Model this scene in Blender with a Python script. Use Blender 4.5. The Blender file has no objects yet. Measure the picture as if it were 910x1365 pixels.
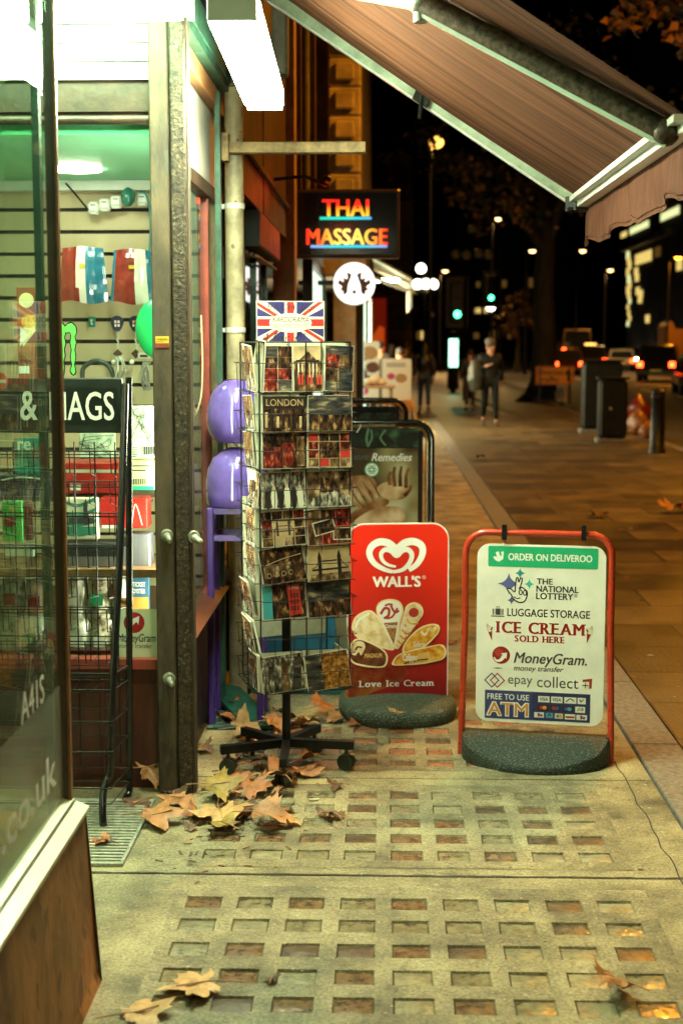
import bpy, math, random
from mathutils import Vector, Matrix, noise
R = math.radians
random.seed(7)
SC = bpy.context.scene
COL = SC.collection

# ------------------------------------------------------------------ camera
F = 1365 * 50 / 36.0
PITCH, YAW, CAMH = math.atan(222.5 / F), R(1.65), 1.65
cam = bpy.data.cameras.new('camera')
cam.sensor_fit = 'VERTICAL'; cam.sensor_height = 36; cam.sensor_width = 24; cam.lens = 50
cam.clip_start = 0.05; cam.clip_end = 2000
cam.dof.use_dof = True; cam.dof.focus_distance = 5.0; cam.dof.aperture_fstop = 3.2
cam_o = bpy.data.objects.new('camera', cam); COL.objects.link(cam_o)
cam_o.location = (0, 0, CAMH); cam_o.rotation_euler = (R(90) - PITCH, 0, YAW)
SC.camera = cam_o

# ------------------------------------------------------------------ world (night sky)
w = bpy.data.worlds.new('World'); SC.world = w; w.use_nodes = True
nt = w.node_tree; bg = nt.nodes['Background']
sky = nt.nodes.new('ShaderNodeTexSky'); sky.sky_type = 'NISHITA'; sky.sun_disc = False
sky.sun_elevation = R(-6); sky.sun_rotation = R(120)
nt.links.new(sky.outputs[0], bg.inputs[0]); bg.inputs[1].default_value = 0.02

SC.view_settings.view_transform = 'Standard'; SC.view_settings.look = 'None'
SC.view_settings.exposure = 0.0; SC.view_settings.gamma = 1.0
SC.view_settings.use_curve_mapping = False
try:
    SC.cycles.use_denoising = True; SC.cycles.denoiser = 'OPENIMAGEDENOISE'
    SC.cycles.max_bounces = 8; SC.cycles.diffuse_bounces = 2; SC.cycles.transparent_max_bounces = 16
    SC.cycles.sample_clamp_indirect = 6.0
    SC.cycles.caustics_reflective = False; SC.cycles.caustics_refractive = False
except Exception:
    pass

# strengths of the seen and the added lamps
FLUO, DISPLAY, SODIUM, SODIUM_LENS = 165.0, 30.0, 3000.0, 14.0

# ------------------------------------------------------------------ pixel -> world (where things in the photo stand)
def ray(px, py):
    x = (px - 455) / F; y = -(py - 682.5) / F
    fy = math.cos(PITCH) + y * math.sin(PITCH); fz = -math.sin(PITCH) + y * math.cos(PITCH)
    return (x * math.cos(YAW) - fy * math.sin(YAW), x * math.sin(YAW) + fy * math.cos(YAW), fz)
def G(px, py, z=0.0):
    r = ray(px, py); t = (z - CAMH) / r[2]
    return Vector((r[0] * t, r[1] * t, z))
def A(px, py, Y):
    r = ray(px, py); t = Y / r[1]
    return Vector((r[0] * t, Y, CAMH + r[2] * t))
def AX(px, py, X):
    r = ray(px, py); t = X / r[0]
    return Vector((X, r[1] * t, CAMH + r[2] * t))

# ------------------------------------------------------------------ materials
MATS = {}
def M(name, base=(0.5, 0.5, 0.5), rough=0.5, metal=0.0, var=0.0, scale=8.0, bump=0.0, bscale=None, spec=0.5,
      emit=None, es=0.0, c2=None, stretch=None, detail=5.0, spots=None, coat=0.0, sss=0.0, contrast=(0.35, 0.65), grain=None):
    if name in MATS: return MATS[name]
    m = bpy.data.materials.new(name); m.use_nodes = True; MATS[name] = m
    n = m.node_tree.nodes; l = m.node_tree.links; b = n['Principled BSDF']
    b.inputs['Base Color'].default_value = (*base, 1); b.inputs['Roughness'].default_value = rough
    b.inputs['Metallic'].default_value = metal; b.inputs['Specular IOR Level'].default_value = spec
    if coat: b.inputs['Coat Weight'].default_value = coat; b.inputs['Coat Roughness'].default_value = 0.08
    if emit:
        b.inputs['Emission Color'].default_value = (*emit, 1); b.inputs['Emission Strength'].default_value = es
    if var or bump or c2 or spots:
        tc = n.new('ShaderNodeTexCoord'); vec = tc.outputs['Object']
        if stretch:
            mp = n.new('ShaderNodeMapping'); mp.inputs['Scale'].default_value = stretch
            l.new(vec, mp.inputs[0]); vec = mp.outputs[0]
        no = n.new('ShaderNodeTexNoise'); no.inputs['Scale'].default_value = scale; no.inputs['Detail'].default_value = detail
        no.inputs['Roughness'].default_value = 0.65
        l.new(vec, no.inputs['Vector'])
        if var or c2:
            cr = n.new('ShaderNodeValToRGB'); l.new(no.outputs['Fac'], cr.inputs[0])
            e = cr.color_ramp.elements; e[0].position, e[1].position = contrast
            ca = tuple(max(0, c * (1 - var)) for c in base); cb = c2 or tuple(min(1, c * (1 + var)) for c in base)
            e[0].color = (*ca, 1); e[1].color = (*cb, 1)
            out = cr.outputs[0]
            if spots:
                vo = n.new('ShaderNodeTexNoise'); vo.inputs['Scale'].default_value = spots[0]; vo.inputs['Detail'].default_value = 2
                l.new(vec, vo.inputs['Vector'])
                r2 = n.new('ShaderNodeValToRGB'); l.new(vo.outputs['Fac'], r2.inputs[0])
                r2.color_ramp.elements[0].position = spots[1]; r2.color_ramp.elements[1].position = spots[1] + 0.03
                mx = n.new('ShaderNodeMix'); mx.data_type = 'RGBA'
                l.new(r2.outputs[0], mx.inputs['Factor']); l.new(out, mx.inputs['A']); mx.inputs['B'].default_value = (*spots[2], 1)
                out = mx.outputs['Result']
            if grain:
                gn = n.new('ShaderNodeTexNoise'); gn.inputs['Scale'].default_value = grain[0]; gn.inputs['Detail'].default_value = 3; gn.inputs['Roughness'].default_value = .7; l.new(vec, gn.inputs['Vector'])
                gr = n.new('ShaderNodeMapRange'); l.new(gn.outputs['Fac'], gr.inputs[0]); gr.inputs['From Min'].default_value = .3; gr.inputs['From Max'].default_value = .7; gr.inputs['To Min'].default_value = 1 - grain[1]; gr.inputs['To Max'].default_value = 1 + grain[1]
                dn = n.new('ShaderNodeTexNoise'); dn.inputs['Scale'].default_value = 9; dn.inputs['Detail'].default_value = 6; dn.inputs['Roughness'].default_value = .75; l.new(vec, dn.inputs['Vector'])
                dr = n.new('ShaderNodeMapRange'); l.new(dn.outputs['Fac'], dr.inputs[0]); dr.inputs['From Min'].default_value = .32; dr.inputs['From Max'].default_value = .5; dr.inputs['To Min'].default_value = .55; dr.inputs['To Max'].default_value = 1
                mm = n.new('ShaderNodeMath'); mm.operation = 'MULTIPLY'; l.new(gr.outputs[0], mm.inputs[0]); l.new(dr.outputs[0], mm.inputs[1])
                vm = n.new('ShaderNodeVectorMath'); vm.operation = 'SCALE'; l.new(out, vm.inputs[0]); l.new(mm.outputs[0], vm.inputs['Scale']); out = vm.outputs[0]
            l.new(out, b.inputs['Base Color'])
            rr = n.new('ShaderNodeMapRange'); l.new(no.outputs['Fac'], rr.inputs[0])
            rr.inputs['To Min'].default_value = min(1, rough * 1.25); rr.inputs['To Max'].default_value = rough * 0.8
            l.new(rr.outputs[0], b.inputs['Roughness'])
        if bump:
            bn = n.new('ShaderNodeTexNoise'); bn.inputs['Scale'].default_value = bscale or scale * 4; bn.inputs['Detail'].default_value = 4
            l.new(vec, bn.inputs['Vector'])
            bp = n.new('ShaderNodeBump'); bp.inputs['Strength'].default_value = bump; bp.inputs['Distance'].default_value = 0.01
            l.new(bn.outputs['Fac'], bp.inputs['Height']); l.new(bp.outputs[0], b.inputs['Normal'])
    return m
def photo(name, cols, scale=40.0, rough=0.25, stretch=None, vor=False, detail=3.0, seed=0.0):
    """printed photograph: patches of several tones"""
    if name in MATS: return MATS[name]
    m = bpy.data.materials.new(name); m.use_nodes = True; MATS[name] = m
    n = m.node_tree.nodes; l = m.node_tree.links; b = n['Principled BSDF']; b.inputs['Roughness'].default_value = rough
    tc = n.new('ShaderNodeTexCoord'); mp = n.new('ShaderNodeMapping')
    mp.inputs['Scale'].default_value = stretch or (1, 1, 1); mp.inputs['Location'].default_value = (seed, seed * 2.3, seed * .7)
    oi = n.new('ShaderNodeObjectInfo'); va = n.new('ShaderNodeVectorMath'); va.operation = 'MULTIPLY_ADD'
    l.new(oi.outputs['Random'], va.inputs[0]); va.inputs[1].default_value = (7.3, 3.1, 5.7); l.new(tc.outputs['Object'], va.inputs[2]); l.new(va.outputs[0], mp.inputs[0])
    no = n.new('ShaderNodeTexNoise'); no.inputs['Scale'].default_value = scale; no.inputs['Detail'].default_value = detail
    l.new(mp.outputs[0], no.inputs['Vector']); src = no.outputs['Fac']
    if vor:
        vo = n.new('ShaderNodeTexVoronoi'); vo.inputs['Scale'].default_value = scale; l.new(mp.outputs[0], vo.inputs['Vector'])
        sep = n.new('ShaderNodeSeparateColor'); l.new(vo.outputs['Color'], sep.inputs[0])
        ad = n.new('ShaderNodeMath'); ad.operation = 'MULTIPLY_ADD'; l.new(sep.outputs[0], ad.inputs[0]); ad.inputs[1].default_value = 0.55
        hm = n.new('ShaderNodeMath'); hm.operation = 'MULTIPLY'; l.new(no.outputs['Fac'], hm.inputs[0]); hm.inputs[1].default_value = 0.45
        l.new(hm.outputs[0], ad.inputs[2]); src = ad.outputs[0]
    cr = n.new('ShaderNodeValToRGB'); l.new(src, cr.inputs[0]); e = cr.color_ramp.elements
    k = len(cols); lo, hi = (0.12, 0.8) if vor else (0.3, 0.7)
    while len(e) < k: e.new(0.5)
    for i, c in enumerate(cols): e[i].position = lo + (hi - lo) * i / (k - 1); e[i].color = (*c, 1)
    l.new(cr.outputs[0], b.inputs['Base Color'])
    return m
def E(name, col, s):
    if name in MATS: return MATS[name]
    m = bpy.data.materials.new(name); m.use_nodes = True; MATS[name] = m
    n = m.node_tree.nodes; l = m.node_tree.links; n.remove(n['Principled BSDF'])
    e = n.new('ShaderNodeEmission'); e.inputs[0].default_value = (*col, 1); e.inputs[1].default_value = s
    l.new(e.outputs[0], n['Material Output'].inputs[0]); return m
def GLASS(name, tint=(0.9, 0.96, 0.92), ior=1.5, rough=0.0, haze=0.0):
    if name in MATS: return MATS[name]
    m = bpy.data.materials.new(name); m.use_nodes = True; MATS[name] = m
    n = m.node_tree.nodes; l = m.node_tree.links; n.remove(n['Principled BSDF'])
    t = n.new('ShaderNodeBsdfTransparent'); t.inputs[0].default_value = (*tint, 1)
    g = n.new('ShaderNodeBsdfGlossy'); g.inputs['Roughness'].default_value = rough
    fr = n.new('ShaderNodeFresnel'); ge = n.new('ShaderNodeNewGeometry'); ma = n.new('ShaderNodeMapRange')
    ma.inputs['To Min'].default_value = ior; ma.inputs['To Max'].default_value = 1 / ior
    l.new(ge.outputs['Backfacing'], ma.inputs[0]); l.new(ma.outputs[0], fr.inputs[0])
    mx = n.new('ShaderNodeMixShader'); l.new(fr.outputs[0], mx.inputs[0]); l.new(t.outputs[0], mx.inputs[1]); l.new(g.outputs[0], mx.inputs[2])
    out = mx
    if haze:
        d = n.new('ShaderNodeBsdfDiffuse'); d.inputs[0].default_value = (.7, .75, .7, 1)
        no = n.new('ShaderNodeTexNoise'); no.inputs['Scale'].default_value = 6; tc = n.new('ShaderNodeTexCoord'); l.new(tc.outputs['Object'], no.inputs['Vector'])
        ml = n.new('ShaderNodeMath'); ml.operation = 'MULTIPLY'; l.new(no.outputs['Fac'], ml.inputs[0]); ml.inputs[1].default_value = haze
        m2 = n.new('ShaderNodeMixShader'); l.new(ml.outputs[0], m2.inputs[0]); l.new(mx.outputs[0], m2.inputs[1]); l.new(d.outputs[0], m2.inputs[2]); out = m2
    l.new(out.outputs[0], n['Material Output'].inputs[0]); return m

# ------------------------------------------------------------------ mesh building
class Fr:
    """a 2-D drawing plane: origin, right, up (normal towards the viewer)"""
    def __init__(s, o, u=(1, 0, 0), v=(0, 0, 1), k=1.0):
        s.o = Vector(o); s.u = Vector(u).normalized(); s.v = Vector(v).normalized(); s.n = s.u.cross(s.v); s.k = k
    def p(s, a, b, c=0.0): return s.o + s.u * (a * s.k) + s.v * (b * s.k) + s.n * c
def smooth2(pts, n=6, closed=False):
    P = [Vector(p) for p in pts]; out = []; N = len(P)
    for i in range(N if closed else N - 1):
        p0 = P[i - 1] if (i or closed) else P[0]; p1 = P[i]; p2 = P[(i + 1) % N]
        p3 = P[(i + 2) % N] if (closed or i + 2 < N) else P[-1]
        for k in range(n):
            t = k / n
            out.append(0.5 * (2 * p1 + (p2 - p0) * t + (2 * p0 - 5 * p1 + 4 * p2 - p3) * t * t + (3 * p1 - p0 - 3 * p2 + p3) * t ** 3))
    if not closed: out.append(P[-1])
    return out
def rrect(x0, y0, x1, y1, r, n=6):
    out = []
    for cx, cy, a0 in ((x1 - r, y0 + r, -90), (x1 - r, y1 - r, 0), (x0 + r, y1 - r, 90), (x0 + r, y0 + r, 180)):
        for k in range(n + 1):
            a = R(a0 + 90 * k / n); out.append((cx + r * math.cos(a), cy + r * math.sin(a)))
    return out
def ell(cx, cy, a, b=None, n=24, rot=0.0):
    b = b or a; c, s = math.cos(rot), math.sin(rot)
    return [(cx + a * math.cos(t) * c - b * math.sin(t) * s, cy + a * math.cos(t) * s + b * math.sin(t) * c) for t in (2 * math.pi * i / n for i in range(n))]
_TC = {}
def text2d(s, bold=0.0, shear=0.0):
    key = (s, bold, shear)
    if key in _TC: return _TC[key]
    cu = bpy.data.curves.new('lettering', 'FONT'); cu.body = s; cu.offset = bold; cu.shear = shear; cu.resolution_u = 3
    ob = bpy.data.objects.new('lettering', cu); COL.objects.link(ob)
    dg = bpy.context.evaluated_depsgraph_get(); me = bpy.data.meshes.new_from_object(ob.evaluated_get(dg))
    v = [(p.co.x, p.co.y) for p in me.vertices]; f = [tuple(p.vertices) for p in me.polygons]
    bpy.data.objects.remove(ob); bpy.data.curves.remove(cu); bpy.data.meshes.remove(me)
    xs = [p[0] for p in v]; ys = [p[1] for p in v]
    _TC[key] = (v, f, (min(xs), min(ys), max(xs), max(ys))); return _TC[key]
SERIFS = {'I': ((.5, 0), (.5, 1)), 'E': ((.0, 0), (.0, 1)), 'R': ((.05, 0), (.05, 1), (.95, 0)), 'A': ((.08, 0), (.92, 0)), 'M': ((.1, 0), (.9, 0), (.05, 1), (.95, 1)),
          'L': ((.05, 0), (.05, 1)), 'D': ((.0, 0), (.0, 1)), 'H': ((.1, 0), (.9, 0), (.1, 1), (.9, 1)), 'r': ((.1, 0), (.1, 1)), 'm': ((.07, 0), (.5, 0), (.93, 0)),
          'o': (), 'v': ((.1, 1), (.9, 1)), 'K': ((.1, 0), (.1, 1), (.9, 0), (.9, 1))}
class MB:
    def __init__(s): s.v = []; s.f = []; s.m = []; s.sm = []
    def add(s, v, f, mat=0, sm=False):
        o = len(s.v); s.v += [Vector(p) for p in v]
        for q in f: s.f.append(tuple(i + o for i in q)); s.m.append(mat); s.sm.append(sm)
        return s
    def obox(s, c, a, b, d, mat=0):
        c, a, b, d = Vector(c), Vector(a), Vector(b), Vector(d)
        v = [c + a * i + b * j + d * k for k in (-1, 1) for j in (-1, 1) for i in (-1, 1)]
        f = [(0, 2, 3, 1), (4, 5, 7, 6), (0, 1, 5, 4), (2, 6, 7, 3), (0, 4, 6, 2), (1, 3, 7, 5)]
        if a.cross(b).dot(d) < 0: f = [q[::-1] for q in f]
        return s.add(v, f, mat)
    def box(s, x0, y0, z0, x1, y1, z1, mat=0):
        x0, x1 = sorted((x0, x1)); y0, y1 = sorted((y0, y1)); z0, z1 = sorted((z0, z1))
        return s.obox(((x0 + x1) / 2, (y0 + y1) / 2, (z0 + z1) / 2), ((x1 - x0) / 2, 0, 0), (0, (y1 - y0) / 2, 0), (0, 0, (z1 - z0) / 2), mat)
    def bbox(s, x0, y0, z0, x1, y1, z1, r=0.01, mat=0):
        """box with chamfered vertical and top edges"""
        x0, x1 = sorted((x0, x1)); y0, y1 = sorted((y0, y1)); z0, z1 = sorted((z0, z1)); r = min(r, (x1 - x0) / 2.2, (y1 - y0) / 2.2, (z1 - z0) / 2.2)
        def ring(i, z): return [(x0 + r + i, y0 + i, z), (x1 - r - i, y0 + i, z), (x1 - i, y0 + r + i, z), (x1 - i, y1 - r - i, z), (x1 - r - i, y1 - i, z), (x0 + r + i, y1 - i, z), (x0 + i, y1 - r - i, z), (x0 + i, y0 + r + i, z)]
        rings = [ring(r * .6, z0), ring(0, z0 + r), ring(0, z1 - r), ring(r * .6, z1)]
        v = sum(rings, []); f = [tuple(range(7, -1, -1)), tuple(range(24, 32))]
        for k in range(3):
            for i in range(8): j = (i + 1) % 8; f.append((k * 8 + i, k * 8 + j, k * 8 + 8 + j, k * 8 + 8 + i))
        return s.add(v, f, mat)
    def bar(s, p, q, w, h, mat=0, up=(0, 0, 1)):
        p, q = Vector(p), Vector(q); d = (q - p); u = d.cross(Vector(up))
        if u.length < 1e-5: u = d.cross(Vector((1, 0, 0)))
        u.normalize(); v = u.cross(d).normalized()
        return s.obox((p + q) / 2, d / 2, u * w / 2, v * h / 2, mat)
    def tube(s, pts, r, n=8, mat=0, sm=True, caps=True):
        P = [Vector(p) for p in pts]; N = len(P); rs = r if isinstance(r, (list, tuple)) else [r] * N
        rings = []; prev = None
        for i in range(N):
            d = (P[min(i + 1, N - 1)] - P[max(i - 1, 0)]).normalized()
            if prev is None:
                u = d.cross(Vector((0, 0, 1)))
                if u.length < 1e-3: u = d.cross(Vector((1, 0, 0)))
            else: u = prev - d * prev.dot(d)
            u.normalize(); prev = u; v = d.cross(u)
            rings.append([P[i] + (u * math.cos(2 * math.pi * k / n) + v * math.sin(2 * math.pi * k / n)) * rs[i] for k in range(n)])
        vs = sum(rings, []); f = []
        for i in range(N - 1):
            for k in range(n): j = (k + 1) % n; f.append((i * n + k, i * n + j, i * n + n + j, i * n + n + k))
        s.add(vs, f, mat, sm)
        if caps: s.add(rings[0], [tuple(range(n - 1, -1, -1))], mat); s.add(rings[-1], [tuple(range(n))], mat)
        return s
    def flat(s, poly, fr, off=0.0, mat=0):
        v = [fr.p(x, y, off) for x, y in poly]
        ar = sum(poly[i - 1][0] * poly[i][1] - poly[i][0] * poly[i - 1][1] for i in range(len(poly)))
        q = tuple(range(len(v))); return s.add(v, [q if ar > 0 else q[::-1]], mat)
    def prism(s, poly, fr, c0, c1, mat=0, side=None):
        ar = sum(poly[i - 1][0] * poly[i][1] - poly[i][0] * poly[i - 1][1] for i in range(len(poly)))
        if ar < 0: poly = poly[::-1]
        n = len(poly); c0, c1 = min(c0, c1), max(c0, c1)
        v = [fr.p(x, y, c0) for x, y in poly] + [fr.p(x, y, c1) for x, y in poly]
        s.add(v, [tuple(range(n - 1, -1, -1)), tuple(range(n, 2 * n))], mat)
        return s.add(v, [(i, (i + 1) % n, n + (i + 1) % n, n + i) for i in range(n)], mat if side is None else side)
    def rect(s, x0, y0, x1, y1, fr, off=0.0, mat=0): return s.flat([(x0, y0), (x1, y0), (x1, y1), (x0, y1)], fr, off, mat)
    def ribbon(s, pts, w, fr, off=0.0, mat=0, n=6, closed=False):
        P = smooth2([(*p, 0) for p in pts], n, closed) if n else [Vector((*p, 0)) for p in pts]; N = len(P); L = []; Q = []
        for i in range(N):
            if closed: d = P[(i + 1) % N] - P[i - 1]
            else: d = P[min(i + 1, N - 1)] - P[max(i - 1, 0)]
            d.normalize(); nn = Vector((-d.y, d.x, 0)); t = i / max(1, N - 1)
            ww = w if not callable(w) else w(t)
            L.append(fr.p(P[i].x + nn.x * ww / 2, P[i].y + nn.y * ww / 2, off)); Q.append(fr.p(P[i].x - nn.x * ww / 2, P[i].y - nn.y * ww / 2, off))
        f = [(N + i, N + (i + 1) % N, (i + 1) % N, i) for i in range(N if closed else N - 1)]
        return s.add(L + Q, f, mat)
    def text(s, t, fr, x0, y0, x1=None, y1=None, off=0.0, mat=0, bold=0.0, shear=0.0):
        bd = max(0, bold) * .8; v, f, b = text2d(t, min(0, bold), shear); b = (b[0] - bd, b[1] - bd * .5, b[2] + bd, b[3] + bd * .5); bw, bh = b[2] - b[0], b[3] - b[1]
        ky = ((y1 - y0) / bh) if y1 is not None else None
        kx = ((x1 - x0) / bw) if x1 is not None else ky
        if ky is None: ky = kx
        for i, (dx, dy) in enumerate(((-1, .5), (1, -.5), (1, .5), (-1, -.5), (0, 0)) if bd else ((0, 0),)):
            s.add([fr.p(x0 + (p[0] + dx * bd - b[0]) * kx, y0 + (p[1] + dy * bd - b[1]) * ky, off + i * .00005) for p in v], f, mat)
        return s
    def slab(s, t, fr, x0, y0, x1, y1, off=0.0, mat=0, bold=0.03, gap=0.1, bar=0.16):
        """slab-serif capitals: each letter plus its own foot and head slabs"""
        w = []; xc = 0
        capb = text2d('H', 0)[2]; ch = capb[3] - capb[1]
        for c in t:
            if c == ' ': xc += .38; continue
            v, f, b = text2d(c, 0); b = (b[0] - bold, b[1], b[2] + bold, b[3]); w.append((c, xc, v, f, b)); xc += (b[2] - b[0]) + gap + (.12 if c == 'I' else 0)
        k = (x1 - x0) / (xc - gap); ky = (y1 - y0) / ch
        for c, cx, v, f, b in w:
            if c == 'I': cx += .06
            for i, dx in enumerate((-bold, 0, bold)): s.add([fr.p(x0 + (cx + p[0] + dx - b[0]) * k, y0 + (p[1] - capb[1]) * ky, off + i * .00004) for p in v], f, mat)
            bw = b[2] - b[0]
            for fx, top in SERIFS.get(c, ()):
                h = (b[3] - capb[1]) * ky if top else (0 if b[1] > -.1 else 0); hw = .15 if c not in 'M m' else .12
                xx = x0 + (cx + bw * fx) * k; th = bar * .62 * (y1 - y0); y = y0 + h - (th if top else 0)
                s.rect(xx - hw * k, y, xx + hw * k, y + th, fr, off + .00015, mat)
        return s
    def lathe(s, prof, c=(0, 0, 0), n=20, mat=0, sm=True, sx=1.0, sy=1.0, cap=True):
        c = Vector(c); rings = [[c + Vector((r * sx * math.cos(2 * math.pi * k / n), r * sy * math.sin(2 * math.pi * k / n), z)) for k in range(n)] for r, z in prof]
        f = []
        for i in range(len(prof) - 1):
            for k in range(n): j = (k + 1) % n; f.append((i * n + k, i * n + j, i * n + n + j, i * n + n + k))
        s.add(sum(rings, []), f, mat, sm)
        if cap: s.add(rings[0], [tuple(range(n - 1, -1, -1))], mat); s.add(rings[-1], [tuple(range(n))], mat)
        return s
    def ball(s, c, r, n=14, mat=0, sx=1, sy=1, sz=1):
        m = max(5, n // 2); return s.lathe([(max(1e-4, r * math.sin(math.pi * i / m)), -r * sz * math.cos(math.pi * i / m)) for i in range(m + 1)], c, n, mat, True, sx, sy, False)
    def build(s, name, mats, parent=None, world=False, base=None, rot=None):
        """ONE mesh object. world=True: the vertices are world coordinates (parent chain unrotated)."""
        if not isinstance(mats, (list, tuple)): mats = [mats]
        me = bpy.data.meshes.new(name); off = Vector((0, 0, 0)); loc = Vector((0, 0, 0))
        if parent is not None and world:
            q = parent
            while q: off += q.location; q = q.parent
        if parent is None:
            if base is None and s.v:
                xs = [p.x for p in s.v]; ys = [p.y for p in s.v]; zs = [p.z for p in s.v]
                base = Vector(((min(xs) + max(xs)) / 2, (min(ys) + max(ys)) / 2, min(zs)))
            off = Vector(base or (0, 0, 0)); loc = off.copy()
        me.from_pydata([tuple(p - off) for p in s.v], [], s.f)
        for m in mats: me.materials.append(m)
        me.polygons.foreach_set('material_index', s.m); me.polygons.foreach_set('use_smooth', s.sm); me.update()
        o = bpy.data.objects.new(name, me); COL.objects.link(o)
        if parent is not None: o.parent = parent
        o.location = loc
        if rot is not None: o.rotation_euler = rot
        return o
def tag(o, label=None, cat=None, group=None, kind=None):
    if label: o['label'] = label
    if cat: o['category'] = cat
    if group: o['group'] = group
    if kind: o['kind'] = kind
    return o
def thing(name, label, cat, loc=(0, 0, 0), rz=0.0, group=None):
    o = bpy.data.objects.new(name, None); COL.objects.link(o); o.location = Vector(loc); o.rotation_euler = (0, 0, rz)
    o.empty_display_size = 0.1
    return tag(o, label, cat, group)
def kids(o): return [c for c in bpy.data.objects if c.parent == o]
def dup(o, parent=None, loc=None, rz=None, label=None):
    c = o.copy(); COL.objects.link(c)
    if parent is not None: c.parent = parent
    if loc is not None: c.location = Vector(loc)
    if rz is not None: c.rotation_euler = (0, 0, rz)
    if label: c['label'] = label
    for k in kids(o): dup(k, c)
    return c

# ------------------------------------------------------------------ palette
black_metal = M('black_metal', (.012, .014, .013), .38, .6, .3, 20)
black_gloss = M('black_gloss', (.01, .011, .011), .18)
rubber = M('rubber', (.015, .016, .016), .7)
white_paint = M('white_paint', (.72, .74, .68), .4, 0, .1, 5, .05)
white_metal = M('white_enamel', (.75, .78, .72), .35, .1, .08, 6)
steel = M('steel', (.5, .5, .46), .35, .9, .2, 30)
clear_glass = GLASS('clear_glass')
green_glass = GLASS('window_glass', (.93, .98, .94), 1.32, 0.0, .012)
white_print = M('white_print', (.82, .82, .76), .4)
black_print = M('black_print', (.015, .015, .015), .45)
FL = (0.88, 1.0, 0.68)
AMBER = (1.0, 0.37, 0.02)
DISP = (1.0, 0.98, 0.72)
# ================================================================== GROUND
concrete = M('pavement_concrete', (.235, .195, .105), .66, 0, .6, 2.6, .6, 60, spots=(38, .69, (.36, .33, .25)), detail=9, grain=(110, .55))
slab_m = M('paving_slab', (.17, .16, .13), .6, 0, .3, 3, .4, 50)
granite = M('granite_strip', (.16, .15, .125), .55, 0, .35, 40, .3, 90)
asphalt = M('asphalt', (.045, .043, .04), .6, 0, .35, 30, .4, 80)
dark_gap = M('joint_dirt', (.03, .027, .02), .9, 0, .4, 40)
def brick_floor():
    m = bpy.data.materials.new('slab_paving'); m.use_nodes = True; n = m.node_tree.nodes; l = m.node_tree.links; b = n['Principled BSDF']
    tc = n.new('ShaderNodeTexCoord'); mp = n.new('ShaderNodeMapping'); mp.inputs['Rotation'].default_value = (0, 0, 0)
    l.new(tc.outputs['Object'], mp.inputs[0])
    br = n.new('ShaderNodeTexBrick'); l.new(mp.outputs[0], br.inputs['Vector'])
    br.inputs['Scale'].default_value = 1; br.inputs['Brick Width'].default_value = .93; br.inputs['Row Height'].default_value = .62
    br.inputs['Mortar Size'].default_value = .011; br.inputs['Color1'].default_value = (.055, .04, .018, 1); br.inputs['Color2'].default_value = (.17, .125, .06, 1)
    br.inputs['Mortar'].default_value = (.015, .012, .008, 1); br.inputs['Bias'].default_value = -.1
    no = n.new('ShaderNodeTexNoise'); no.inputs['Scale'].default_value = 2.2; no.inputs['Detail'].default_value = 8; no.inputs['Roughness'].default_value = .7; l.new(tc.outputs['Object'], no.inputs['Vector'])
    cr = n.new('ShaderNodeValToRGB'); l.new(no.outputs['Fac'], cr.inputs[0]); cr.color_ramp.elements[0].position = .3; cr.color_ramp.elements[0].color = (.28, .27, .25, 1); cr.color_ramp.elements[1].position = .68; cr.color_ramp.elements[1].color = (1.35, 1.35, 1.3, 1)
    mx = n.new('ShaderNodeMix'); mx.data_type = 'RGBA'; mx.blend_type = 'MULTIPLY'; mx.inputs['Factor'].default_value = 1
    l.new(br.outputs['Color'], mx.inputs['A']); l.new(cr.outputs[0], mx.inputs['B']); l.new(mx.outputs['Result'], b.inputs['Base Color'])
    n2 = n.new('ShaderNodeTexNoise'); n2.inputs['Scale'].default_value = 45; n2.inputs['Detail'].default_value = 4; l.new(tc.outputs['Object'], n2.inputs['Vector'])
    ad = n.new('ShaderNodeMath'); ad.operation = 'MULTIPLY_ADD'; l.new(br.outputs['Fac'], ad.inputs[0]); ad.inputs[1].default_value = -1.2; l.new(n2.outputs['Fac'], ad.inputs[2])
    bp = n.new('ShaderNodeBump'); bp.inputs['Strength'].default_value = .45; bp.inputs['Distance'].default_value = .008; l.new(ad.outputs[0], bp.inputs['Height']); l.new(bp.outputs[0], b.inputs['Normal'])
    mr = n.new('ShaderNodeMapRange'); l.new(no.outputs['Fac'], mr.inputs[0]); mr.inputs['To Min'].default_value = .32; mr.inputs['To Max'].default_value = .6; l.new(mr.outputs[0], b.inputs['Roughness'])
    return m
slabs = brick_floor()
g = MB(); g.box(-400, -60, -.6, 400, 900, -.165); tag(g.build('ground', asphalt, base=(0, 0, 0)), kind='structure')
g = MB(); g.box(4.86, -30, -.164, 21, 400, -.12); tag(g.build('road', asphalt, base=(0, 0, 0)), kind='structure')
g = MB(); g.box(21, -30, -.164, 34, 400, 0.0); tag(g.build('far_pavement', slabs, base=(0, 0, 0)), kind='structure')
g = MB()
for i in range(60): g.bbox(4.70, -20 + i * 1.5, -.163, 4.855, -20 + i * 1.5 + 1.492, .002, .012)
tag(g.build('kerb', granite, base=(0, 0, 0)), kind='structure')
# lane markings
g = MB()
for i in range(14): g.box(10.2, 4 + i * 7, -.119, 10.32, 8 + i * 7, -.115)
tag(g.build('road_marking', white_paint, base=(0, 0, 0)), kind='structure')

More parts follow.
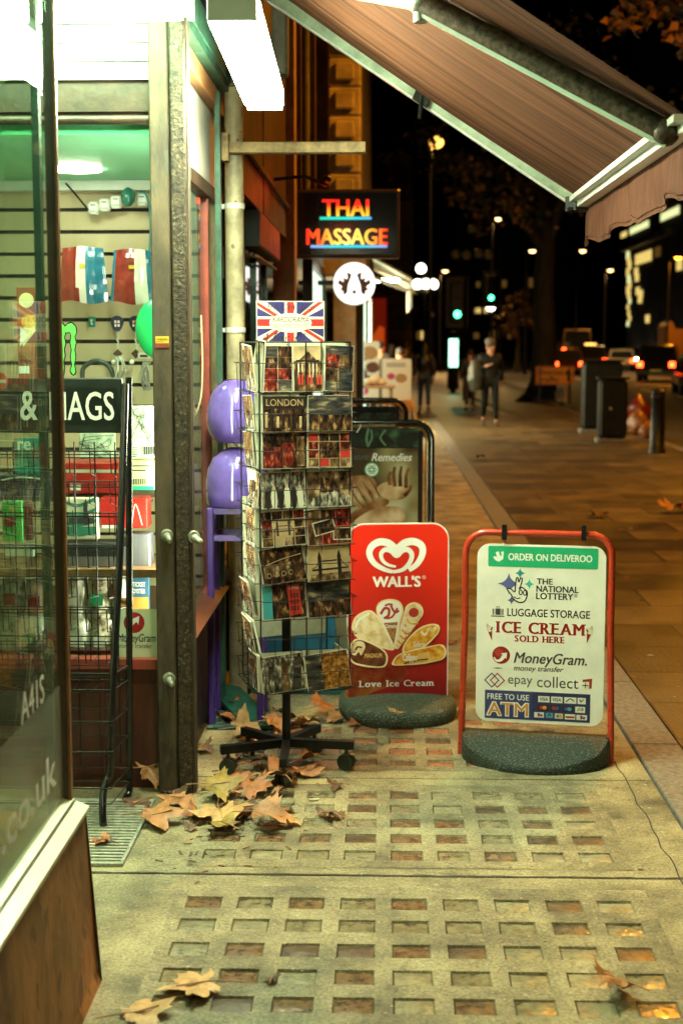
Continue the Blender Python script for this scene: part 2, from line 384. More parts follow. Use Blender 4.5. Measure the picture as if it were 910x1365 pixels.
# forecourt: a concrete strip beside the shops, cast round three panels of pavement lights
PX = (-.62, .80); PANELS = ((3.285, 4.19), (4.355, 5.215), (5.40, 6.22))
FX0, FX1 = -2.6, 1.035
g = MB()
def pad(x0, y0, x1, y1): g.bbox(x0, y0, -.1, x1, y1, 0, .006)
gap = .005
ys = [-3, 1.9, 4.30 - .012, 5.30, 6.40, 9.2, 12.0, 15.3, 19, 23, 27, 32]
segs = []
for i in range(len(ys) - 1):
    y0, y1 = ys[i] + gap, ys[i + 1] - gap
    p = [q for q in PANELS if q[0] >= ys[i] - .05 and q[1] <= ys[i + 1] + .05]
    if not p: pad(FX0, y0, FX1 - gap, y1); continue
    a, b = p[0]
    g.box(FX0, y0, -.1, PX[0], y1, 0); g.box(PX[1], y0, -.1, FX1 - gap, y1, 0)
    g.box(PX[0], y0, -.1, PX[1], a, 0); g.box(PX[0], b, -.1, PX[1], y1, 0)
tag(g.build('forecourt', concrete, base=(0, 0, 0)), kind='structure')
g = MB(); g.box(-3, -3, -.12, 4.7, 60, -.055); tag(g.build('pavement_bed', dark_gap, base=(0, 0, 0)), kind='structure')
g = MB()
for i in range(36): g.bbox(1.042, -3 + i * 1.1, -.1, 1.235, -3 + i * 1.1 + 1.092, .003, .006)
tag(g.build('granite_strip', granite, base=(0, 0, 0)), kind='structure')
g = MB(); g.box(1.242, -6, -.05, 4.696, 90, 0); g.box(-2.6, 32.005, -.05, 1.236, 90, -.001)
tag(g.build('pavement', slabs, base=(1.242, .3, 0)), kind='structure')
# hairline crack along the cross joint
g = MB(); fr = Fr((0, 0, .0015), (1, 0, 0), (0, 1, 0))
pts = [(-.95 + i * .045, 4.292 + .010 * noise.noise(Vector((i * .7, 0, 3))) + .006 * noise.noise(Vector((i * 2.1, 5, 3)))) for i in range(44)]
g.ribbon(pts, lambda t: .011 + .007 * noise.noise(Vector((t * 40, 1, 1))), fr, 0, 0, 2)
pts = [(.93 + .02 * noise.noise(Vector((i * .6, 2, 0))), 4.2 + i * .09) for i in range(16)]
g.ribbon(pts, lambda t: .005, fr, .0004, 0, 2)
tag(g.build('pavement_crack', dark_gap, base=(0, 0, 0)), kind='structure')

# pavement lights: concrete panels set with square glass lenses in recesses
lens_m = M('lens_glass', (.15, .088, .042), .2, 0, .6, 30, .4, 40, spec=.6, coat=.3)
lens_b = M('lens_glass_clear', (.20, .165, .09), .2, 0, .5, 30, .4, 40, spec=.6, coat=.3)
lens_c = M('lens_glass_orange_lit', (.33, .13, .06), .28, 0, .4, 26, .3, 40, spec=.6, coat=.3)  # orange light on the third panel is put into this glass colour
LENS = [lens_m, lens_b, lens_b, M('lens_glass_cloudy', (.25, .215, .125), .3, 0, .5, 18, .5, 40, coat=.3), M('lens_glass_pale', (.21, .19, .11), .28, 0, .6, 34, .5, 60, coat=.3), lens_m, M('lens_glass_grimy', (.08, .05, .026), .35, 0, .7, 22, .5, 40)]
panel_m = M('panel_concrete', (.215, .178, .098), .64, 0, .6, 3.2, .6, 70, spots=(44, .69, (.36, .33, .25)), detail=9, grain=(110, .55))
def lights_panel(y0, y1, label, cols, rows):
    t = thing('pavement_light', label, 'pavement light', ((PX[0] + PX[1]) / 2, (y0 + y1) / 2, 0), 0, 'pavement light panels')
    g = MB(); hx, hy, dep = .053, .044, .011
    xs = [-.526 + k * .1525 for k in range(9)]; n = len(rows)
    XE = [PX[0]] + sum([[x - hx, x + hx] for x in xs], []) + [PX[1]]
    YE = [y0] + sum([[y - hy, y + hy] for y in sorted(rows)], []) + [y1]
    for i in range(len(XE) - 1):
        for j in range(len(YE) - 1):
            if i % 2 and j % 2: continue
            g.add([(XE[i], YE[j], .002), (XE[i + 1], YE[j], .002), (XE[i + 1], YE[j + 1], .002), (XE[i], YE[j + 1], .002)], [(0, 1, 2, 3)])
    for x in xs:
        for y in rows:
            a, b, c, d = x - hx, x + hx, y - hy, y + hy
            v = [(a, c, .002), (b, c, .002), (b, d, .002), (a, d, .002)]; k = .006
            v += [(a + k, c + k, -dep), (b - k, c + k, -dep), (b - k, d - k, -dep), (a + k, d - k, -dep)]
            g.add(v, [(0, 4, 5, 1), (1, 5, 6, 2), (2, 6, 7, 3), (3, 7, 4, 0)])
    g.box(PX[0] + .001, y0 + .001, -.06, PX[1] - .001, y1 - .001, -.05)
    g.build('concrete_frame', panel_m, t, world=True)
    rnd = random.Random(int(y0 * 100))
    for x in xs:
        for y in rows:
            q = MB(); k = .005; z = -.0028 + rnd.uniform(-.0022, .0012); tx, ty = rnd.uniform(-.002, .002), rnd.uniform(-.002, .002)
            N = 4; a, b, c, d = x - hx + k, x + hx - k, y - hy + k, y + hy - k; vs = []
            for j in range(N + 1):
                for i in range(N + 1):
                    u, vv = i / N, j / N; dome = .003 * (1 - max(abs(2 * u - 1), abs(2 * vv - 1)) ** 2)
                    vs.append((a + (b - a) * u, c + (d - c) * vv, z + tx * (u - .5) + ty * (vv - .5) + dome + rnd.uniform(-.0006, .0006)))
            q.add(vs, [(j * (N + 1) + i, j * (N + 1) + i + 1, (j + 1) * (N + 1) + i + 1, (j + 1) * (N + 1) + i) for j in range(N) for i in range(N)], 0, True)
            q.build('glass_lens', rnd.choice(cols), t, world=True)
lights_panel(*PANELS[0], 'concrete panel of square glass lenses nearest the camera, in front of the pavement crack', LENS, [3.405, 3.565, 3.73, 3.895, 4.06])
lights_panel(*PANELS[1], 'concrete panel of square glass lenses partly under leaves, just behind the crack', LENS, [4.465, 4.625, 4.78, 4.935, 5.09])
lights_panel(*PANELS[2], 'concrete panel of glass lenses tinted as if lit orange, between the two pavement signs', [lens_c, lens_c, lens_m], [5.50, 5.66, 5.82, 5.98, 6.12])

# ================================================================== CORNER SHOP (in front, doorway recess, display window)
wood_brown = M('stained_panel', (.27, .11, .032), .5, 0, .75, 3.5, .3, 30, stretch=(1.5, 1.5, .8), spec=.25, detail=8, contrast=(.3, .72), spots=(11, .63, (.13, .052, .016)))
wood_red = M('dark_red_wood', (.055, .012, .008), .35, 0, .5, 4, .15, 30, stretch=(5, 5, 1))
alu = M('ledge_aluminium', (.80, .76, .6), .35, .3, .12, 12, .05)
post_light = M('worn_grey_paint', (.06, .041, .022), .6, 0, .7, 9, .35, 30, spots=(26, .64, (.05, .042, .028)), stretch=(1, 1, .35))
post_rust = M('speckled_rust', (.035, .023, .012), .6, .2, .75, 60, .5, 70, spots=(85, .62, (.10, .08, .045)))
dark_wood = M('dark_brown_wood', (.04, .022, .012), .45, 0, .5, 6, .2, 30)
cream_wall = M('cream_slat_board', (.60, .50, .31), .5, 0, .06, 4)
shutter_m = M('white_shutter', (.45, .46, .38), .45, 0, .12, 14, .1)
green_steel = M('green_painted_steel', (.03, .09, .06), .4, .2, .4, 12, .15)
red_paint = M('red_brown_paint', (.25, .045, .03), .4, 0, .3, 12)
mint_ceiling = M('mint_ceiling', (.22, .70, .42), .35, 0, .05, 3)
grey_render = M('grey_render', (.10, .085, .06), .8, 0, .4, 4, .3, 30)
S = thing('corner_shop', 'corner newsagent with glazed windows, recessed doorway and a rusty door post', 'shop', (-.75, 3.53, 0))
FXG = -.812; YC = 3.53
# near shop window
g = MB(); prof = [(-.728, 0), (-.738, .03), (-.762, .452), (-1.0, .452), (-1.0, 0)]
fr = Fr((0, .4, 0), (1, 0, 0), (0, 0, 1)); g.prism([(x, z) for x, z in prof], fr, -(YC - .4), 0); g.build('stallriser', wood_brown, S, world=True)
g = MB(); g.obox((-.772, (YC + .4) / 2 + .004, .465), (.017, 0, -.007), (0, (YC - .4) / 2 + .006, 0), (.003, 0, .010)); g.build('outer_ledge', alu, S, world=True)
g = MB(); g.obox((-.806, (YC + .4) / 2 + .002, .481), (.014, 0, -.004), (0, (YC - .4) / 2 + .004, 0), (.002, 0, .012)); g.build('inner_ledge', alu, S, world=True)
g = MB(); g.bar((-.731, YC + .002, 0), (-.764, YC + .002, .452), .008, .006, 0, (0, 1, 0)); g.build('edge_trim', dark_wood, S, world=True)
g = MB(); g.box(FXG - .004, .4, .492, FXG + .002, YC - .02, 2.75); g.build('front_window_pane', green_glass, S, world=True)
g = MB(); g.box(FXG - .010, YC - .016, .49, FXG + .012, YC + .006, 2.9, 0); g.box(FXG + .0125, YC - .012, .49, FXG + .019, YC + .004, 2.9, 1)
g.build('corner_mullion', [dark_wood, M('bronze_strip', (.28, .13, .06), .4, .3, .3, 20)], S, world=True)
g = MB(); g.box(-1.75, YC - .010, .45, FXG - .017, YC - .004, 2.75); g.build('return_window_pane', green_glass, S, world=True)
g = MB(); g.box(-1.75, YC - .02, 0, -1.002, YC, .448); g.build('return_stallriser', wood_red, S, world=True)
g = MB(); g.box(-1.78, .4, 2.752, FXG + .03, YC + .005, 3.0); g.build('window_head', dark_wood, S, world=True)
g = MB(); g.box(-2.2, .4, .0, -2.15, YC, 2.75); g.build('inner_wall', cream_wall, S, world=True)
g = MB(); g.box(-1.03, 1.0, 2.66, -.96, 3.1, 2.70); g.build('added_shop_tube', E('added_shop_tube', (.58, 1.0, .56), 55), S, world=True)  # unseen tube, added so light spills onto the near pavement
# narrow green glazing bar of the return window
g = MB(); g.box(-.852, YC - .022, .45, -.834, YC + .004, 2.75); g.build('glazing_bar', green_steel, S, world=True)
# recess: floor tread, ceiling, back window wall
YB = 5.16
g = MB(); g.box(-1.7, 4.34, .002, -.82, 4.99, .012)
for i in range(22): g.box(-1.69, 4.36 + i * .028, .012, -.83, 4.372 + i * .028, .017)
g.build('threshold_tread', M('tread_metal', (.45, .45, .36), .45, .5, .3, 40), S, world=True)
g = MB(); g.box(-2.15, YC + .02, 2.92, -.70, YB - .03, 2.98); g.build('recess_ceiling', white_paint, S, world=True)
g = MB(); g.box(-2.2, YC, 0, -2.12, 6.75, 3.0); g.build('recess_wall', cream_wall, S, world=True)
g = MB(); g.box(-2.1, YB, 0, -.825, YB + .06, .455, 0)
for i in range(6): g.box(-.835 - i * .2, YB - .006, .05, -.83 - i * .2 - .16, YB + .001, .40, 0)
g.build('doorway_stallriser', wood_red, S, world=True)
g = MB(); g.box(-2.1, YB - .025, .458, -.825, YB + .05, .495); g.build('doorway_sill', red_paint, S, world=True)
g = MB(); g.box(-2.1, YB + .02, .497, -.82, YB + .026, 2.46); g.build('doorway_window_pane', clear_glass, S, world=True)
zl = A(140, 166, YB).z; zt = A(140, 108, YB).z
g = MB(); g.box(-2.1, YB - .01, zl + .02, -.822, YB + .10, zt, 0); g.box(-2.1, YB - .03, zl + .04, -.822, YB - .012, zl + .075, 0); g.tube([(-2.1, YB - .04, zl + .01), (-.825, YB - .04, zl + .01)], .016, 10, 0)
g.build('lintel', dark_wood, S, world=True)
g = MB()
z = zt + .002
while z < 3.35: g.obox((-1.46, YB - .012, z + .031), (.635, 0, 0), (0, .016, .004), (0, -.002, .029)); z += .064
g.build('roller_shutter', shutter_m, S, world=True)
# door post in two strips, with bolts
x0, x1, x2, x3 = A(203, 400, 5.1).x, A(229, 400, 5.1).x, A(231, 400, 5.1).x, A(251, 400, 5.1).x
P = MB(); P.bbox(x0, 5.085, 0, x1, 5.15, 3.4, .006); P = P.build('door_post', post_light, S, world=True)
g = MB(); g.bbox(x2, 5.075, 0, x3, 5.16, 3.4, .006); g.build('rusty_post', post_rust, S, world=True)
g = MB(); g.box(x1, 5.10, 0, x2, 5.15, 3.4); g.build('post_gap', black_metal, S, world=True)
g = MB(); g.box(x3 + .001, 5.10, 0, x3 + .006, 5.16, 3.4); g.build('post_edge', post_light, S, world=True)
bolt_m = M('pale_bolt', (.22, .22, .16), .45, .3, .4, 40, .3)
for (px, py, dx) in ((222, 714, 0), (225, 905, 0), (258, 716, .02)):
    c = A(px, py, 5.075); g = MB(); g.tube([c + Vector((0, .01, 0)), c + Vector((.004, -.012, 0))], [.024, .020], 12); g.tube([c + Vector((.004, -.012, 0)), c + Vector((.016 + dx * .6, -.032, -.012))], [.015, .011], 10)
    g.ball(c + Vector((.016 + dx * .6, -.032, -.012)), .0125, 10); g.build('post_bolt', bolt_m, S, world=True)
c = A(216, 453, 5.08); g = MB(); g.box(c.x - .023, 5.0822, c.z - .012, c.x + .024, 5.0845, c.z + .012, 0); g.box(c.x - .023, 5.0815, c.z - .028, c.x + .024, 5.0842, c.z - .013, 1)
fr = Fr((c.x, 5.0815, c.z)); g.text('WARNING', fr, -.02, -.002, .02, .007, .0004, 2, .02); g.text('CCTV', fr, -.02, -.009, .005, -.004, .0004, 2, .02)
g.build('warning_sticker', [M('sticker_yellow', (.72, .45, .03), .5), red_paint, black_print], S, world=True)
# side window on the street, with the display behind it
XS = -.775; YE = 6.72
g = MB(); g.box(XS - .003, 5.17, .60, XS + .003, YE, 2.28); g.build('side_window_pane', clear_glass, S, world=True)
g = MB(); g.box(-.83, 5.17, 0, -.765, YE, .50); g.build('side_stallriser', dark_wood, S, world=True)
g = MB(); g.obox((-.742, 5.95, .545), (.03, 0, -.018), (0, .78, 0), (.018, 0, .03)); g.build('side_sill', M('terracotta_sill', (.075, .022, .012), .4, 0, .45, 10, .1, stretch=(1, .2, 1)), S, world=True)
g = MB(); g.box(XS - .02, 6.22, .55, XS + .02, 6.27, 2.28); g.build('side_mullion', red_paint, S, world=True)
g = MB(); g.box(XS - .03, 5.17, 2.285, XS + .03, YE, 2.34); g.build('side_transom', dark_wood, S, world=True)
g = MB(); g.box(XS - .012, 5.17, 2.343, XS + .008, YE, 2.68); g.build('transom_panel', white_paint, S, world=True)
g = MB(); g.box(XS - .03, 5.17, 2.683, XS + .05, YE - .1, 2.76); g.build('head_beam', M('orange_brown_beam', (.32, .15, .06), .5, 0, .3, 10, .1, stretch=(3, .3, 3)), S, world=True)
g = MB(); g.box(XS - .04, 5.17, 2.765, XS + .09, YE, 2.93); g.box(XS + .092, 5.17, 2.80, XS + .10, YE, 2.84); g.build('fascia_beam', green_steel, S, world=True)
g = MB(); g.box(-2.2, 3.5, 3.36, -.62, 7.05, 6.8); g.box(-2.2, .4, 3.01, -.66, 3.49, 6.8); g.build('upper_wall', grey_render, S, world=True)
g = MB(); g.box(-2.1, 5.19, 2.40, XS - .035, 6.78, 2.435); g.build('display_ceiling', mint_ceiling, S, world=True)
g = MB(); g.box(-2.1, 6.60, 2.355, XS - .04, 6.68, 2.398); g.build('cornice', white_paint, S, world=True)
c = G(101, 226, 2.395); g = MB(); g.prism(ell(0, 0, .11, .11, 28), Fr((c.x, min(c.y, 6.35), 2.397), (1, 0, 0), (0, -1, 0)), 0, .006)
g.build('ceiling_light', E('downlight', DISP, DISPLAY * 2.2), S, world=True)
g = MB(); g.tube([(-.788, 5.262, .62), (-.788, 5.262, 2.3)], .016, 10); g.build('added_display_tube', E('added_display_tube', DISP, DISPLAY * 4), S, world=True)  # tube added out of sight behind the post to light the display
g = MB(); g.box(-2.1, 5.24, .497, XS - .02, 6.70, .505); g.build('display_floor', wood_red, S, world=True)
g = MB()
YS = 6.70; z = .5
z0 = A(140, 309, YS).z
zs = [z0 + k * .1015 for k in range(-16, 3)]
prev = .5
for z in zs + [2.42]:
    if z - .012 <= prev: prev = z + .012; continue
    g.box(-2.1, YS, prev, -.80, YS + .02, z - .009 if z < 2.4 else z, 0); prev = z + .009
g.box(-2.1, YS + .021, .5, -.80, YS + .03, 2.42, 1)
g.build('slat_wall', [cream_wall, dark_gap], S, world=True)
g = MB(); z = .55
while z < 2.2: g.box(-.7995, 6.3, z, -.796, 6.69, z + .09, 0); z += .1015
g.build('end_slats', cream_wall, S, world=True)
# lettering on the near window: web address in white and a phone number
g = MB(); fr = Fr((FXG + .0035, 2.3, .5), (0, 1, 0), (0, 0, 1))
g.text('ways.co.uk', fr, .18, .035, 1.12, .155, 0, 0, .015)
g.build('web_lettering', white_print, S, world=True)
g = MB(); g.text('A41S', fr, .80, .30, 1.02, .37, 0, 0, .02); g.build('white_lettering', white_print, S, world=True)
g = MB(); g.text('0AO', fr, .92, .42, 1.07, .475, 0, 0, .02); g.build('dark_lettering', black_print, S, world=True)
g = MB(); g.rect(.0, .012, 1.19, .30, fr, -.0005, 0)
g.build('pale_reflection_band', GLASS('pale_reflection_band', (.72, .88, .74), 1.4, .25, .3), S, world=True)  # hazy tinted sheet painting in a pale reflection low on the glass

# fixtures
def batten(label, p, q, wid, dep, f=1.0):
    p, q = Vector(p), Vector(q); d = q - p; L = d.length; ang = math.atan2(d.y, d.x)
    t = thing('fluorescent_light', label, 'light', p, 0, 'fluorescent battens above the shop')
    u = Vector((math.cos(ang), math.sin(ang), 0)); v = Vector((-u.y, u.x, 0))
    fr = Fr(p, u, v)
    g = MB(); g.prism(rrect(0, -wid / 2, L, wid / 2, wid * .3, 5), fr, 0, dep * .55); g.prism(rrect(.01, -wid / 2 + .012, L - .01, wid / 2 - .012, wid * .25, 5), fr, -.014, -.001)
    g.build('diffuser', E('fluorescent_diffuser' if f == 1 else 'doorway_diffuser', FL if f == 1 else (.60, 1.0, .58), FLUO * f), t, world=True)
    g = MB(); g.prism(rrect(.02, -wid / 2 + .01, L - .02, wid / 2 - .01, wid * .2, 4), fr, dep * .56, dep); g.build('housing', white_metal, t, world=True)
    for e0, e1 in ((-.022, -.001), (L + .001, L + .022)):
        g = MB(); g.prism(rrect(e0, -wid / 2 + .004, e1, wid / 2 - .004, .008, 3), fr, -.012, dep * .7); g.build('end_cap', white_metal, t, world=True)
n1, n2, f1, f2 = G(279, 26, 2.58), G(341, 20, 2.58), G(369, 138, 2.58), G(337, 146, 2.58)
near, far = (n1 + n2) / 2, (f1 + f2) / 2
batten('long glowing fluorescent batten hung under the green fascia beam, beside the awning', near, far, .15, .10)
q = A(247, 8, 4.86)
batten('fluorescent batten across the doorway, in front of the white roller shutter', (-1.55, 4.86, q.z - .02), (q.x, 4.86, q.z - .02), .15, .10, .5)
# hanger wires of the batten belong to a cable
g = MB(); g.tube([(-.60, 5.2, 2.93), near + Vector((.02, .25, .1))], .004, 6); g.tube([(-.60, 5.9, 2.93), far + Vector((0, -.2, .1))], .004, 6)
g.tube([Vector((-.6, 5.25, 2.93)), A(285, 12, 5.2), A(305, 18, 5.15), A(330, 3, 5.3)], .004, 6)
tag(g.build('cable', black_metal), 'thin black cables above the fluorescent batten under the fascia', 'cable')
# drainpipe and its clips
pc = A(314, 460, 6.5); t = thing('drainpipe', 'cream painted drainpipe running down the shop front beside the side window', 'pipe', (pc.x, 6.5, 0))
g = MB(); g.tube([(0, 0, 0), (0, 0, A(313, 118, 6.5).z)], .042, 16); g.tube([(0, 0, A(313, 118, 6.5).z), (-.02, .02, A(313, 118, 6.5).z + .05), (-.1, .05, A(313, 118, 6.5).z + .08)], .042, 12)
g.build('pipe', M('cream_pipe', (.42, .36, .22), .45, 0, .4, 7, .2, 20, spots=(14, .68, (.2, .17, .1))), t)
for py in (275, 440):
    g = MB(); zz = A(313, py, 6.5).z; g.lathe([(.046, -.012), (.048, 0), (.046, .012)], (0, 0, zz), 16); g.box(-.08, 0, zz - .01, -.04, .05, zz + .01); g.build('clip', white_metal, t)
g = MB(); xx = A(294, 460, 6.35).x; g.box(xx - .012, 6.3, .0, xx + .012, 6.34, 2.74)
tag(g.build('green_conduit', green_steel), 'thin dark green conduit beside the cream drainpipe', 'conduit')
g = MB(); xx = A(284, 460, 6.5).x; g.box(xx - .03, 6.5, .5, xx + .02, 6.56, 2.3)
tag(g.build('timber_batten', M('pale_timber', (.5, .44, .25), .6, 0, .4, 6, .2, stretch=(6, 6, 1)).copy()), 'pale timber batten behind the glass left of the drainpipe', 'batten')
# sign bracket arm
b0, b1 = A(306, 197, 6.42), A(487, 204, 6.42); g = MB(); g.box(b0.x, 6.40, b0.z - .022, b1.x, 6.42, b0.z + .022); g.box(b0.x, 6.42, b0.z - .024, b1.x + .004, 6.46, b0.z - .019)
g.box(b0.x - .03, 6.38, b0.z - .06, b0.x - .001, 6.46, b0.z + .06)
tag(g.build('bracket_arm', M('weathered_angle', (.26, .18, .08), .5, .4, .45, 14, .3)), 'bare metal angle arm sticking out from the wall above the massage sign', 'bracket')
# alarm box
c = A(374, 55, 6.7); g = MB(); g.bbox(c.x - .035, 6.62, c.z - .15, c.x + .035, 6.78, c.z + .14, .012, 0); g.tube([c + Vector((0, 0, -.16)), c + Vector((0, 0, -.15))], .03, 10, 1); g.box(c.x - .3, 6.68, c.z - .02, c.x - .034, 6.72, c.z + .02, 1)
tag(g.build('junction_box', [M('grey_box', (.25, .24, .2), .5, 0, .2, 10), green_steel]), 'small grey box fixed high on the wall right of the fluorescent batten', 'box')
g = MB(); cpts = smooth2([A(268, 420, 5.9), A(270, 480, 5.9), A(268, 530, 5.9), A(258, 556, 5.9), A(254, 540, 5.9)], 6); g.tube(cpts, .004, 6)
tag(g.build('cream_cable', cream_wall), 'cream cable hooked inside the side window beside the red mullion', 'cable')

# ================================================================== AWNING
far_c = A(771, 266, 6.2); XB, ZB = far_c.x, far_c.z
wt = A(385, 0, 6.2); k = (wt.z - ZB) / (XB - wt.x); XW = -.64; ZW = ZB + k * (XB - XW); YF, YN = 6.2, 3.98
aw = thing('awning', 'brown fabric shop awning with a hanging valance, stretched over the pavement', 'awning', (XW, (YF + YN) / 2, ZW))
def awning_fabric():
    m = bpy.data.materials.new('awning_fabric'); m.use_nodes = True; n = m.node_tree.nodes; l = m.node_tree.links; b = n['Principled BSDF']
    tc = n.new('ShaderNodeTexCoord'); mp = n.new('ShaderNodeMapping'); mp.inputs['Scale'].default_value = (.35, 26, .35); l.new(tc.outputs['Object'], mp.inputs[0])
    no = n.new('ShaderNodeTexNoise'); no.inputs['Scale'].default_value = 1.4; no.inputs['Detail'].default_value = 3; l.new(mp.outputs[0], no.inputs['Vector'])
    cr = n.new('ShaderNodeValToRGB'); l.new(no.outputs['Fac'], cr.inputs[0]); e = cr.color_ramp.elements; e[0].position = .35; e[0].color = (.04, .0155, .008, 1); e[1].position = .66; e[1].color = (.112, .047, .025, 1)
    l.new(cr.outputs[0], b.inputs['Base Color']); b.inputs['Roughness'].default_value = .9; b.inputs['Specular IOR Level'].default_value = .08
    bp = n.new('ShaderNodeBump'); bp.inputs['Strength'].default_value = .5; bp.inputs['Distance'].default_value = .02; l.new(no.outputs['Fac'], bp.inputs['Height']); l.new(bp.outputs[0], b.inputs['Normal'])
    return m
af = awning_fabric()
def awp(X, Y, off=0.0):  # point on the awning plane, off = below it
    sag = .035 * math.sin(math.pi * (X - XW) / (XB - XW)) * (1 + .3 * math.sin(Y * 9))
    return Vector((X, Y, ZB + k * (XB - X) - off - sag))
g = MB(); NX, NY = 16, 40; v = []
for i in range(NX + 1):
    for j in range(NY + 1):
        X = XW + (XB - .02 - XW) * i / NX; Y = YN + .02 + (YF - .06 - YN) * j / NY; p = awp(X, Y); p.z += .006 * math.sin(Y * 41) * math.sin(math.pi * i / NX); v.append(p)
g.add(v, [(i * (NY + 1) + j, i * (NY + 1) + j + 1, (i + 1) * (NY + 1) + j + 1, (i + 1) * (NY + 1) + j) for i in range(NX) for j in range(NY)], 0, True)
g.build('fabric', af, aw, world=True)
green_alu = M('greenish_aluminium', (.34, .42, .30), .4, .35, .35, 8, .2)
white_alu = M('white_aluminium', (.75, .78, .70), .3, .3, .1, 10)
g = MB(); a, b = Vector((XW - .02, YF, ZB + k * (XB - XW) - .02)), Vector((XB, YF, ZB - .01)); g.bar(a, b, .03, .06); g.build('side_arm', green_alu, aw, world=True)
g = MB(); g.bar(a + Vector((0, -.002, -.034)), b + Vector((0, -.002, -.034)), .034, .006); g.build('arm_flange', white_alu, aw, world=True)
m_ = a.lerp(b, .55); g = MB(); g.obox(m_ + Vector((0, -.03, -.01)), (.03, 0, -.02), (0, .012, 0), (.01, 0, .025)); g.tube([m_ + Vector((0, -.035, 0)), m_ + Vector((-.01, -.05, -.10))], .009, 8); g.build('arm_hinge', black_metal, aw, world=True)
g = MB(); g.box(XB - .015, YN, ZB - .035, XB + .03, YF + .02, ZB + .0); g.box(XB - .045, YN + .01, ZB - .012, XB - .018, YF - .01, ZB + .008); g.build('front_rail', white_alu, aw, world=True)
g = MB(); g.box(XB - .05, YF - .05, ZB - .05, XB + .035, YF + .03, ZB - .0355); g.obox((XB - .02, YF - .02, ZB - .02), (.02, .02, 0), (-.02, .02, 0), (0, 0, .03)); g.build('corner_bracket', black_metal, aw, world=True)
zv = A(762, 328, 6.2).z
g = MB(); NV, NH = 60, 5; v = []
for i in range(NV + 1):
    Y = YN + (YF + .015 - YN) * i / NV
    for j in range(NH + 1):
        f = j / NH; bot = zv + .010 * math.sin(Y * 7.5) + .008 * math.sin(Y * 19)
        v.append((XB + .033 + f * .012 * math.sin(Y * 11 + 1) + f * .006 * math.sin(Y * 31), Y, ZB - .01 + (bot - ZB + .01) * f))
fs = [(i * (NH + 1) + j, (i + 1) * (NH + 1) + j, (i + 1) * (NH + 1) + j + 1, i * (NH + 1) + j + 1) for i in range(NV) for j in range(NH)]
g.add(v, fs, 0, True)
g.add([Vector(p) + Vector((.004, 0, 0)) for p in v], [q[::-1] for q in fs], 0, True)
for j0, zz in ((0, .03), (5, 0)):
    pts = [Vector((XB + .0345 if j0 == 0 else v[i * (NH + 1) + NH][0], YN + (YF + .015 - YN) * i / NV, (ZB - .035) if j0 == 0 else v[i * (NH + 1) + NH][2] + .016)) + Vector((-.003, 0, 0)) for i in range(NV + 1)]
    g.tube(pts, .0022, 4)
g.build('valance', M('valance_fabric', (.085, .034, .02), .9, 0, .35, 6, .5, 24, stretch=(1, 8, 1), spec=.08), aw, world=True)
# folding arm under the fabric
e1 = AX(888, 170, XB - .02); 
def on_plane(px, py, off):
    r = Vector(ray(px, py)); # z = ZB + k (XB - x) - off
    t = (ZB + k * XB - off - CAMH) / (r.z + k * r.x); return Vector((0, 0, CAMH)) + r * t
e0 = on_plane(560, 2, .10); e00 = e0 + (e0 - e1) * .05; e1 = on_plane(886, 176, .05)
folding = M('speckled_arm', (.075, .05, .032), .5, .3, .7, 50, .3, 60)
g = MB(); g.tube([e0, e1], .035, 12); g.build('folding_arm', folding, aw, world=True)
g = MB(); dirn = (e1 - e0).normalized(); side = Vector((0, -1, -.5)).normalized()
g.bar(e0 + side * .01 + Vector((0, 0, -.036)), e1 + Vector((0, 0, -.036)) + side * .01, .022, .012); g.build('arm_rail', white_alu, aw, world=True)
g = MB(); g.ball(e1, .042, 12); g.tube([e1, e1 + Vector((.05, .02, .02))], .02, 8); g.build('arm_knuckle', folding, aw, world=True)
g = MB(); w0 = Vector((XW - .02, e0.y - .35, e0.z + (e0.x - XW) * .35)); g.tube([e0 + Vector((0, 0, .0)), e0 + Vector((-.55, .5, .22))], .03, 10); g.build('rear_arm', green_alu, aw, world=True)
g = MB(); g.ball(e0, .04, 12); g.tube([e0 + Vector((0, 0, -.06)), e0 + Vector((0, 0, .05))], .022, 10); g.build('elbow', steel, aw, world=True)
g = MB(); g.tube([(XW - .01, YN - .02, ZW + .02), (XW - .01, YF + .02, ZW + .02)], .05, 14); g.build('roller_tube', steel, aw, world=True)
# ================================================================== FREE-STANDING SIGNS
granular = M('green_black_rubber', (.010, .018, .012), .5, 0, .5, 120, .9, 160, spots=(150, .60, (.12, .16, .115)))
red_tube = M('red_tube', (.42, .035, .012), .28, 0, .15, 12, coat=.4)
sign_white = M('sign_white', (.78, .755, .65), .32, 0, .09, 4, detail=8)
deliver_green = M('print_green', (.015, .36, .16), .4); print_red = M('print_dark_red', (.30, .012, .010), .4); print_navy = M('print_navy', (.035, .04, .14), .35)
print_teal = M('print_teal', (.02, .30, .33), .4); print_indigo = M('print_indigo', (.10, .11, .30), .4); print_mint = M('print_mint', (.05, .50, .35), .4)
print_orange = M('print_orange', (.55, .24, .05), .4); print_grey = M('print_grey', (.05, .05, .055), .4); print_gold = M('print_gold', (.70, .42, .12), .4)
s4 = .505 / 655
def c4(cx, cy): return ((cx - (452 - (cy - 590) * .010)) * s4, (1052 - cy + (cx - 450) * .016) * s4)
def star4(cx, cy, a, b, rot=0.0):
    out = []
    for i in range(32):
        t = 2 * math.pi * i / 32; r = (abs(math.cos(t)) ** .62 + abs(math.sin(t)) ** .62) ** (-1 / .62) * 1.0
        out.append((cx + a * r * math.cos(t + rot), cy + b * r * math.sin(t + rot)))
    return out
p0, p1 = G(615, 1005), G(812, 1016)
rz = math.atan2(p1.y - p0.y, p1.x - p0.x); mid = (p0 + p1) / 2
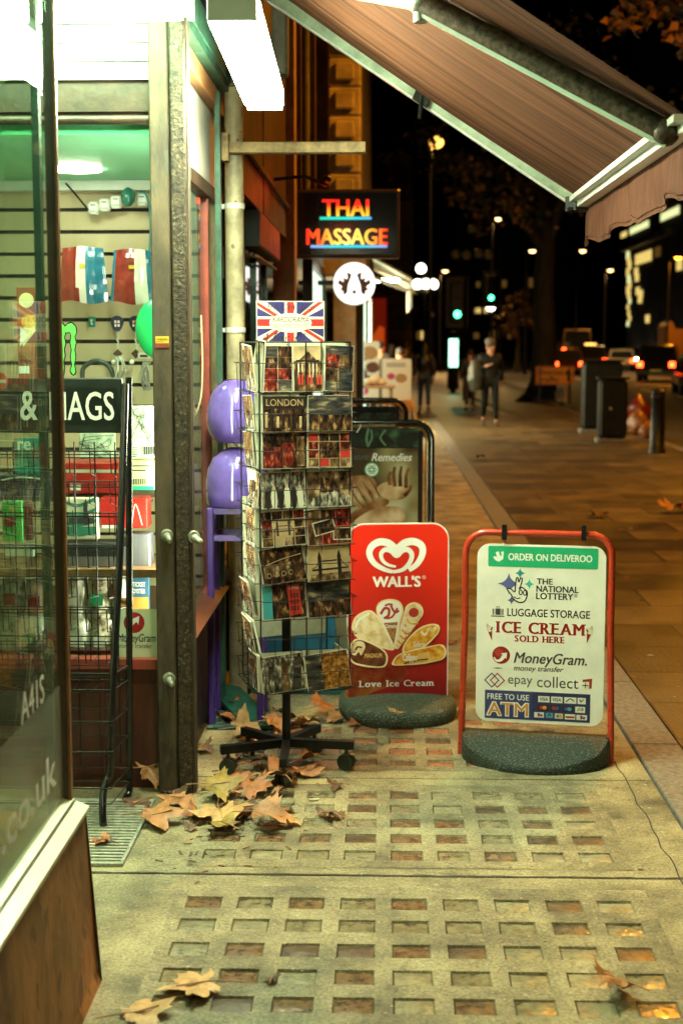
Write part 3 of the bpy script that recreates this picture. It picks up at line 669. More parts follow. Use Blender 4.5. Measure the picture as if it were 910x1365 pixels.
D = thing('pavement_sign', 'white hanging panel sign in a red tube frame, listing lottery, luggage storage and ice cream', 'sign', mid, rz)
zt = A(715, 711, mid.y).z; hw = (p1 - p0).length / 2 + .004
g = MB(); rr = .085
pts = [(-hw, 0, .0)] + [(-hw + .004 * i, 0, zt * .2 * i) for i in range(1, 4)] + [(-hw + .012, 0, zt - rr - .02)]
for i in range(1, 9):
    a = R(180 - 90 * i / 8); pts.append((-hw + .012 + rr + rr * math.cos(a), 0, zt - rr + rr * math.sin(a)))
pts += [(-x, 0, z) for x, _, z in pts[::-1]]
g.tube(pts, .0135, 12); g.build('tube_frame', red_tube, D)
zb = A(715, 964, mid.y).z; fr = Fr((0, -.006, zb), (1, 0, 0), (0, 0, 1)); ox = .012
def P4(l): return [(c4(*q)[0] + ox, c4(*q)[1]) for q in l]
def B4(x0, y0, x1, y1): a, b = c4(x0, y1), c4(x1, y0); return (a[0] + ox, a[1], b[0] + ox, b[1])
a = c4(455, 116); Wp, Hp = .505, a[1]
g = MB(); g.prism(rrect(ox - Wp / 2, 0, ox + Wp / 2, Hp, .05, 7), fr, -.012, 0, 0); g.build('hanging_panel', [sign_white], D)
g = MB()
for cx in (268, 670): x, y, _, _ = B4(cx - 10, 145, cx + 10, 75); g.obox(fr.p(x + .008, y + .02, .004), (.009, 0, 0), (0, .010, 0), (0, 0, .03))
g.build('hanger_clip', black_metal, D)
O1, O2, O3, O4 = .0008, .0013, .0018, .0023
g = MB(); q = B4(185, 130, 744, 228); g.flat(rrect(*q, .006, 4), fr, O1, 0); g.text('ORDER ON DELIVEROO', fr, *B4(288, 165, 714, 195), O2, 1, .035)
g.flat(P4([(224, 154), (240, 150), (245, 172), (256, 172), (250, 152), (266, 150), (262, 190), (240, 204), (222, 196), (211, 182), (216, 175), (230, 178)]), fr, O2, 1)
g.build('green_banner', [deliver_green, white_print], D)
g = MB(); fl = lambda pts, m, o=O1: g.flat(P4(pts), fr, o, m)
fl(star4(292, 318, 58, 56), 0); fl(star4(305, 404, 22, 24), 0); fl(star4(349, 262, 27, 28), 1); fl(star4(396, 318, 25, 27), 2)
hand = [(282, 345), (302, 345), (322, 360), (325, 330), (330, 291), (337, 286), (343, 309), (350, 290), (360, 291), (353, 325), (345, 345), (358, 336), (372, 345), (384, 356), (385, 378), (374, 406), (350, 415), (322, 402), (302, 372)]
fl(hand, 3, O2); g.ribbon(P4(hand), .0048, fr, O3, 4, 4, True)
for cx, cy in ((352, 362), (374, 364)): g.ribbon(P4(ell(cx, cy, 8, 13, 12)), .004, fr, O3, 4, 0, True)
g.ribbon(P4([(318, 385), (335, 395), (350, 390)]), .004, fr, O3, 4)
g.build('lottery_emblem', [print_indigo, print_teal, print_mint, sign_white, black_print], D)
g = MB()
for t, b in (('THE', (434, 289, 516, 318)), ('NATIONAL', (432, 328, 647, 358)), ('LOTTERY', (431, 365, 620, 396))): g.text(t, fr, *B4(*b), O1, 0, .03)
g.text('\u00ae', fr, *B4(623, 366, 641, 384), O1, 0)
g.build('lottery_lettering', black_print, D)
g = MB(); g.text('LUGGAGE STORAGE', fr, *B4(284, 453, 705, 487), O1, 0, .018)
g.build('luggage_lettering', black_print, D)
g = MB(); x = B4
for b in ((224, 450, 249, 482), (208, 450, 214, 482), (218, 450, 221, 482), (252, 450, 255, 482), (258, 450, 264, 482), (200, 487, 269, 491)): q = x(*b); g.rect(*q, fr, O1, 0)
g.ribbon(P4([(230, 450), (230, 439), (243, 439), (243, 450)]), .0028, fr, O1, 0, 0)
g.build('luggage_icon', print_grey, D)
g = MB(); g.slab('ICE CREAM', fr, *B4(224, 523, 678, 575), O1, 0, .045, .10); g.slab('SOLD HERE', fr, *B4(322, 591, 577, 620), O1, 0, .045, .10); g.build('red_lettering', print_red, D)
for fx, x0 in ((1, 196), (-1, 700)):
    g = MB(); X = lambda dx: x0 + fx * dx
    g.flat(P4([(X(-12), 570), (X(10), 566), (X(10), 620)]), fr, O1, 1); g.flat(P4(ell(X(-4), 556, 15, 18, 14)), fr, O2, 0); g.flat(P4(ell(X(-14), 540, 7, 12, 10)), fr, O3, 2); g.flat(P4([(X(2), 560), (X(10), 545), (X(14), 548), (X(8), 566)]), fr, O3, 3)
    g.build('cone_picture', [M('cone_cream', (.72, .62, .42), .4), print_red, M('cone_shade', (.55, .5, .40), .4), black_print], D)
g = MB(); g.flat(P4(ell(253, 694, 46, 46, 32)), fr, O1, 0); g.flat(P4(ell(243, 680, 24, 20, 20, .5)), fr, O2, 3)
g.ribbon(P4([(216, 705), (228, 722), (250, 720), (268, 698)]), lambda t: (.004 + .012 * t), fr, O3, 1); g.flat(P4([(252, 684), (284, 680), (280, 715), (272, 702)]), fr, O3, 1)
g.flat(P4([(206, 763), (235, 759), (266, 763), (235, 767)]), fr, O1, 2)
g.build('arrow_emblem', [M('ball_red', (.28, .012, .012), .3), white_print, M('underline_green', (.12, .18, .06), .5), M('ball_light', (.42, .04, .03), .3)], D)
g = MB(); g.text('MoneyGram.', fr, *B4(318, 681, 692, 750), O1, 0, .02, .25); g.text('money transfer', fr, *B4(318, 748, 573, 781), O1, 0, .008, .25)
g.text('epay', fr, *B4(289, 812, 415, 860), O1, 0, -.002); g.text('collect', fr, *B4(438, 803, 650, 858), O1, 0, .0)
g.build('grey_lettering', print_grey, D)
g = MB()
for cx, m in ((205, 0), (234, 1)): g.ribbon(P4([(cx - 36, 828), (cx, 791), (cx + 36, 828), (cx, 865)]), .0062, fr, O1 + m * .0005, m, 0, True)
g.flat(P4([(671, 812), (719, 805), (717, 856), (704, 860), (704, 822), (671, 824)]), fr, O1, 2); q = B4(683, 826, 687, 856); g.rect(*q, fr, O2, 3); q = B4(669, 839, 700, 843); g.rect(*q, fr, O2 + .0003, 3)
g.build('link_emblem', [print_navy, print_red, M('corner_red', (.36, .04, .02), .4), black_print], D)
g = MB(); q = B4(168, 888, 711, 1030); g.rect(*q, fr, O1, 0); q = B4(412, 889, 710, 1029); g.rect(*q, fr, O2 - .0003, 1)
g.text('FREE TO USE', fr, *B4(182, 901, 398, 928), O2, 2, .012); g.text('ATM', fr, *B4(176, 943, 398, 1017), O2, 2, .065); g.text('ATM', fr, *B4(182, 948, 394, 1012), O3, 3, .018)
cards = [((445, 905, 503, 936), 4, 'VISA'), ((511, 906, 570, 938), 4, 'VISA'), ((578, 907, 640, 939), 4, None), ((646, 908, 688, 940), 4, 'V'),
         ((443, 950, 497, 980), 5, 'o'), ((507, 951, 560, 982), 5, 'b'), ((568, 953, 627, 984), 5, 'c'), ((635, 955, 685, 986), 4, 'JCB'),
         ((425, 991, 475, 1018), 4, 'r'), ((485, 992, 521, 1018), 6, None), ((530, 994, 573, 1021), 7, 'oo'), ((582, 996, 635, 1023), 4, 'y'), ((641, 998, 695, 1024), 4, 'r')]
for b, m, t in cards:
    g.rect(*B4(*b), fr, O2, m); x0, y0, x1, y1 = b; cx, cy = (x0 + x1) / 2, (y0 + y1) / 2
    if t in ('VISA', 'V', 'JCB'): g.text(t, fr, *B4(x0 + 8, cy - 9, x1 - 8, cy + 8), O3, 1, .03, .15)
    elif t in ('o', 'b', 'c'):
        g.flat(P4(ell(cx - 8, cy, 11, 10, 14)), fr, O3, 8 if t != 'c' else 9); g.flat(P4(ell(cx + 8, cy, 11, 10, 14)), fr, O4, {'o': 3, 'b': 9, 'c': 6}[t])
    elif t == 'r': g.rect(*B4(cx - 8, cy - 10, cx + 4, cy + 8), fr, O3, 8); g.rect(*B4(cx + 5, cy - 4, cx + 18, cy + 8), fr, O3, 9)
    elif t == 'y': g.rect(*B4(x0 + 3, cy - 3, x1 - 3, cy + 6), fr, O3, 8)
    elif t == 'oo': g.flat(P4(ell(cx - 5, cy, 6, 7, 10)), fr, O3, 9); g.flat(P4(ell(cx + 8, cy, 6, 7, 10)), fr, O3, 3)
    else: g.ribbon(P4([(x0 + 10, cy + 8), (cx, cy - 9), (x1 - 10, cy + 4)]), .004, fr, O3, 5)
g.build('cash_machine_banner', [print_navy, M('print_deep_navy', (.022, .026, .09), .35), white_print, print_orange, M('card_white', (.68, .66, .58), .4), black_print, M('card_blue', (.08, .28, .45), .4), M('card_cream', (.5, .42, .25), .4), print_red, M('card_navy', (.05, .07, .25), .4)], D)
def dbase(hw, b, zback, lip, name, par, yoff=.0, N=28, back=.05):
    """D-shaped weighted foot, its top sloping down to the front"""
    g = MB(); K = 7; rings = []
    for j in range(K + 1):
        f = j / K; ring = []
        for i in range(N + 1):
            t = math.pi * i / N; x = -hw * math.cos(t) * f; y = -b * math.sin(t) * f
            d = (-y / b); ring.append((x, y + yoff, zback + (lip - zback) * d ** 1.15 - .006 * f ** 6))
        rings.append(ring)
    v = sum(rings, []); n = N + 1; f = [(j * n + i, (j + 1) * n + i, (j + 1) * n + i + 1, j * n + i + 1) for j in range(K) for i in range(N)]
    g.add(v, f, 0, True)
    prev = rings[-1]
    for gx, zf in ((1.02, .9), (1.03, .45), (1.02, 0.0)):
        nx = [(-hw * gx * math.cos(math.pi * i / N), -b * gx * math.sin(math.pi * i / N) + yoff, prev0[2] * zf if zf < .9 else prev0[2] - .006) for i, prev0 in enumerate(rings[-1])]
        g.add(prev + nx, [(i, n + i, n + i + 1, i + 1) for i in range(N)], 0, True); prev = nx
    g.box(-hw * 1.01, yoff + .0005, 0, hw * 1.01, yoff + back, zback - .004)
    return g.build(name, granular, par)
dbase(hw - .012, .215, .105, .035, 'weighted_foot', D, -.012)

# ---- red ice cream sign
q0, q1 = G(455, 943), G(602, 940); wy = 6.30
wc = A(529, 935, wy); W = thing('ice_cream_sign', 'bright red ice cream board with a white double heart, on an oval foot', 'sign', (wc.x, wy, 0), R(6.5))
pw = abs(A(596, 820, wy).x - A(461, 820, wy).x) / math.cos(R(6.5)); k3 = pw / 604
zb, zt = A(530, 938, wy).z, A(530, 697, wy).z
kv = (zt - zb) / (1150 - 78)
ice_red = M('ice_red', (.62, .018, .008), .3, 0, .05, 3, coat=.2)
ice_dark = M('ice_dark_red', (.36, .010, .010), .3)
fr = Fr((0, -.012, zb), (1, 0, 0), (0, 0, 1)); H3 = zt - zb
def P3(l): return [((x - 403) * k3, (1150 - y) * kv) for x, y in l]
def B3(x0, y0, x1, y1): a, b = P3([(x0, y1), (x1, y0)]); return (*a, *b)
out = []
def arch(ins): 
    h, r = pw / 2 - ins, .075 - ins * .5; pts = [(-h, ins * .2), (h, ins * .2)]
    for i in range(9): a = R(90 * i / 8); pts.append((h - r + r * math.cos(a), H3 - ins - r + r * math.sin(a)))
    for i in range(9): a = R(90 + 90 * i / 8); pts.append((-h + r + r * math.cos(a), H3 - ins - r + r * math.sin(a)))
    return pts
g = MB(); g.prism(arch(0), fr, -.016, 0, 0); g.build('board', M('board_edge', (.75, .7, .62), .4), W)
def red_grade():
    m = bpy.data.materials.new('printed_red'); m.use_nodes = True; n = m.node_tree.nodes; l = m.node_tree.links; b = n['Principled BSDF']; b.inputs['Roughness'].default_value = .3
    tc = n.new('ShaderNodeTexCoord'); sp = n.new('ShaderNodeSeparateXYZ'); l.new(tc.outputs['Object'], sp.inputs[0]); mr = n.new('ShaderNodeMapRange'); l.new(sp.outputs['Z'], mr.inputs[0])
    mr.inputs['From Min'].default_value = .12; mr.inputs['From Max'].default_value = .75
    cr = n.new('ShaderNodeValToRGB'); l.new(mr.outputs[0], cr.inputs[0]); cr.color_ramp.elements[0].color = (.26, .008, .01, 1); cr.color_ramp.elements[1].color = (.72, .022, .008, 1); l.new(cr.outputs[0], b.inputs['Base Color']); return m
g = MB(); g.flat(arch(.005), fr, .0008, 0); g.build('red_print', red_grade(), W)
heart_o = [(466, 353), (515, 318), (546, 262), (542, 212), (500, 187), (445, 192), (394, 226), (345, 194), (292, 186), (246, 212), (233, 258), (262, 310), (318, 345), (372, 362)]
heart_i = [(372, 362), (430, 350), (472, 308), (484, 262), (462, 234), (428, 237), (394, 266), (362, 239), (325, 232), (302, 256), (312, 296), (348, 322), (390, 331)]
g = MB(); wf = lambda t: .030 * (.30 + .85 * math.sin(math.pi * min(1, .14 + t * .8)) ** .8)
g.ribbon(P3([(x - 3, y + 5) for x, y in heart_o]), wf, fr, O1, 1); g.ribbon(P3([(x - 3, y + 5) for x, y in heart_i]), lambda t: .020 * (.35 + .8 * math.sin(math.pi * min(1, .15 + t * .8))), fr, O1, 1)
g.ribbon(P3(heart_o), wf, fr, O2 + .0003, 0); g.ribbon(P3(heart_i), lambda t: .021 * (.35 + .8 * math.sin(math.pi * min(1, .15 + t * .8))), fr, O2 + .0005, 0)
g.build('heart_emblem', [white_print, ice_dark], W)
g = MB(); g.text("WALL'S", fr, *B3(252, 386, 538, 452), O2, 0, .05); g.text('\u00ae', fr, *B3(546, 385, 569, 408), O2, 0)
g.build('brand_lettering', white_print, W)
g = MB(); g.slab('Love Ice Cream', fr, *B3(176, 1004, 617, 1041), O4 + .001, 0, .02, .09, .14)
g.build('slogan_lettering', white_print, W)
peach = photo('peach_print', [(.30, .03, .008), (.62, .20, .04), (.72, .36, .12)], 26, detail=6)
cream_glow = M('cream_outline', (.85, .70, .38), .4); vanilla = photo('vanilla_print', [(.62, .42, .18), (.80, .66, .38), (.85, .76, .55)], 30)
choco = photo('choco_print', [(.05, .012, .005), (.10, .025, .01), (.17, .05, .02)], 30); waffle = photo('waffle_print', [(.2, .07, .02), (.5, .25, .08)], 160, vor=True)
orange_ice = photo('orange_ice_print', [(.55, .18, .01), (.70, .34, .03), (.80, .5, .12)], 34); red_swirl = M('swirl_red', (.38, .03, .015), .4)
g = MB(); g.flat(P3([(97, 938), (150, 925), (300, 932), (455, 925), (470, 965), (425, 1020), (250, 1075), (160, 1120), (97, 1148)]), fr, O1, 0); g.build('peach_picture', peach, W)
def grow(poly, d):
    cx = sum(p[0] for p in poly) / len(poly); cy = sum(p[1] for p in poly) / len(poly); o = []
    for x, y in poly:
        L = math.hypot(x - cx, y - cy); o.append((cx + (x - cx) * (L + d) / L, cy + (y - cy) * (L + d) / L))
    return o
def sm(poly, n=5): return [(p.x, p.y) for p in smooth2([(*q, 0) for q in poly], n, True)]
def capsule(x0, y0, x1, y1, r0, r1):
    a = math.atan2(y1 - y0, x1 - x0); o = []
    for i in range(11): t = a + R(90 + 180 * i / 10); o.append((x0 + r0 * math.cos(t), y0 + r0 * math.sin(t)))
    for i in range(11): t = a + R(-90 + 180 * i / 10); o.append((x1 + r1 * math.cos(t), y1 + r1 * math.sin(t)))
    return o
mm = [cream_glow, vanilla, choco, waffle, orange_ice, red_swirl, white_print, print_gold]
def ice(poly, m, extra, z):
    g = MB(); g.flat(P3(grow(poly, 11)), fr, z, 0); g.flat(P3(poly), fr, z + .0004, m); extra(g, z + .0008); g.build('ice_cream_picture', mm, W)
def e1_(g, z): g.text('MAGNUM', fr, *B3(205, 722, 312, 740), z, 7, .02); g.flat(P3(ell(262, 712, 9, 5, 10)), fr, z, 7); g.ribbon(P3([(150, 690), (175, 640), (235, 605)]), .010, fr, z, 6)
ice(sm([(142, 668), (168, 622), (238, 597), (290, 650), (372, 795), (340, 815), (190, 752), (146, 712)]), 1, e1_, O1 + .0003)
def e2_(g, z): g.flat(P3([(318, 662), (402, 658), (380, 795)]), fr, z, 3); g.ribbon(P3([(300, 610), (325, 575), (350, 585), (345, 620), (320, 635)]), .012, fr, z, 5); g.ribbon(P3([(360, 560), (385, 600), (410, 590)]), .010, fr, z, 5); g.ribbon(P3([(335, 636), (370, 625), (400, 575)]), .009, fr, z + .0002, 5); g.ribbon(P3([(325, 560), (350, 552), (372, 556)]), .009, fr, z, 5); g.text('Cornetto', fr, *B3(330, 670, 396, 692), z + .0003, 6, .03, .2)
ice(sm([(285, 590), (300, 548), (350, 532), (405, 545), (425, 590), (410, 650), (382, 795), (312, 660)]), 6, e2_, O1 + .0016)
def e3_(g, z):
    g.flat(P3(ell(497, 603, 30, 28, 18)), fr, z + .0002, 5)
    for i in range(5): g.ribbon(P3([(455 - i * 13, 640 + i * 32), (480 - i * 14, 668 + i * 30), (525 - i * 22, 668 + i * 26)]), .008, fr, z, 4)
    g.text('Twister', fr, *B3(418, 680, 498, 704), z + .0003, 6, .02, .3)
ice(capsule(495, 605, 402, 795, 52, 14), 1, e3_, O1 + .0029)
def e4_(g, z): g.text('Solero', fr, *B3(492, 775, 565, 808), z, 6, .03, .3); g.ribbon(P3([(540, 715), (565, 735), (590, 700), (610, 715), (630, 690)]), .011, fr, z, 1)
ice(sm([(440, 810), (470, 760), (540, 700), (600, 680), (640, 690), (635, 730), (570, 790), (500, 835), (450, 840)]), 4, e4_, O1 + .0042)
def e5_(g, z): g.text('Calippo', fr, *B3(432, 845, 520, 902), z + .0002, 6, .04, .2); g.flat(P3([(520, 850), (590, 835), (600, 885), (525, 895)]), fr, z, 7); g.ribbon(P3([(440, 905), (510, 888), (585, 880)]), .006, fr, z + .0001, 2)
ice(sm([(385, 885), (430, 845), (560, 818), (650, 800), (682, 830), (670, 875), (600, 893), (400, 912)]), 4, e5_, O1 + .0055)
def e6_(g, z): g.text('MAGNUM', fr, *B3(205, 840, 308, 866), z, 7, .02); g.flat(P3(sm([(128, 835), (145, 775), (190, 768), (208, 800), (185, 850), (170, 830), (150, 850)])), fr, z, 1); g.ribbon(P3([(150, 820), (165, 800), (190, 805)]), .008, fr, z + .0002, 2)
ice(sm([(122, 838), (140, 775), (190, 762), (305, 820), (333, 870), (305, 918), (170, 900), (128, 872)]), 2, e6_, O1 + .0068)
# oval foot
g = MB(); fx, fy = .262, .30; prof = [(.97, 0), (1, .012), (1.0, .045), (.975, .062), (.92, .072), (.6, .082), (.3, .088), (.02, .09)]
v = []; N = 40
for r, z in prof:
    for i in range(N):
        t = 2 * math.pi * i / N; ex = .8; v.append((fx * r * math.copysign(abs(math.cos(t)) ** ex, math.cos(t)), fy * r * math.copysign(abs(math.sin(t)) ** ex, math.sin(t)), z))
g.add(v, [(j * N + i, j * N + (i + 1) % N, (j + 1) * N + (i + 1) % N, (j + 1) * N + i) for j in range(len(prof) - 1) for i in range(N)], 0, True); g.add(v[-N:], [tuple(range(N))], 0, True)
zz = lambda x, y: .0905 - .035 * ((x / fx) ** 2 + (y / fy) ** 2) ** 1.0
foot_m = M('sage_rubber', (.03, .055, .035), .5, 0, .4, 90, .8, 150, spots=(140, .58, (.16, .19, .13)))
ft = g.build('oval_foot', foot_m, W)
for hp, r in ((heart_o, .004), (heart_i, .0035)):
    g = MB(); pts = [Vector(((x - 400) * .0009, -.19 - (y - 270) * .00075 * .9, 0)) for x, y in hp]; pts = smooth2(pts, 4); pts = [Vector((p.x, p.y, zz(p.x, p.y) - .0005)) for p in pts]; g.tube(pts, r, 6); g.build('raised_heart', M('dark_rubber_line', (.012, .018, .014), .5), ft)

# ---- black A-boards further back
def aboard(name, label, Y, pxl, pxr, pyt, build):
    xr = A(pxr, 600, Y).x; xl = A(pxl, 600, Y).x; zt = A(500, pyt, Y).z; hw = (xr - xl) / 2
    t = thing(name, label, 'sign', ((xl + xr) / 2, Y, 0)); g = MB(); rr = .10
    pts = [(-hw, -.12, 0), (-hw, .0, zt - rr)] + [(-hw + rr + rr * math.cos(R(180 - 90 * i / 8)), .012, zt - rr + rr * math.sin(R(180 - 90 * i / 8))) for i in range(1, 9)]
    pts += [(-x, y, z) for x, y, z in pts[::-1]]; g.tube(pts, .016, 10); g.build('tube_frame', black_gloss, t)
    g = MB(); pts2 = [(x * .93, y + .03 + .14 * (1 - z / zt), z * .985) for x, y, z in pts]; g.tube(pts2, .012, 8); g.build('rear_frame', M('dull_gold_tube', (.3, .19, .08), .35, .6, .2, 20), t)
    g = MB(); g.box(-hw + .05, -.008, .12, hw - .05, .008, zt - .045); g.build('panel', black_gloss, t)
    build(t, hw, zt, Fr((0, -.009, 0), (1, 0, 0), (0, 0, 1))); return t
def remedies(t, hw, zt, fr):
    sc = 8.0 / 1896 / 5.69; cx0 = t.location.x
    def P(l): return [(A(440 + x / 5.69, 520 + y / 5.69, 8.0).x - cx0, A(440 + x / 5.69, 520 + y / 5.69, 8.0).z) for x, y in l]
    def B(x0, y0, x1, y1): a, b = P([(x0, y1), (x1, y0)]); return (*a, *b)
    skin = photo('skin_print', [(.06, .022, .008), (.24, .10, .035), (.50, .28, .13)], 9, detail=2); skin2 = photo('skin_print_light', [(.14, .055, .02), (.45, .25, .11), (.75, .55, .34)], 8, detail=2)
    bgp = photo('blurred_garden_print', [(.05, .03, .012), (.26, .21, .09), (.60, .56, .36)], 5, detail=1); flora = photo('dark_leaf_print', [(.005, .008, .005), (.012, .02, .012), (.05, .11, .05)], 14, detail=3)
    l = -hw + .06; r = B(0, 0, 668, 10)[2]
    g = MB(); a = P([(0, 1500), (0, 440)]); g.rect(l, a[0][1], r, a[1][1], fr, .001, 0); g.build('poster', bgp, t)
    g = MB(); a = P([(0, 432), (0, 285)]); g.rect(l, a[0][1], hw - .075, a[1][1], fr, .001, 0)
    b = B(265, 0, 305, 10); g.ribbon(P([(200, 320), (225, 285), (230, 260)]), .006, fr, .002, 2); g.ribbon(P([(290, 430), (275, 370), (290, 290)]), .014, fr, .002, 1); g.ribbon(P([(290, 420), (315, 360), (310, 300)]), .010, fr, .002, 1); g.ribbon(P([(420, 420), (380, 360), (420, 300)]), .010, fr, .002, 1)
    g.text('and massage', fr, *B(155, 255, 285, 280), .002, 3, 0, .2); g.text('acupuncture', fr, *B(290, 255, 490, 285), .002, 3, 0, .2); g.build('header_print', [flora, M('leaf_print', (.06, .16, .07), .5), white_print, M('ochre_print', (.4, .28, .12), .5)], t)
    g = MB(); g.text('Remedies', fr, *B(312, 478, 620, 537), .0035, 0, .02, .3); g.text('nature', fr, *B(160, 488, 285, 528), .0035, 1, .02, .3); g.build('poster_lettering', [white_print, print_grey], t)
    g = MB(); g.flat(P(ell(315, 602, 55, 55, 24)), fr, .003, 0); g.ribbon(P(ell(315, 602, 52, 52, 24)), .007, fr, .0035, 1, 0, True)
    for i in range(3): g.ribbon(P(ell(315, 602, 36, 14, 14, R(60 * i))), .004, fr, .004, 1, 0, True)
    g.build('round_emblem', [white_print, M('emblem_green', (.02, .28, .10), .5)], t)
    g = MB(); z = .0015
    g.flat(P(sm([(150, 940), (300, 850), (420, 820), (440, 860), (330, 930), (180, 1000), (120, 1020)])), fr, z, 0); g.flat(P(sm([(360, 730), (450, 690), (560, 720), (620, 740), (560, 820), (440, 830), (370, 780)])), fr, z + .0002, 1)
    g.flat(P(sm([(180, 1000), (330, 900), (500, 880), (560, 930), (540, 1000), (300, 1050)])), fr, z + .0003, 1)
    for i, (a, b, c, w) in enumerate((((455, 720), (440, 660), (460, 620), .022), ((490, 730), (480, 640), (490, 580), .022), ((530, 730), (530, 640), (540, 575), .022), ((575, 740), (575, 650), (595, 590), .022), ((560, 800), (600, 760), (612, 720), .02))): g.ribbon(P([a, b, c]), lambda t, w=w: w * (1 - .3 * t), fr, z + .0005 + i * .0001, 0)
    g.build('hands_picture', [skin, skin2], t)
    g = MB(); g.flat(P(sm([(100, 700), (180, 650), (290, 650), (350, 700), (340, 770), (240, 800), (130, 780)])), fr, .0026, 0)
    for i, (a, b, c) in enumerate((((170, 720), (220, 810), (270, 880)), ((220, 690), (270, 780), (310, 850)), ((270, 670), (320, 750), (355, 815)), ((140, 760), (180, 840), (240, 890)))): g.ribbon(P([a, b, c]), lambda t: .030 * (1 - .35 * t), fr, .0028 + i * .0002, 1); g.ribbon(P([(a[0] + 26, a[1]), (b[0] + 26, b[1]), (c[0] + 14, c[1] - 10)]), lambda t: .004, fr, .0029 + i * .0002, 2)
    g.build('upper_hand_picture', [skin, skin2, choco], t)
aboard('poster_board', 'black tube-framed poster board showing massaging hands and a round green emblem', 8.0, 420, 575, 563, remedies)
def board2(t, hw, zt, fr):
    g = MB(); g.rect(-hw + .07, .15, hw - .07, zt - .09, fr, .001, 0); g.ribbon([(-.02, zt - .3), (.02, zt - .2), (0, zt - .12)], .012, fr, .002, 1); g.ribbon([(.03, zt - .3), (.0, zt - .2), (.03, zt - .14)], .01, fr, .002, 1); g.build('poster', [MATS['dark_leaf_print'], MATS['leaf_print']], t)
aboard('poster_board', 'second black tube-framed board with a dark poster, partly behind the hands poster', 10.0, 405, 541, 533, board2)

# ---- purple ball machine and blue box behind the rack
purple = M('purple_gloss', (.13, .085, .36), .14, 0, .3, 7, coat=.8); purple_d = M('purple_paint', (.05, .022, .17), .35, 0, .25, 12)
Yp = 6.1; c1, c2, cb = A(315, 548, Yp), A(315, 672, Yp), G(305, 962)
T = thing('ball_machine', 'two stacked glossy purple ball shapes on a purple square stand, behind the postcard rack', 'display stand', (c1.x, Yp, 0)); r = .128
g = MB(); z1, z0 = A(322, 505, Yp).z, A(322, 590, Yp).z; g.lathe([(1e-3 if i == 12 else r * math.sin(math.pi * (.12 + .88 * i / 12)) ** .72, z0 + (z1 - z0) * (1 - math.cos(math.pi * i / 12)) / 2) for i in range(13)], (0, 0, 0), 32); g.build('upper_ball', purple, T)
g = MB(); zt_, zb_ = A(322, 596, Yp).z, A(322, 673, Yp).z; hh = zt_ - zb_
g.lathe([(r * .97, zb_), (r * 1.03, zb_ + .004), (r * 1.04, zb_ + hh * .2), (r * 1.04, zb_ + hh * .42), (r * .98, zb_ + hh * .62), (r * .8, zb_ + hh * .83), (r * .5, zb_ + hh * .95), (r * .2, zt_), (1e-3, zt_)], (0, 0, 0), 32); g.build('lower_ball', purple, T)
g = MB(); w_ = .105
for sx in (-1, 1):
    for sy in (-1, 1): g.bbox(sx * w_ - .014, sy * w_ - .014, .02, sx * w_ + .014, sy * w_ + .014, zb_, .004)
for z in (zb_ - .015, zb_ - .13):
    for sy in (-1, 1): g.box(-w_ + .015, sy * w_ - .012, z - .012, w_ - .015, sy * w_ + .012, z + .012)
    for sx in (-1, 1): g.box(sx * w_ - .012, -w_ + .015, z - .0125, sx * w_ + .012, w_ - .015, z + .0115)
g.build('stand', purple_d, T)
g = MB(); g.bbox(-.13, -.13, 0, .13, .13, .02, .006); g.build('foot_plate', M('teal_board', (.012, .08, .075), .5, 0, .4, 8), T)
Yb = 6.62; xl, xr = A(314, 850, Yb).x, A(466, 850, Yb).x; ztb, zbb = A(400, 718, Yb).z, A(400, 925, Yb).z
T = thing('blue_box', 'dark blue plastic covered box standing low behind the postcard rack', 'box', ((xl + xr) / 2, Yb + .15, 0))
blue_p = M('blue_plastic', (.012, .10, .17), .3, 0, .45, 5, .6, 9)
g = MB(); g.bbox(-(xr - xl) / 2, -.15, .035, (xr - xl) / 2, .15, ztb, .015); g.build('cover', blue_p, T)
g = MB(); g.bbox(-(xr - xl) / 2 - .02, -.16, 0, (xr - xl) / 2 + .02, .16, .034, .006); g.build('foot_plate', MATS['teal_board'], T)
g = MB(); a, b = G(296, 935), G(350, 975); g.bar(a + Vector((0, 0, .07)), b + Vector((0, 0, .02)), .14, .016)
tag(g.build('plank', M('green_board', (.012, .08, .055), .5, 0, .4, 8)), 'green painted plank lying on the pavement left of the rack foot', 'plank')

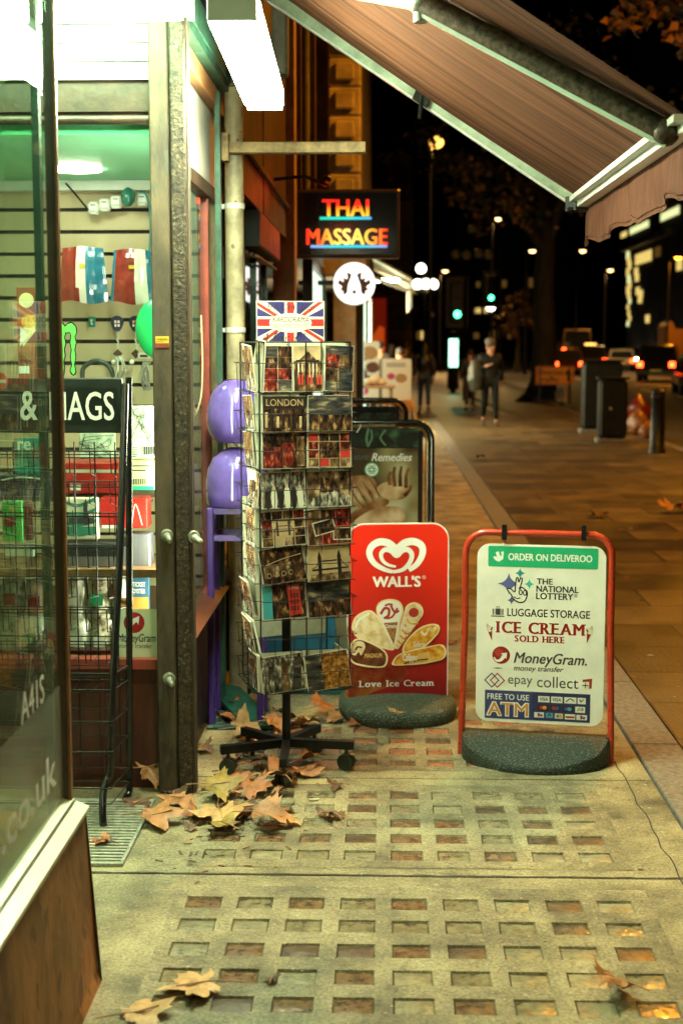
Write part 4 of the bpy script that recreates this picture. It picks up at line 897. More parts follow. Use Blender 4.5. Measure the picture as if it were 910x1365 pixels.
# ================================================================== POSTCARD RACK
RK = G(382, 1024); th = R(17); BX = .036
RKT = thing('postcard_rack', 'black wire postcard spinner on a castor foot, with a flag header card', 'rack', (RK.x, RK.y, 0), th)
def rz_of(py): return A(400, py, RK.y - .16).z
g = MB(); g.tube([(0, 0, .08), (0, 0, 1.70)], .017, 12); g.build('pole', black_metal, RKT)
arms = [(-0.262, -.02), (.245, -.10), (-.035, -.27), (.185, .17), (-.14, .22)]
arms = [(A(287, 1000, 5.42) - RK, 0), (A(462, 1008, 5.36) - RK, 0), (A(357, 1032, 5.20) - RK, 0)]
ang0 = [math.degrees(math.atan2(v.y, v.x)) - math.degrees(th) for v, _ in arms]
angs = [183, 341, 254, 48, 118]
for k, a in enumerate(angs):
    d = Vector((math.cos(R(a) - 0), math.sin(R(a) - 0), 0)); L = .265
    g = MB(); g.bar((d.x * .01, d.y * .01, .105), (d.x * L, d.y * L, .098), .03, .032); arm = g.build('base_arm', black_metal, RKT)
    g = MB(); c = d * (L - .03); ax = Vector((-d.y, d.x, 0)).lerp(d, .35).normalized()
    for s in (-1, 1):
        g.tube([c + ax * s * .006 + Vector((0, 0, .032)), c + ax * s * .021 + Vector((0, 0, .032))], .031, 16)
    g.tube([c + Vector((0, 0, .045)), c + Vector((0, 0, .085))], .008, 8); g.box(c.x - .012, c.y - .012, .058, c.x + .012, c.y + .012, .064)
    g.build('castor', M('castor_plastic', (.02, .028, .022), .35), arm)
S_ = .345; h = S_ / 2
rows = [(460, 522)] + [(t, t + 47) for t in (528, 577, 629, 680, 728, 776, 826)] + [(872, 920)]
wire = M('black_wire', (.012, .012, .012), .4, .5)
g = MB(); zt, zb = rz_of(456), rz_of(922)
ww = .0026
def face(k):
    a = R(90 * k); u = Vector((math.cos(a), math.sin(a), 0)); n = Vector((math.sin(a), -math.cos(a), 0)); return u, n   # k=0 front
for k in range(4):
    u, n = face(k)
    for s, wd in ((-1, .005), (0, .004), (1, .005)) if k else ((-1, .0045), (-.34, .003), (.02, .0045), (.36, .003), (1, .0045)):
        p = n * h + u * (s * h); g.bar(p + Vector((0, 0, zb)), p + Vector((0, 0, zt)), wd, wd)
    for ri, (pt, pb) in enumerate(rows):
        z0, z1 = rz_of(pb) - .003, rz_of(pt)
        zm = z0 + (z1 - z0) * (.52 if ri else .62)
        cols = 2 if ri else 3
        for c in range(cols):
            x0, x1 = -h + S_ * c / cols + .004, -h + S_ * (c + 1) / cols - .004
            P = lambda x, o, z: u * x + n * (h + o) + Vector((0, 0, z))
            g.tube([P(x0, 0, zm), P(x0, .028, zm), P(x1, .028, zm), P(x1, 0, zm)], ww * .62, 5)
            g.tube([P(x0, .0, z0), P(x0, .022, z0), P(x1, .022, z0), P(x1, 0, z0)], ww * .62, 5)
            for q in ((.28, .72) if ri else (.5,)):
                xx = x0 + (x1 - x0) * q; g.tube([P(xx, 0, z0), P(xx, .022, z0), P(xx, .028, zm)], ww * .55, 5)
for z in (zb, zt, (zb + zt) / 2):
    for k in range(4): u, n = face(k); g.tube([n * h - u * h + Vector((0, 0, z)), n * h + u * h + Vector((0, 0, z))], .003, 6)
    g.tube([Vector((-h, -h, z)), Vector((h, h, z))], .003, 6); g.tube([Vector((-h, h, z)), Vector((h, -h, z))], .003, 6)
g.build('wire_basket', wire, RKT).location = (BX, 0, 0)
# header card
hc = A(382, 430, RK.y - .05) - RK; hx = hc.x; hw_, hh_ = .128, .080; hz = A(382, 430, RK.y - .05).z
fr = Fr((hx, -.05, hz), Vector((1, -.12, 0)), (0, 0, 1)); mats = [M('flag_blue', (.03, .024, .13), .35), M('flag_white', (.66, .60, .45), .35), M('flag_red', (.34, .022, .018), .35), black_print]
g = MB(); g.prism([(-hw_, -hh_), (hw_, -hh_), (hw_, hh_), (-hw_, hh_)], fr, -.004, 0, 1); X, Y = hw_ - .003, hh_ - .003
g.rect(-X, -Y, X, Y, fr, .0004, 0)
for sx in (-1, 1):
    for sy in (-1, 1):
        g.flat([(sx * X, sy * Y), (sx * (X - .034), sy * Y), (0, sy * .0), (0, 0), (sx * .02, -sy * .0), (sx * X, sy * (Y - .022))], fr, .0007, 1)
        if sx * sy > 0: g.flat([(sx * X, sy * Y), (sx * (X - .020), sy * Y), (sx * .01, sy * .008), (sx * .03, sy * .008)], fr, .0010, 2)
        else: g.flat([(sx * X, sy * Y), (sx * X, sy * (Y - .013)), (sx * .045, sy * .012), (sx * .02, sy * .012)], fr, .0010, 2)
g.rect(-.023, -Y, .023, Y, fr, .0013, 1); g.rect(-X, -.022, X, .022, fr, .0014, 1); g.rect(-.013, -Y, .013, Y, fr, .0017, 2); g.rect(-X, -.013, X, .013, fr, .0018, 2)
g.flat(ell(0, -.001, .080, .036, 24), fr, .0021, 1)
g.text('KARDORAMA', fr, -.068, .001, .068, .022, .0024, 3, .012, .2); g.text('TEL: 01797 271710', fr, -.066, -.020, .064, -.005, .0024, 3, .004, .2)
g.text('EACH 30p', fr, -.085, .040, .09, .070, .0027, 3, -.012, .1); g.text('4 for \u00a31', fr, -.105, -.074, .055, -.038, .0027, 3, -.012, .1)
g.build('header_card', mats, RKT)
g = MB(); g.tube([(hx, -.046, hz - hh_ - .02), (hx, -.046, hz - .02)], .004, 6); g.box(hx - .06, -.056, hz - hh_ - .008, hx + .06, -.04, hz - hh_ - .001); g.build('header_holder', black_metal, RKT)

# ---- the cards themselves (each rests in a pocket: a thing of its own)
paper = M('card_paper', (.55, .53, .40), .4); back_paper = M('card_back', (.40, .42, .29), .45, 0, .15, 20)
night = photo('night_street_print', [(.006, .005, .005), (.02, .011, .008), (.07, .03, .014), (.42, .25, .10)], 34, detail=4, stretch=(1.8, 1.8, .8))
sepia = photo('sepia_print', [(.015, .009, .005), (.06, .03, .014), (.17, .095, .042), (.52, .38, .22)], 26, detail=5, stretch=(1.6, 1.6, .9))
redp = photo('red_scene_print', [(.010, .005, .005), (.06, .010, .007), (.22, .02, .012), (.45, .2, .10)], 36, detail=4, stretch=(1.8, 1.8, .9))
bwp = photo('monochrome_print', [(.008, .008, .007), (.05, .045, .035), (.25, .22, .16), (.66, .61, .48)], 48, detail=4, stretch=(1.8, 1.8, .7))
blue_n = photo('dusk_print', [(.008, .009, .011), (.025, .026, .028), (.07, .058, .045), (.38, .29, .18)], 22, detail=5, stretch=(.7, .7, 2.2))
skyp = M('sepia_sky_print', (.46, .33, .17), .35, 0, .25, 9); darkp = M('dark_print', (.02, .013, .010), .3); teal_p = M('teal_print', (.05, .30, .33), .35); redflat = M('red_flat_print', (.42, .03, .02), .35)
leafp = photo('autumn_print', [(.04, .02, .008), (.25, .10, .02), (.55, .28, .06)], 70, detail=4)
CM = [paper, night, sepia, redp, bwp, blue_n, skyp, darkp, teal_p, redflat, leafp, white_print]
def mosaic(g, fr, w, hh, nx, ny, mats, rnd, gap=.002, off=.0008, x0=None):
    for i in range(nx):
        for j in range(ny):
            a, b = -w / 2 + w * i / nx + gap / 2, -w / 2 + w * (i + 1) / nx - gap / 2; c, d = -hh / 2 + hh * j / ny + gap / 2, -hh / 2 + hh * (j + 1) / ny - gap / 2
            g.rect(a, c, b, d, fr, off, rnd.choice(mats))
def draw(kind, g, fr, w, hh, rnd):
    b = .0022; W_, H_ = w - 2 * b, hh - 2 * b; o = .0008
    full = lambda m: g.rect(-W_ / 2, -H_ / 2, W_ / 2, H_ / 2, fr, o, m)
    if kind == 'grid23': mosaic(g, fr, W_, H_, 2, 4, [1, 3, 3, 5, 2], rnd, .0012)
    elif kind == 'palace':
        full(6); g.rect(-W_ / 2, -H_ / 2, W_ / 2, -H_ * .28, fr, o * 1.5, 2); g.rect(-W_ * .5, -H_ * .28, W_ * .5, H_ * .16, fr, o * 1.5, 2); g.flat([(-W_ * .36, H_ * .16), (W_ * .36, H_ * .16), (W_ * .02, H_ * .38)], fr, o * 1.6, 2)
        for i in range(6): g.rect(-W_ * .36 + i * W_ * .13, -H_ * .2, -W_ * .36 + i * W_ * .13 + W_ * .05, H_ * .13, fr, o * 2.2, 0 if i % 2 == 0 else 6)
        g.rect(-W_ * .42, H_ * .15, W_ * .42, H_ * .19, fr, o * 2.3, 7)
        for i in range(9): xx = -W_ * .46 + i * W_ * .108 + rnd.uniform(-.002, .002); g.rect(xx, -H_ * .36, xx + W_ * .07, -H_ * .14, fr, o * 2.5, 9 if i % 3 else 7); g.flat(ell(xx + W_ * .035, -H_ * .11, W_ * .03, H_ * .035, 8), fr, o * 2.6, 7)
    elif kind == 'triple':
        full(5); mosaic(g, fr, W_, H_ * .62, 2, 2, [5, 3, 2, 4], rnd, .002, o * 1.6); g.rect(-W_ / 2, H_ * .31, W_ * .1, H_ / 2, fr, o * 1.7, 5)
        for i in range(4): g.ribbon(ell(-W_ * .28 + i * W_ * .19, 0, W_ * .09, H_ * .06, 10), .003, fr, o * 2.4, 7, 0, True)
    elif kind == 'london':
        full(7); g.rect(-W_ / 2, -H_ / 2, W_ / 2, H_ * .14, fr, o * 1.5, 1); g.text('LONDON', fr, -W_ * .42, H_ * .22, W_ * .42, H_ * .42, o * 2, 6, .0)
        for i in range(7): xx = -W_ * .45 + i * W_ * .13; g.rect(xx, -H_ * .4, xx + W_ * .06, -H_ * .1 + rnd.uniform(0, .03), fr, o * 2.2, rnd.choice([7, 7, 6]))
    elif kind == 'skyline': full(5); g.rect(-W_ / 2, -H_ / 2, W_ / 2, -H_ * .05, fr, o * 1.6, 1); g.rect(-W_ / 2, H_ * .2, W_ / 2, H_ / 2, fr, o * 1.6, 5)
    elif kind == 'grid4': full(6); mosaic(g, fr, W_ * .98, H_ * .97, 4, 4, [1, 3, 9, 2, 7], rnd, .0035, o * 1.8); g.rect(-W_ * .24, -H_ * .22, W_ * .24, H_ * .22, fr, o * 2.6, 1)
    elif kind == 'redbus': full(1); g.rect(-W_ * .48, -H_ * .48, -W_ * .1, H_ * .1, fr, o * 1.6, 3); g.rect(-W_ * .05, -H_ * .42, W_ * .22, H_ * .22, fr, o * 1.7, 3); g.rect(W_ * .28, -H_ * .45, W_ * .46, H_ * .4, fr, o * 1.6, 2); g.rect(-.002, -H_ / 2, .001, H_ / 2, fr, o * 2.4, 7)
    elif kind == 'crowd':
        full(4)
        for i in range(6):
            xx = -W_ * .42 + i * W_ * .15; y = rnd.uniform(-.012, .004); g.flat(sm([(xx, -H_ * .48), (xx + W_ * .1, -H_ * .48), (xx + W_ * .11, y), (xx + W_ * .05, y + .012), (xx - .002, y)]), fr, o * 1.6 + i * .0001, 0 if i % 2 else 7); g.flat(ell(xx + W_ * .05, y + .017, .006, .008, 10), fr, o * 2.6, 6 if i % 2 else 4)
    elif kind == 'street': full(2); g.flat([(-W_ / 2, -H_ * .3), (W_ * .1, -H_ * .05), (W_ / 2, -H_ * .3), (W_ / 2, -H_ / 2), (-W_ / 2, -H_ / 2)], fr, o * 1.6, 4); g.rect(-W_ * .2, -H_ * .1, W_ * .1, H_ * .3, fr, o * 1.7, 1)
    elif kind == 'gridbridge': mosaic(g, fr, W_, H_, 4, 4, [2, 3, 1, 6, 2], rnd, .0025); g.rect(-W_ * .26, -H_ * .27, W_ * .26, H_ * .27, fr, o * 2, 6); bridge(g, fr, 0, -.002, .5 * W_, .5 * H_, o * 2.8)
    elif kind == 'collage':
        full(9); mosaic(g, fr, W_, H_, 3, 2, [3, 1, 2], rnd, .004, o * 1.5)
        f2 = Fr(fr.p(-W_ * .12, -.0, o * 2), fr.u + fr.v * .2, fr.v - fr.u * .2); g.rect(-.042, -.026, .042, .026, f2, 0, 0); g.rect(-.038, -.022, .038, .022, f2, .0006, 1); f3 = Fr(fr.p(W_ * .3, -H_ * .22, o * 2), fr.u - fr.v * .06, fr.v + fr.u * .06); g.rect(-.036, -.024, .036, .024, f3, .0002, 0); g.rect(-.032, -.02, .032, .02, f3, .0008, 1)
    elif kind == 'pub': full(1); g.rect(-W_ * .45, -H_ * .3, W_ * .2, H_ * .05, fr, o * 1.6, 2); [g.ribbon(ell(-W_ * .35 + i * W_ * .17, -H_ * .25, .008, .009, 10), .002, fr, o * 2.2, 6, 0, True) for i in range(4)]; g.ribbon([(-W_ * .4, H_ * .05), (0, H_ * .16), (W_ * .45, H_ * .22)], .003, fr, o * 2.2, 6)
    elif kind == 'bridge': full(6); bridge(g, fr, .004, -.01, W_ * .85, H_ * .8, o * 1.8); g.rect(-W_ / 2, -H_ / 2, W_ / 2, -H_ * .3, fr, o * 1.5, 2)
    elif kind == 'phonebox':
        full(1); g.rect(-W_ / 2, -H_ / 2, -W_ * .28, H_ / 2, fr, o * 1.5, 8); g.flat([(W_ * .12, -H_ * .45), (W_ * .40, -H_ * .40), (W_ * .36, H_ * .45), (W_ * .07, H_ * .42)], fr, o * 1.8, 9)
        for i in range(3):
            for j in range(3): g.rect(W_ * .15 + i * W_ * .07, -H_ * .3 + j * H_ * .18, W_ * .19 + i * W_ * .07, -H_ * .17 + j * H_ * .18, fr, o * 2.3, 7)
        g.text('TELEPHONE', fr, W_ * .11, H_ * .3, W_ * .34, H_ * .38, o * 2.4, 0)
    elif kind == 'clock': full(4); g.flat([(-W_ * .05, -H_ * .48), (W_ * .12, -H_ * .48), (W_ * .10, H_ * .3), (W_ * .02, H_ * .48), (-W_ * .04, H_ * .3)], fr, o * 1.7, 2); g.flat([(W_ * .14, -H_ / 2), (W_ * .36, -H_ / 2), (W_ * .45, H_ * .3), (W_ * .3, H_ * .5)], fr, o * 1.8, 5); g.text('London', fr, -W_ * .42, H_ * .28, -W_ * .1, H_ * .4, o * 2.2, 7); [g.ribbon([(-W_ * .45 + i * .012, -H_ * .45), (-W_ * .43 + i * .012, -H_ * .1), (-W_ * .4 + i * .014, H_ * .1)], .0025, fr, o * 2.2, 7) for i in range(6)]
    elif kind == 'autumn': full(2); g.rect(-W_ * .12, -H_ / 2, W_ / 2, H_ / 2, fr, o * 1.6, 10); g.rect(-W_ / 2, -H_ / 2, -W_ * .12, H_ / 2, fr, o * 1.6, 5)
def bridge(g, fr, x, y, w, hh, o):
    for s in (-.28, .26):
        g.rect(x + s * w - w * .05, y - hh * .4, x + s * w + w * .05, y + hh * .32, fr, o, 7); g.flat([(x + s * w - w * .05, y + hh * .32), (x + s * w + w * .05, y + hh * .32), (x + s * w, y + hh * .55)], fr, o, 7)
    g.rect(x - w * .22, y + hh * .14, x + w * .2, y + hh * .19, fr, o + .0001, 7); g.rect(x - w * .5, y - hh * .16, x + w * .5, y - hh * .10, fr, o + .0002, 7)
    g.ribbon([(x - w * .5, y - hh * .08), (x - w * .38, y + .0), (x - w * .30, y + hh * .2)], .003, fr, o + .0003, 7); g.ribbon([(x + w * .5, y - hh * .08), (x + w * .4, y + .0), (x + w * .3, y + hh * .2)], .003, fr, o + .0003, 7)
rndc = random.Random(4)
def card(kind, label, k, u0, z0, w, hh, lean=8.0, tw=0.0, out=.006, thick=.004, group='postcards in the spinner rack', face_in=False):
    u, n = face(k); R3 = Matrix.Rotation(th, 3, 'Z'); u, n = R3 @ u, R3 @ n
    base = Vector((RK.x, RK.y, 0)) + R3 @ Vector((BX, 0, 0)) + u * u0 + n * (h + out) + Vector((0, 0, z0))
    v = (Vector((0, 0, 1)) * math.cos(R(lean)) - n * math.sin(R(lean)))
    u2 = (u * math.cos(R(tw)) + v * math.sin(R(tw))); v2 = (v * math.cos(R(tw)) - u * math.sin(R(tw)))
    c = base + v2 * hh / 2; fr = Fr(c, u2, v2); g = MB()
    g.prism([(-w / 2, -hh / 2), (w / 2, -hh / 2), (w / 2, hh / 2), (-w / 2, hh / 2)], fr, -thick, 0, 0 if not face_in else 1)
    if not face_in: draw(kind, g, fr, w, hh, rndc)
    o = g.build('postcard', CM if not face_in else [paper, back_paper], base=base); return tag(o, label, 'postcard', group)
def zrow(ri): return rz_of(rows[ri][1]), rz_of(rows[ri][0]) - rz_of(rows[ri][1])
L = [('grid23', 0, 'montage postcard with eight small pictures, leftmost in the top row of the rack'), ('palace', 1, 'palace and red guards postcard, middle of the top row of the rack'), ('triple', 2, 'portrait postcard with bicycle row picture, rightmost in the top row of the rack')]
for kind, c, lab in L:
    z, hh = zrow(0); card(kind, lab, 0, -h + S_ * (c + .5) / 3 + .012, z, S_ / 3 - .004, hh, 6 if c < 2 else 4, (-1, 0, -2.5)[c])
R2 = [(1, 'london', 'skyline', 'night postcard headed with big capital letters, left of the second row', 'dark harbour skyline postcard, right of the second row', 0, 0),
      (2, 'redbus', 'grid4', 'dark postcard of red buses, left card of the third row', 'postcard with cream ruled grid of little dark pictures', -1, 0),
      (3, 'crowd', 'street', 'black and white postcard of a crowd of people', 'sepia street postcard right of the crowd picture', 1, 0),
      (4, 'gridbridge', 'collage', 'postcard grid with a tower bridge picture in its centre', 'red collage postcard with tilted snapshots', 2, 1),
      (5, 'pub', 'bridge', 'tilted dark pub front postcard left of the sepia bridge', 'sepia postcard of a bridge with two towers', 9, 3),
      (6, 'phonebox', 'skyline', 'postcard of a red telephone box over dark street scene', 'dark stormy skyline postcard beside the telephone box card', 2, 2),
      (8, 'clock', 'autumn', 'pale postcard of a clock tower in the bottom row', 'brown autumn tree postcard in the bottom row', 4, 5)]
for ri, a, b, la, lb, ta, tb in R2:
    z, hh = zrow(ri)
    for c, kind, lab, t in ((0, a, la, ta), (1, b, lb, tb)):
        card(kind, lab, 0, -h + S_ * (c + .5) / 2 + rndc.uniform(-.002, .002) + .006, z, S_ / 2 - .003, hh * 1.02, rndc.uniform(4, 9), t + rndc.uniform(-1.5, 1.5), .010)
for ri in range(1, 9):      # cards behind, standing a little higher, blank backs showing at the edges
    z, hh = zrow(ri)
    for c in (0, 1):
        if ri == 7 or (ri * 2 + c) % 3 == 0: continue
        card('', 'pale postcard edge peeping out behind the front cards of the rack', 0, -h + S_ * (c + .5) / 2 - .012 + rndc.uniform(-.004, .003), z + .002, S_ / 2 - .004, hh * 1.05, 5, rndc.uniform(-2, 2), -.004, .003, 'spare postcards behind the front cards', True)
z, hh = zrow(0)
for c in range(3): card('', 'pale postcard edge peeping out behind the front cards of the rack', 0, -h + S_ * (c + .5) / 3 - .004, z + .002, S_ / 3 - .006, hh * 1.05, 4, 0, -.004, .003, 'spare postcards behind the front cards', True)
for ri in (7, 6, 5, 4):       # far side of the rack: blank backs seen through the wires
    z, hh = zrow(ri)
    for c in (0, 1): card('', 'blank back of a postcard on the far side of the rack, seen through the wires', 2, -h + S_ * (c + .5) / 2, z + .004, S_ / 2 - .008, hh * 1.15, 5, rndc.uniform(-3, 3), .004, .003, 'postcards on the far side of the rack', True)
for ri in range(9):        # left face, seen edge-on
    z, hh = zrow(ri)
    for i in range(3 if ri in (0, 3) else 2):
        card(['sepia', '', ''][0] and 'street', 'postcard seen edge-on in the left side of the rack', 3, h * .45 + rndc.uniform(-.05, .03), z + .002, S_ / 2 - .01, hh * (1.0 + .05 * i), rndc.uniform(-16, 10), rndc.uniform(-3, 3), .012 - .012 * i, .004, 'postcards in the left side of the rack', i % 2 == 1)
    for i in range(1): card('street', 'postcard seen edge-on in the right side of the rack', 1, -h * .45, z, S_ / 2 - .01, hh, 6, 0, .004, .004, 'postcards in the right side of the rack')
# ================================================================== NEWSPAPER STAND IN THE DOORWAY
Yn = 5.0
xr = A(168, 520, Yn).x; xl = xr - .60
N_ = thing('newspaper_stand', 'black wire newspaper stand with an empty tiered rack, in the shop doorway', 'newsstand', ((xl + xr) / 2, 4.9, 0))
zt, zbn = A(165, 504, Yn).z, A(165, 577, Yn).z
g = MB(); g.bbox(xl, Yn - .012, zbn, xr - .012, Yn + .012, zt, .004, 0); fr = Fr((0, Yn - .0125, 0), (1, 0, 0), (0, 0, 1))
q0, q1 = A(84, 565, Yn), A(157, 517, Yn); g.rect(xl + .05, q0.z, q1.x, q1.z, fr, .001, 1)
def Bn(x0, y0, x1, y1, Y=Yn): a, b = A(x0, y1, Y), A(x1, y0, Y); return (a.x, a.z, b.x, b.z)
g.text('MAGS', fr, *Bn(68, 522, 153, 560), .002, 2, .015); g.text('&', fr, *Bn(29, 521, 51, 560), .002, 2, .015)
g.build('header_sign', [M('header_black', (.012, .018, .014), .35, 0, .3, 20), M('header_panel', (.006, .010, .008), .3), white_print], N_, world=True)
def V(px, py, Y): return A(px, py, Y)
foot = [V(167, 512, Yn), V(160, 740, 4.86), V(150, 925, 4.78), V(148, 1022, 4.76), V(140, 1045, 4.74), V(137, 1075, 4.70), V(139, 1104, 4.685), V(147, 1104, 4.74), V(166, 1068, 5.0), V(172, 1058, 5.05)]
for dx in (0, xl - xr):
    g = MB(); g.tube(smooth2([p + Vector((dx, 0, 0)) for p in foot], 5), .013, 10); g.build('front_tube', black_gloss, N_, world=True)
    g = MB(); p = [V(172, 503, 5.06), V(173, 1056, 5.06)]; g.tube([q + Vector((dx, 0, 0)) for q in p], .012, 10); g.build('rear_tube', black_gloss, N_, world=True)
g = MB(); wr = .0025
yfront = lambda z: 4.985 - .27 * max(0, min(1, (zbn - z) / (zbn - .12)))
pys = [603, 643, 684, 726, 766, 808, 848, 888, 908, 947, 984, 1028, 1047]
X0, X1 = xl + .01, xr - .02
prev = None
for i, py in enumerate(pys):
    z = A(150, py, 4.9).z; yf = yfront(z) - .02
    g.tube([(X0, yf, z), (X1, yf, z)], wr, 5)
    if i < 11: g.tube([(X0, yf + .002, z - .012), (X1, yf + .002, z - .012)], wr * .8, 5)
    g.tube([(X0, 5.04, z - .03), (X1, 5.04, z - .03)], wr, 5)
    for x in (X0, X1): g.tube([(x, yf, z), (x, 5.04, z - .03)], wr, 5)
    for j in range(8):
        x = X0 + .03 + j * (X1 - X0 - .06) / 7; zz = A(150, py + 30, 4.9).z
        if i < 8:
            g.tube([(x, yf, z), (x, yf + .012, zz), (x + .004, 5.035, zz - .02)], wr * .8, 4); g.tube([(x + .012, yf + .03, z + .005), (x + .012, yf + .04, zz)], wr * .7, 4)
for j in range(8):
    x = X0 + .03 + j * (X1 - X0 - .06) / 7; g.tube([(x, 5.038, A(150, 590, 5).z), (x, 5.038, .12)], wr, 4)
g.build('wire_racks', wire, N_, world=True)

# ================================================================== GOODS IN THE DOORWAY WINDOW
YB2 = 5.28
def item(name, label, cat, x0, y0, x1, y1, Y, depth, mat, draw_=None, mats=None, r=.004, group=None, tilt=0):
    a, b = A(x0, y1, Y), A(x1, y0, Y); g = MB(); g.bbox(a.x, Y, a.z, b.x, Y + depth, b.z, r, 0)
    fr = Fr((0, Y, 0), (1, 0, 0), (0, 0, 1))
    if draw_: draw_(g, fr, lambda x0, y0, x1, y1: Bn(x0, y0, x1, y1, Y), lambda px, py: (A(px, py, Y).x, A(px, py, Y).z))
    return tag(g.build(name, [mat] + (mats or [])), label, cat, group)
plastic_clear = GLASS('clear_plastic', (.93, .95, .93), 1.35, .12)
red_p = M('packet_red', (.42, .02, .015), .3, 0, .15, 10); green_p = M('packet_green', (.05, .50, .10), .3, 0, .2, 10); navy_p = M('packet_navy', (.02, .025, .06), .35)
cream_p = M('packet_cream', (.68, .64, .46), .4, 0, .1, 12); teal_board = M('shop_teal', (.02, .25, .20), .35)
# slat wall goods
for i, (px, py) in enumerate(((124, 277), (139, 273), (154, 269), (189, 266))):
    c = A(px, py, 6.6); g = MB(); g.bbox(c.x - .025, 6.6, c.z - .028, c.x + .025, 6.64, c.z + .028, .008, 0)
    g.rect(c.x - .012, c.z + .010, c.x + .012, c.z + .015, Fr((0, 6.599, 0)), .001, 1); g.rect(c.x - .02, c.z - .02, c.x + .02, c.z - .01, Fr((0, 6.599, 0)), .001, 2); g.box(c.x - .006, 6.64, c.z + .02, c.x + .006, 6.70, c.z + .026, 1)
    tag(g.build('plug_adapter', [white_paint, print_grey, M('pale_grey', (.45, .47, .42), .4)]), 'white plug adapter hanging in the row high on the slatted wall', 'adapter', 'plug adapters on the slatted wall')
c = A(171, 263, 6.58); g = MB(); g.lathe([(.012, -.04), (.03, -.02), (.034, .01), (.02, .035), (.004, .045)], c, 14); tag(g.build('mouse', M('dark_teal_plastic', (.03, .16, .13), .25)), 'dark teal oval gadget hanging among the white plug adapters', 'gadget')
for x, kk in ((118, 1), (187, 2)):
    g = MB(); pts = smooth2([A(x - 30, 244, 6.6), A(x - 12, 265, 6.6), A(x, 280, 6.6)], 5) if kk == 1 else smooth2([A(186, 256, 6.55), A(196, 262, 6.55), A(201, 300, 6.55), A(197, 380, 6.55)], 6)
    g.tube(pts, .005, 6); tag(g.build('lead', black_metal if kk == 1 else M('teal_lead', (.02, .2, .22), .4)), ['black curved lead leading to the plug adapters on the slatted wall', 'teal cable hanging down beside the door post inside the window'][kk - 1], 'cable')
flag_w = M('flag_pouch_white', (.72, .70, .60), .25, coat=.6); flag_r = M('flag_pouch_red', (.24, .025, .018), .22, 0, .3, 8, coat=.7); flag_b = M('flag_pouch_blue', (.02, .15, .24), .22, 0, .3, 8, coat=.7)
for k, (pts, lab) in enumerate(((((84, 340), (100, 328), (138, 333), (141, 342), (136, 392), (126, 403), (82, 399)), 'folded red, white and blue flag in a clear packet, left of two'), (((149, 338), (160, 331), (198, 336), (204, 345), (203, 398), (196, 404), (155, 401)), 'folded red, white and blue flag in a clear packet, nearest the door post'))):
    Y = 6.50; poly = [(A(px, py, Y).x, A(px, py, Y).z) for px, py in pts]; fr = Fr((0, Y, 0)); g = MB(); xs = [p[0] for p in poly]; zs = [p[1] for p in poly]; x0, x1, z0, z1 = min(xs), max(xs), min(zs), max(zs)
    NXc, NZ = 14, 12; vs = []; 
    for j in range(NZ + 1):
        for i in range(NXc + 1):
            u, v = i / NXc, j / NZ; xx = x0 + (x1 - x0) * u; top = z1 - .02 * abs(u - .45); bot = z0 + .008 * math.sin(u * 7 + k)
            taper = .04 * (v - .5) * (u - .5); vs.append((xx - taper, Y - .03 * math.sin(math.pi * u) * math.sin(math.pi * (.1 + .85 * v)) - .008 * noise.noise(Vector((u * 6, v * 4, k))), bot + (top - bot) * v))
    for j in range(NZ):
        for i in range(NXc):
            u = (i + .5) / NXc + (.02 * (j - 6) / 6 if k == 0 else 0); m = (0 if u < .38 else 1 if u < .58 else 2) if k == 0 else (2 if u < .1 else 0 if u < .58 else 1 if u < .86 else 2)
            g.add([vs[j * (NXc + 1) + i], vs[j * (NXc + 1) + i + 1], vs[(j + 1) * (NXc + 1) + i + 1], vs[(j + 1) * (NXc + 1) + i]], [(0, 1, 2, 3)], m, True)
    g.box(x0 + .02, Y + .002, z0 + .02, x1 - .02, Y + .012, z1 - .02, 1)
    c = ((x0 + x1) / 2, Y - .034, (z0 + z1) / 2); g.rect(c[0] - .01, c[2] + .03, c[0] + .015, c[2] + .045, Fr((0, Y - .036, 0)), .001, 3)
    f = g.build('flag_packet', [flag_r, flag_w, flag_b, M('label_yellow', (.6, .45, .03), .4)]); tag(f, lab, 'flag')
    g = MB(); g.tube([((x0 + x1) / 2, Y, z1 - .01), ((x0 + x1) / 2 + .01, Y + .05, z1 + .12), ((x0 + x1) / 2, 6.7, z1 + .12)], .003, 5); g.tube([(x0 + .03, Y - .01, z1 - .02), ((x0 + x1) / 2, Y, z1 + .05), (x1 - .03, Y - .01, z1 - .02)], .002, 5); g.build('hanging_hook', steel, f, world=True).location = -Vector(f.location)
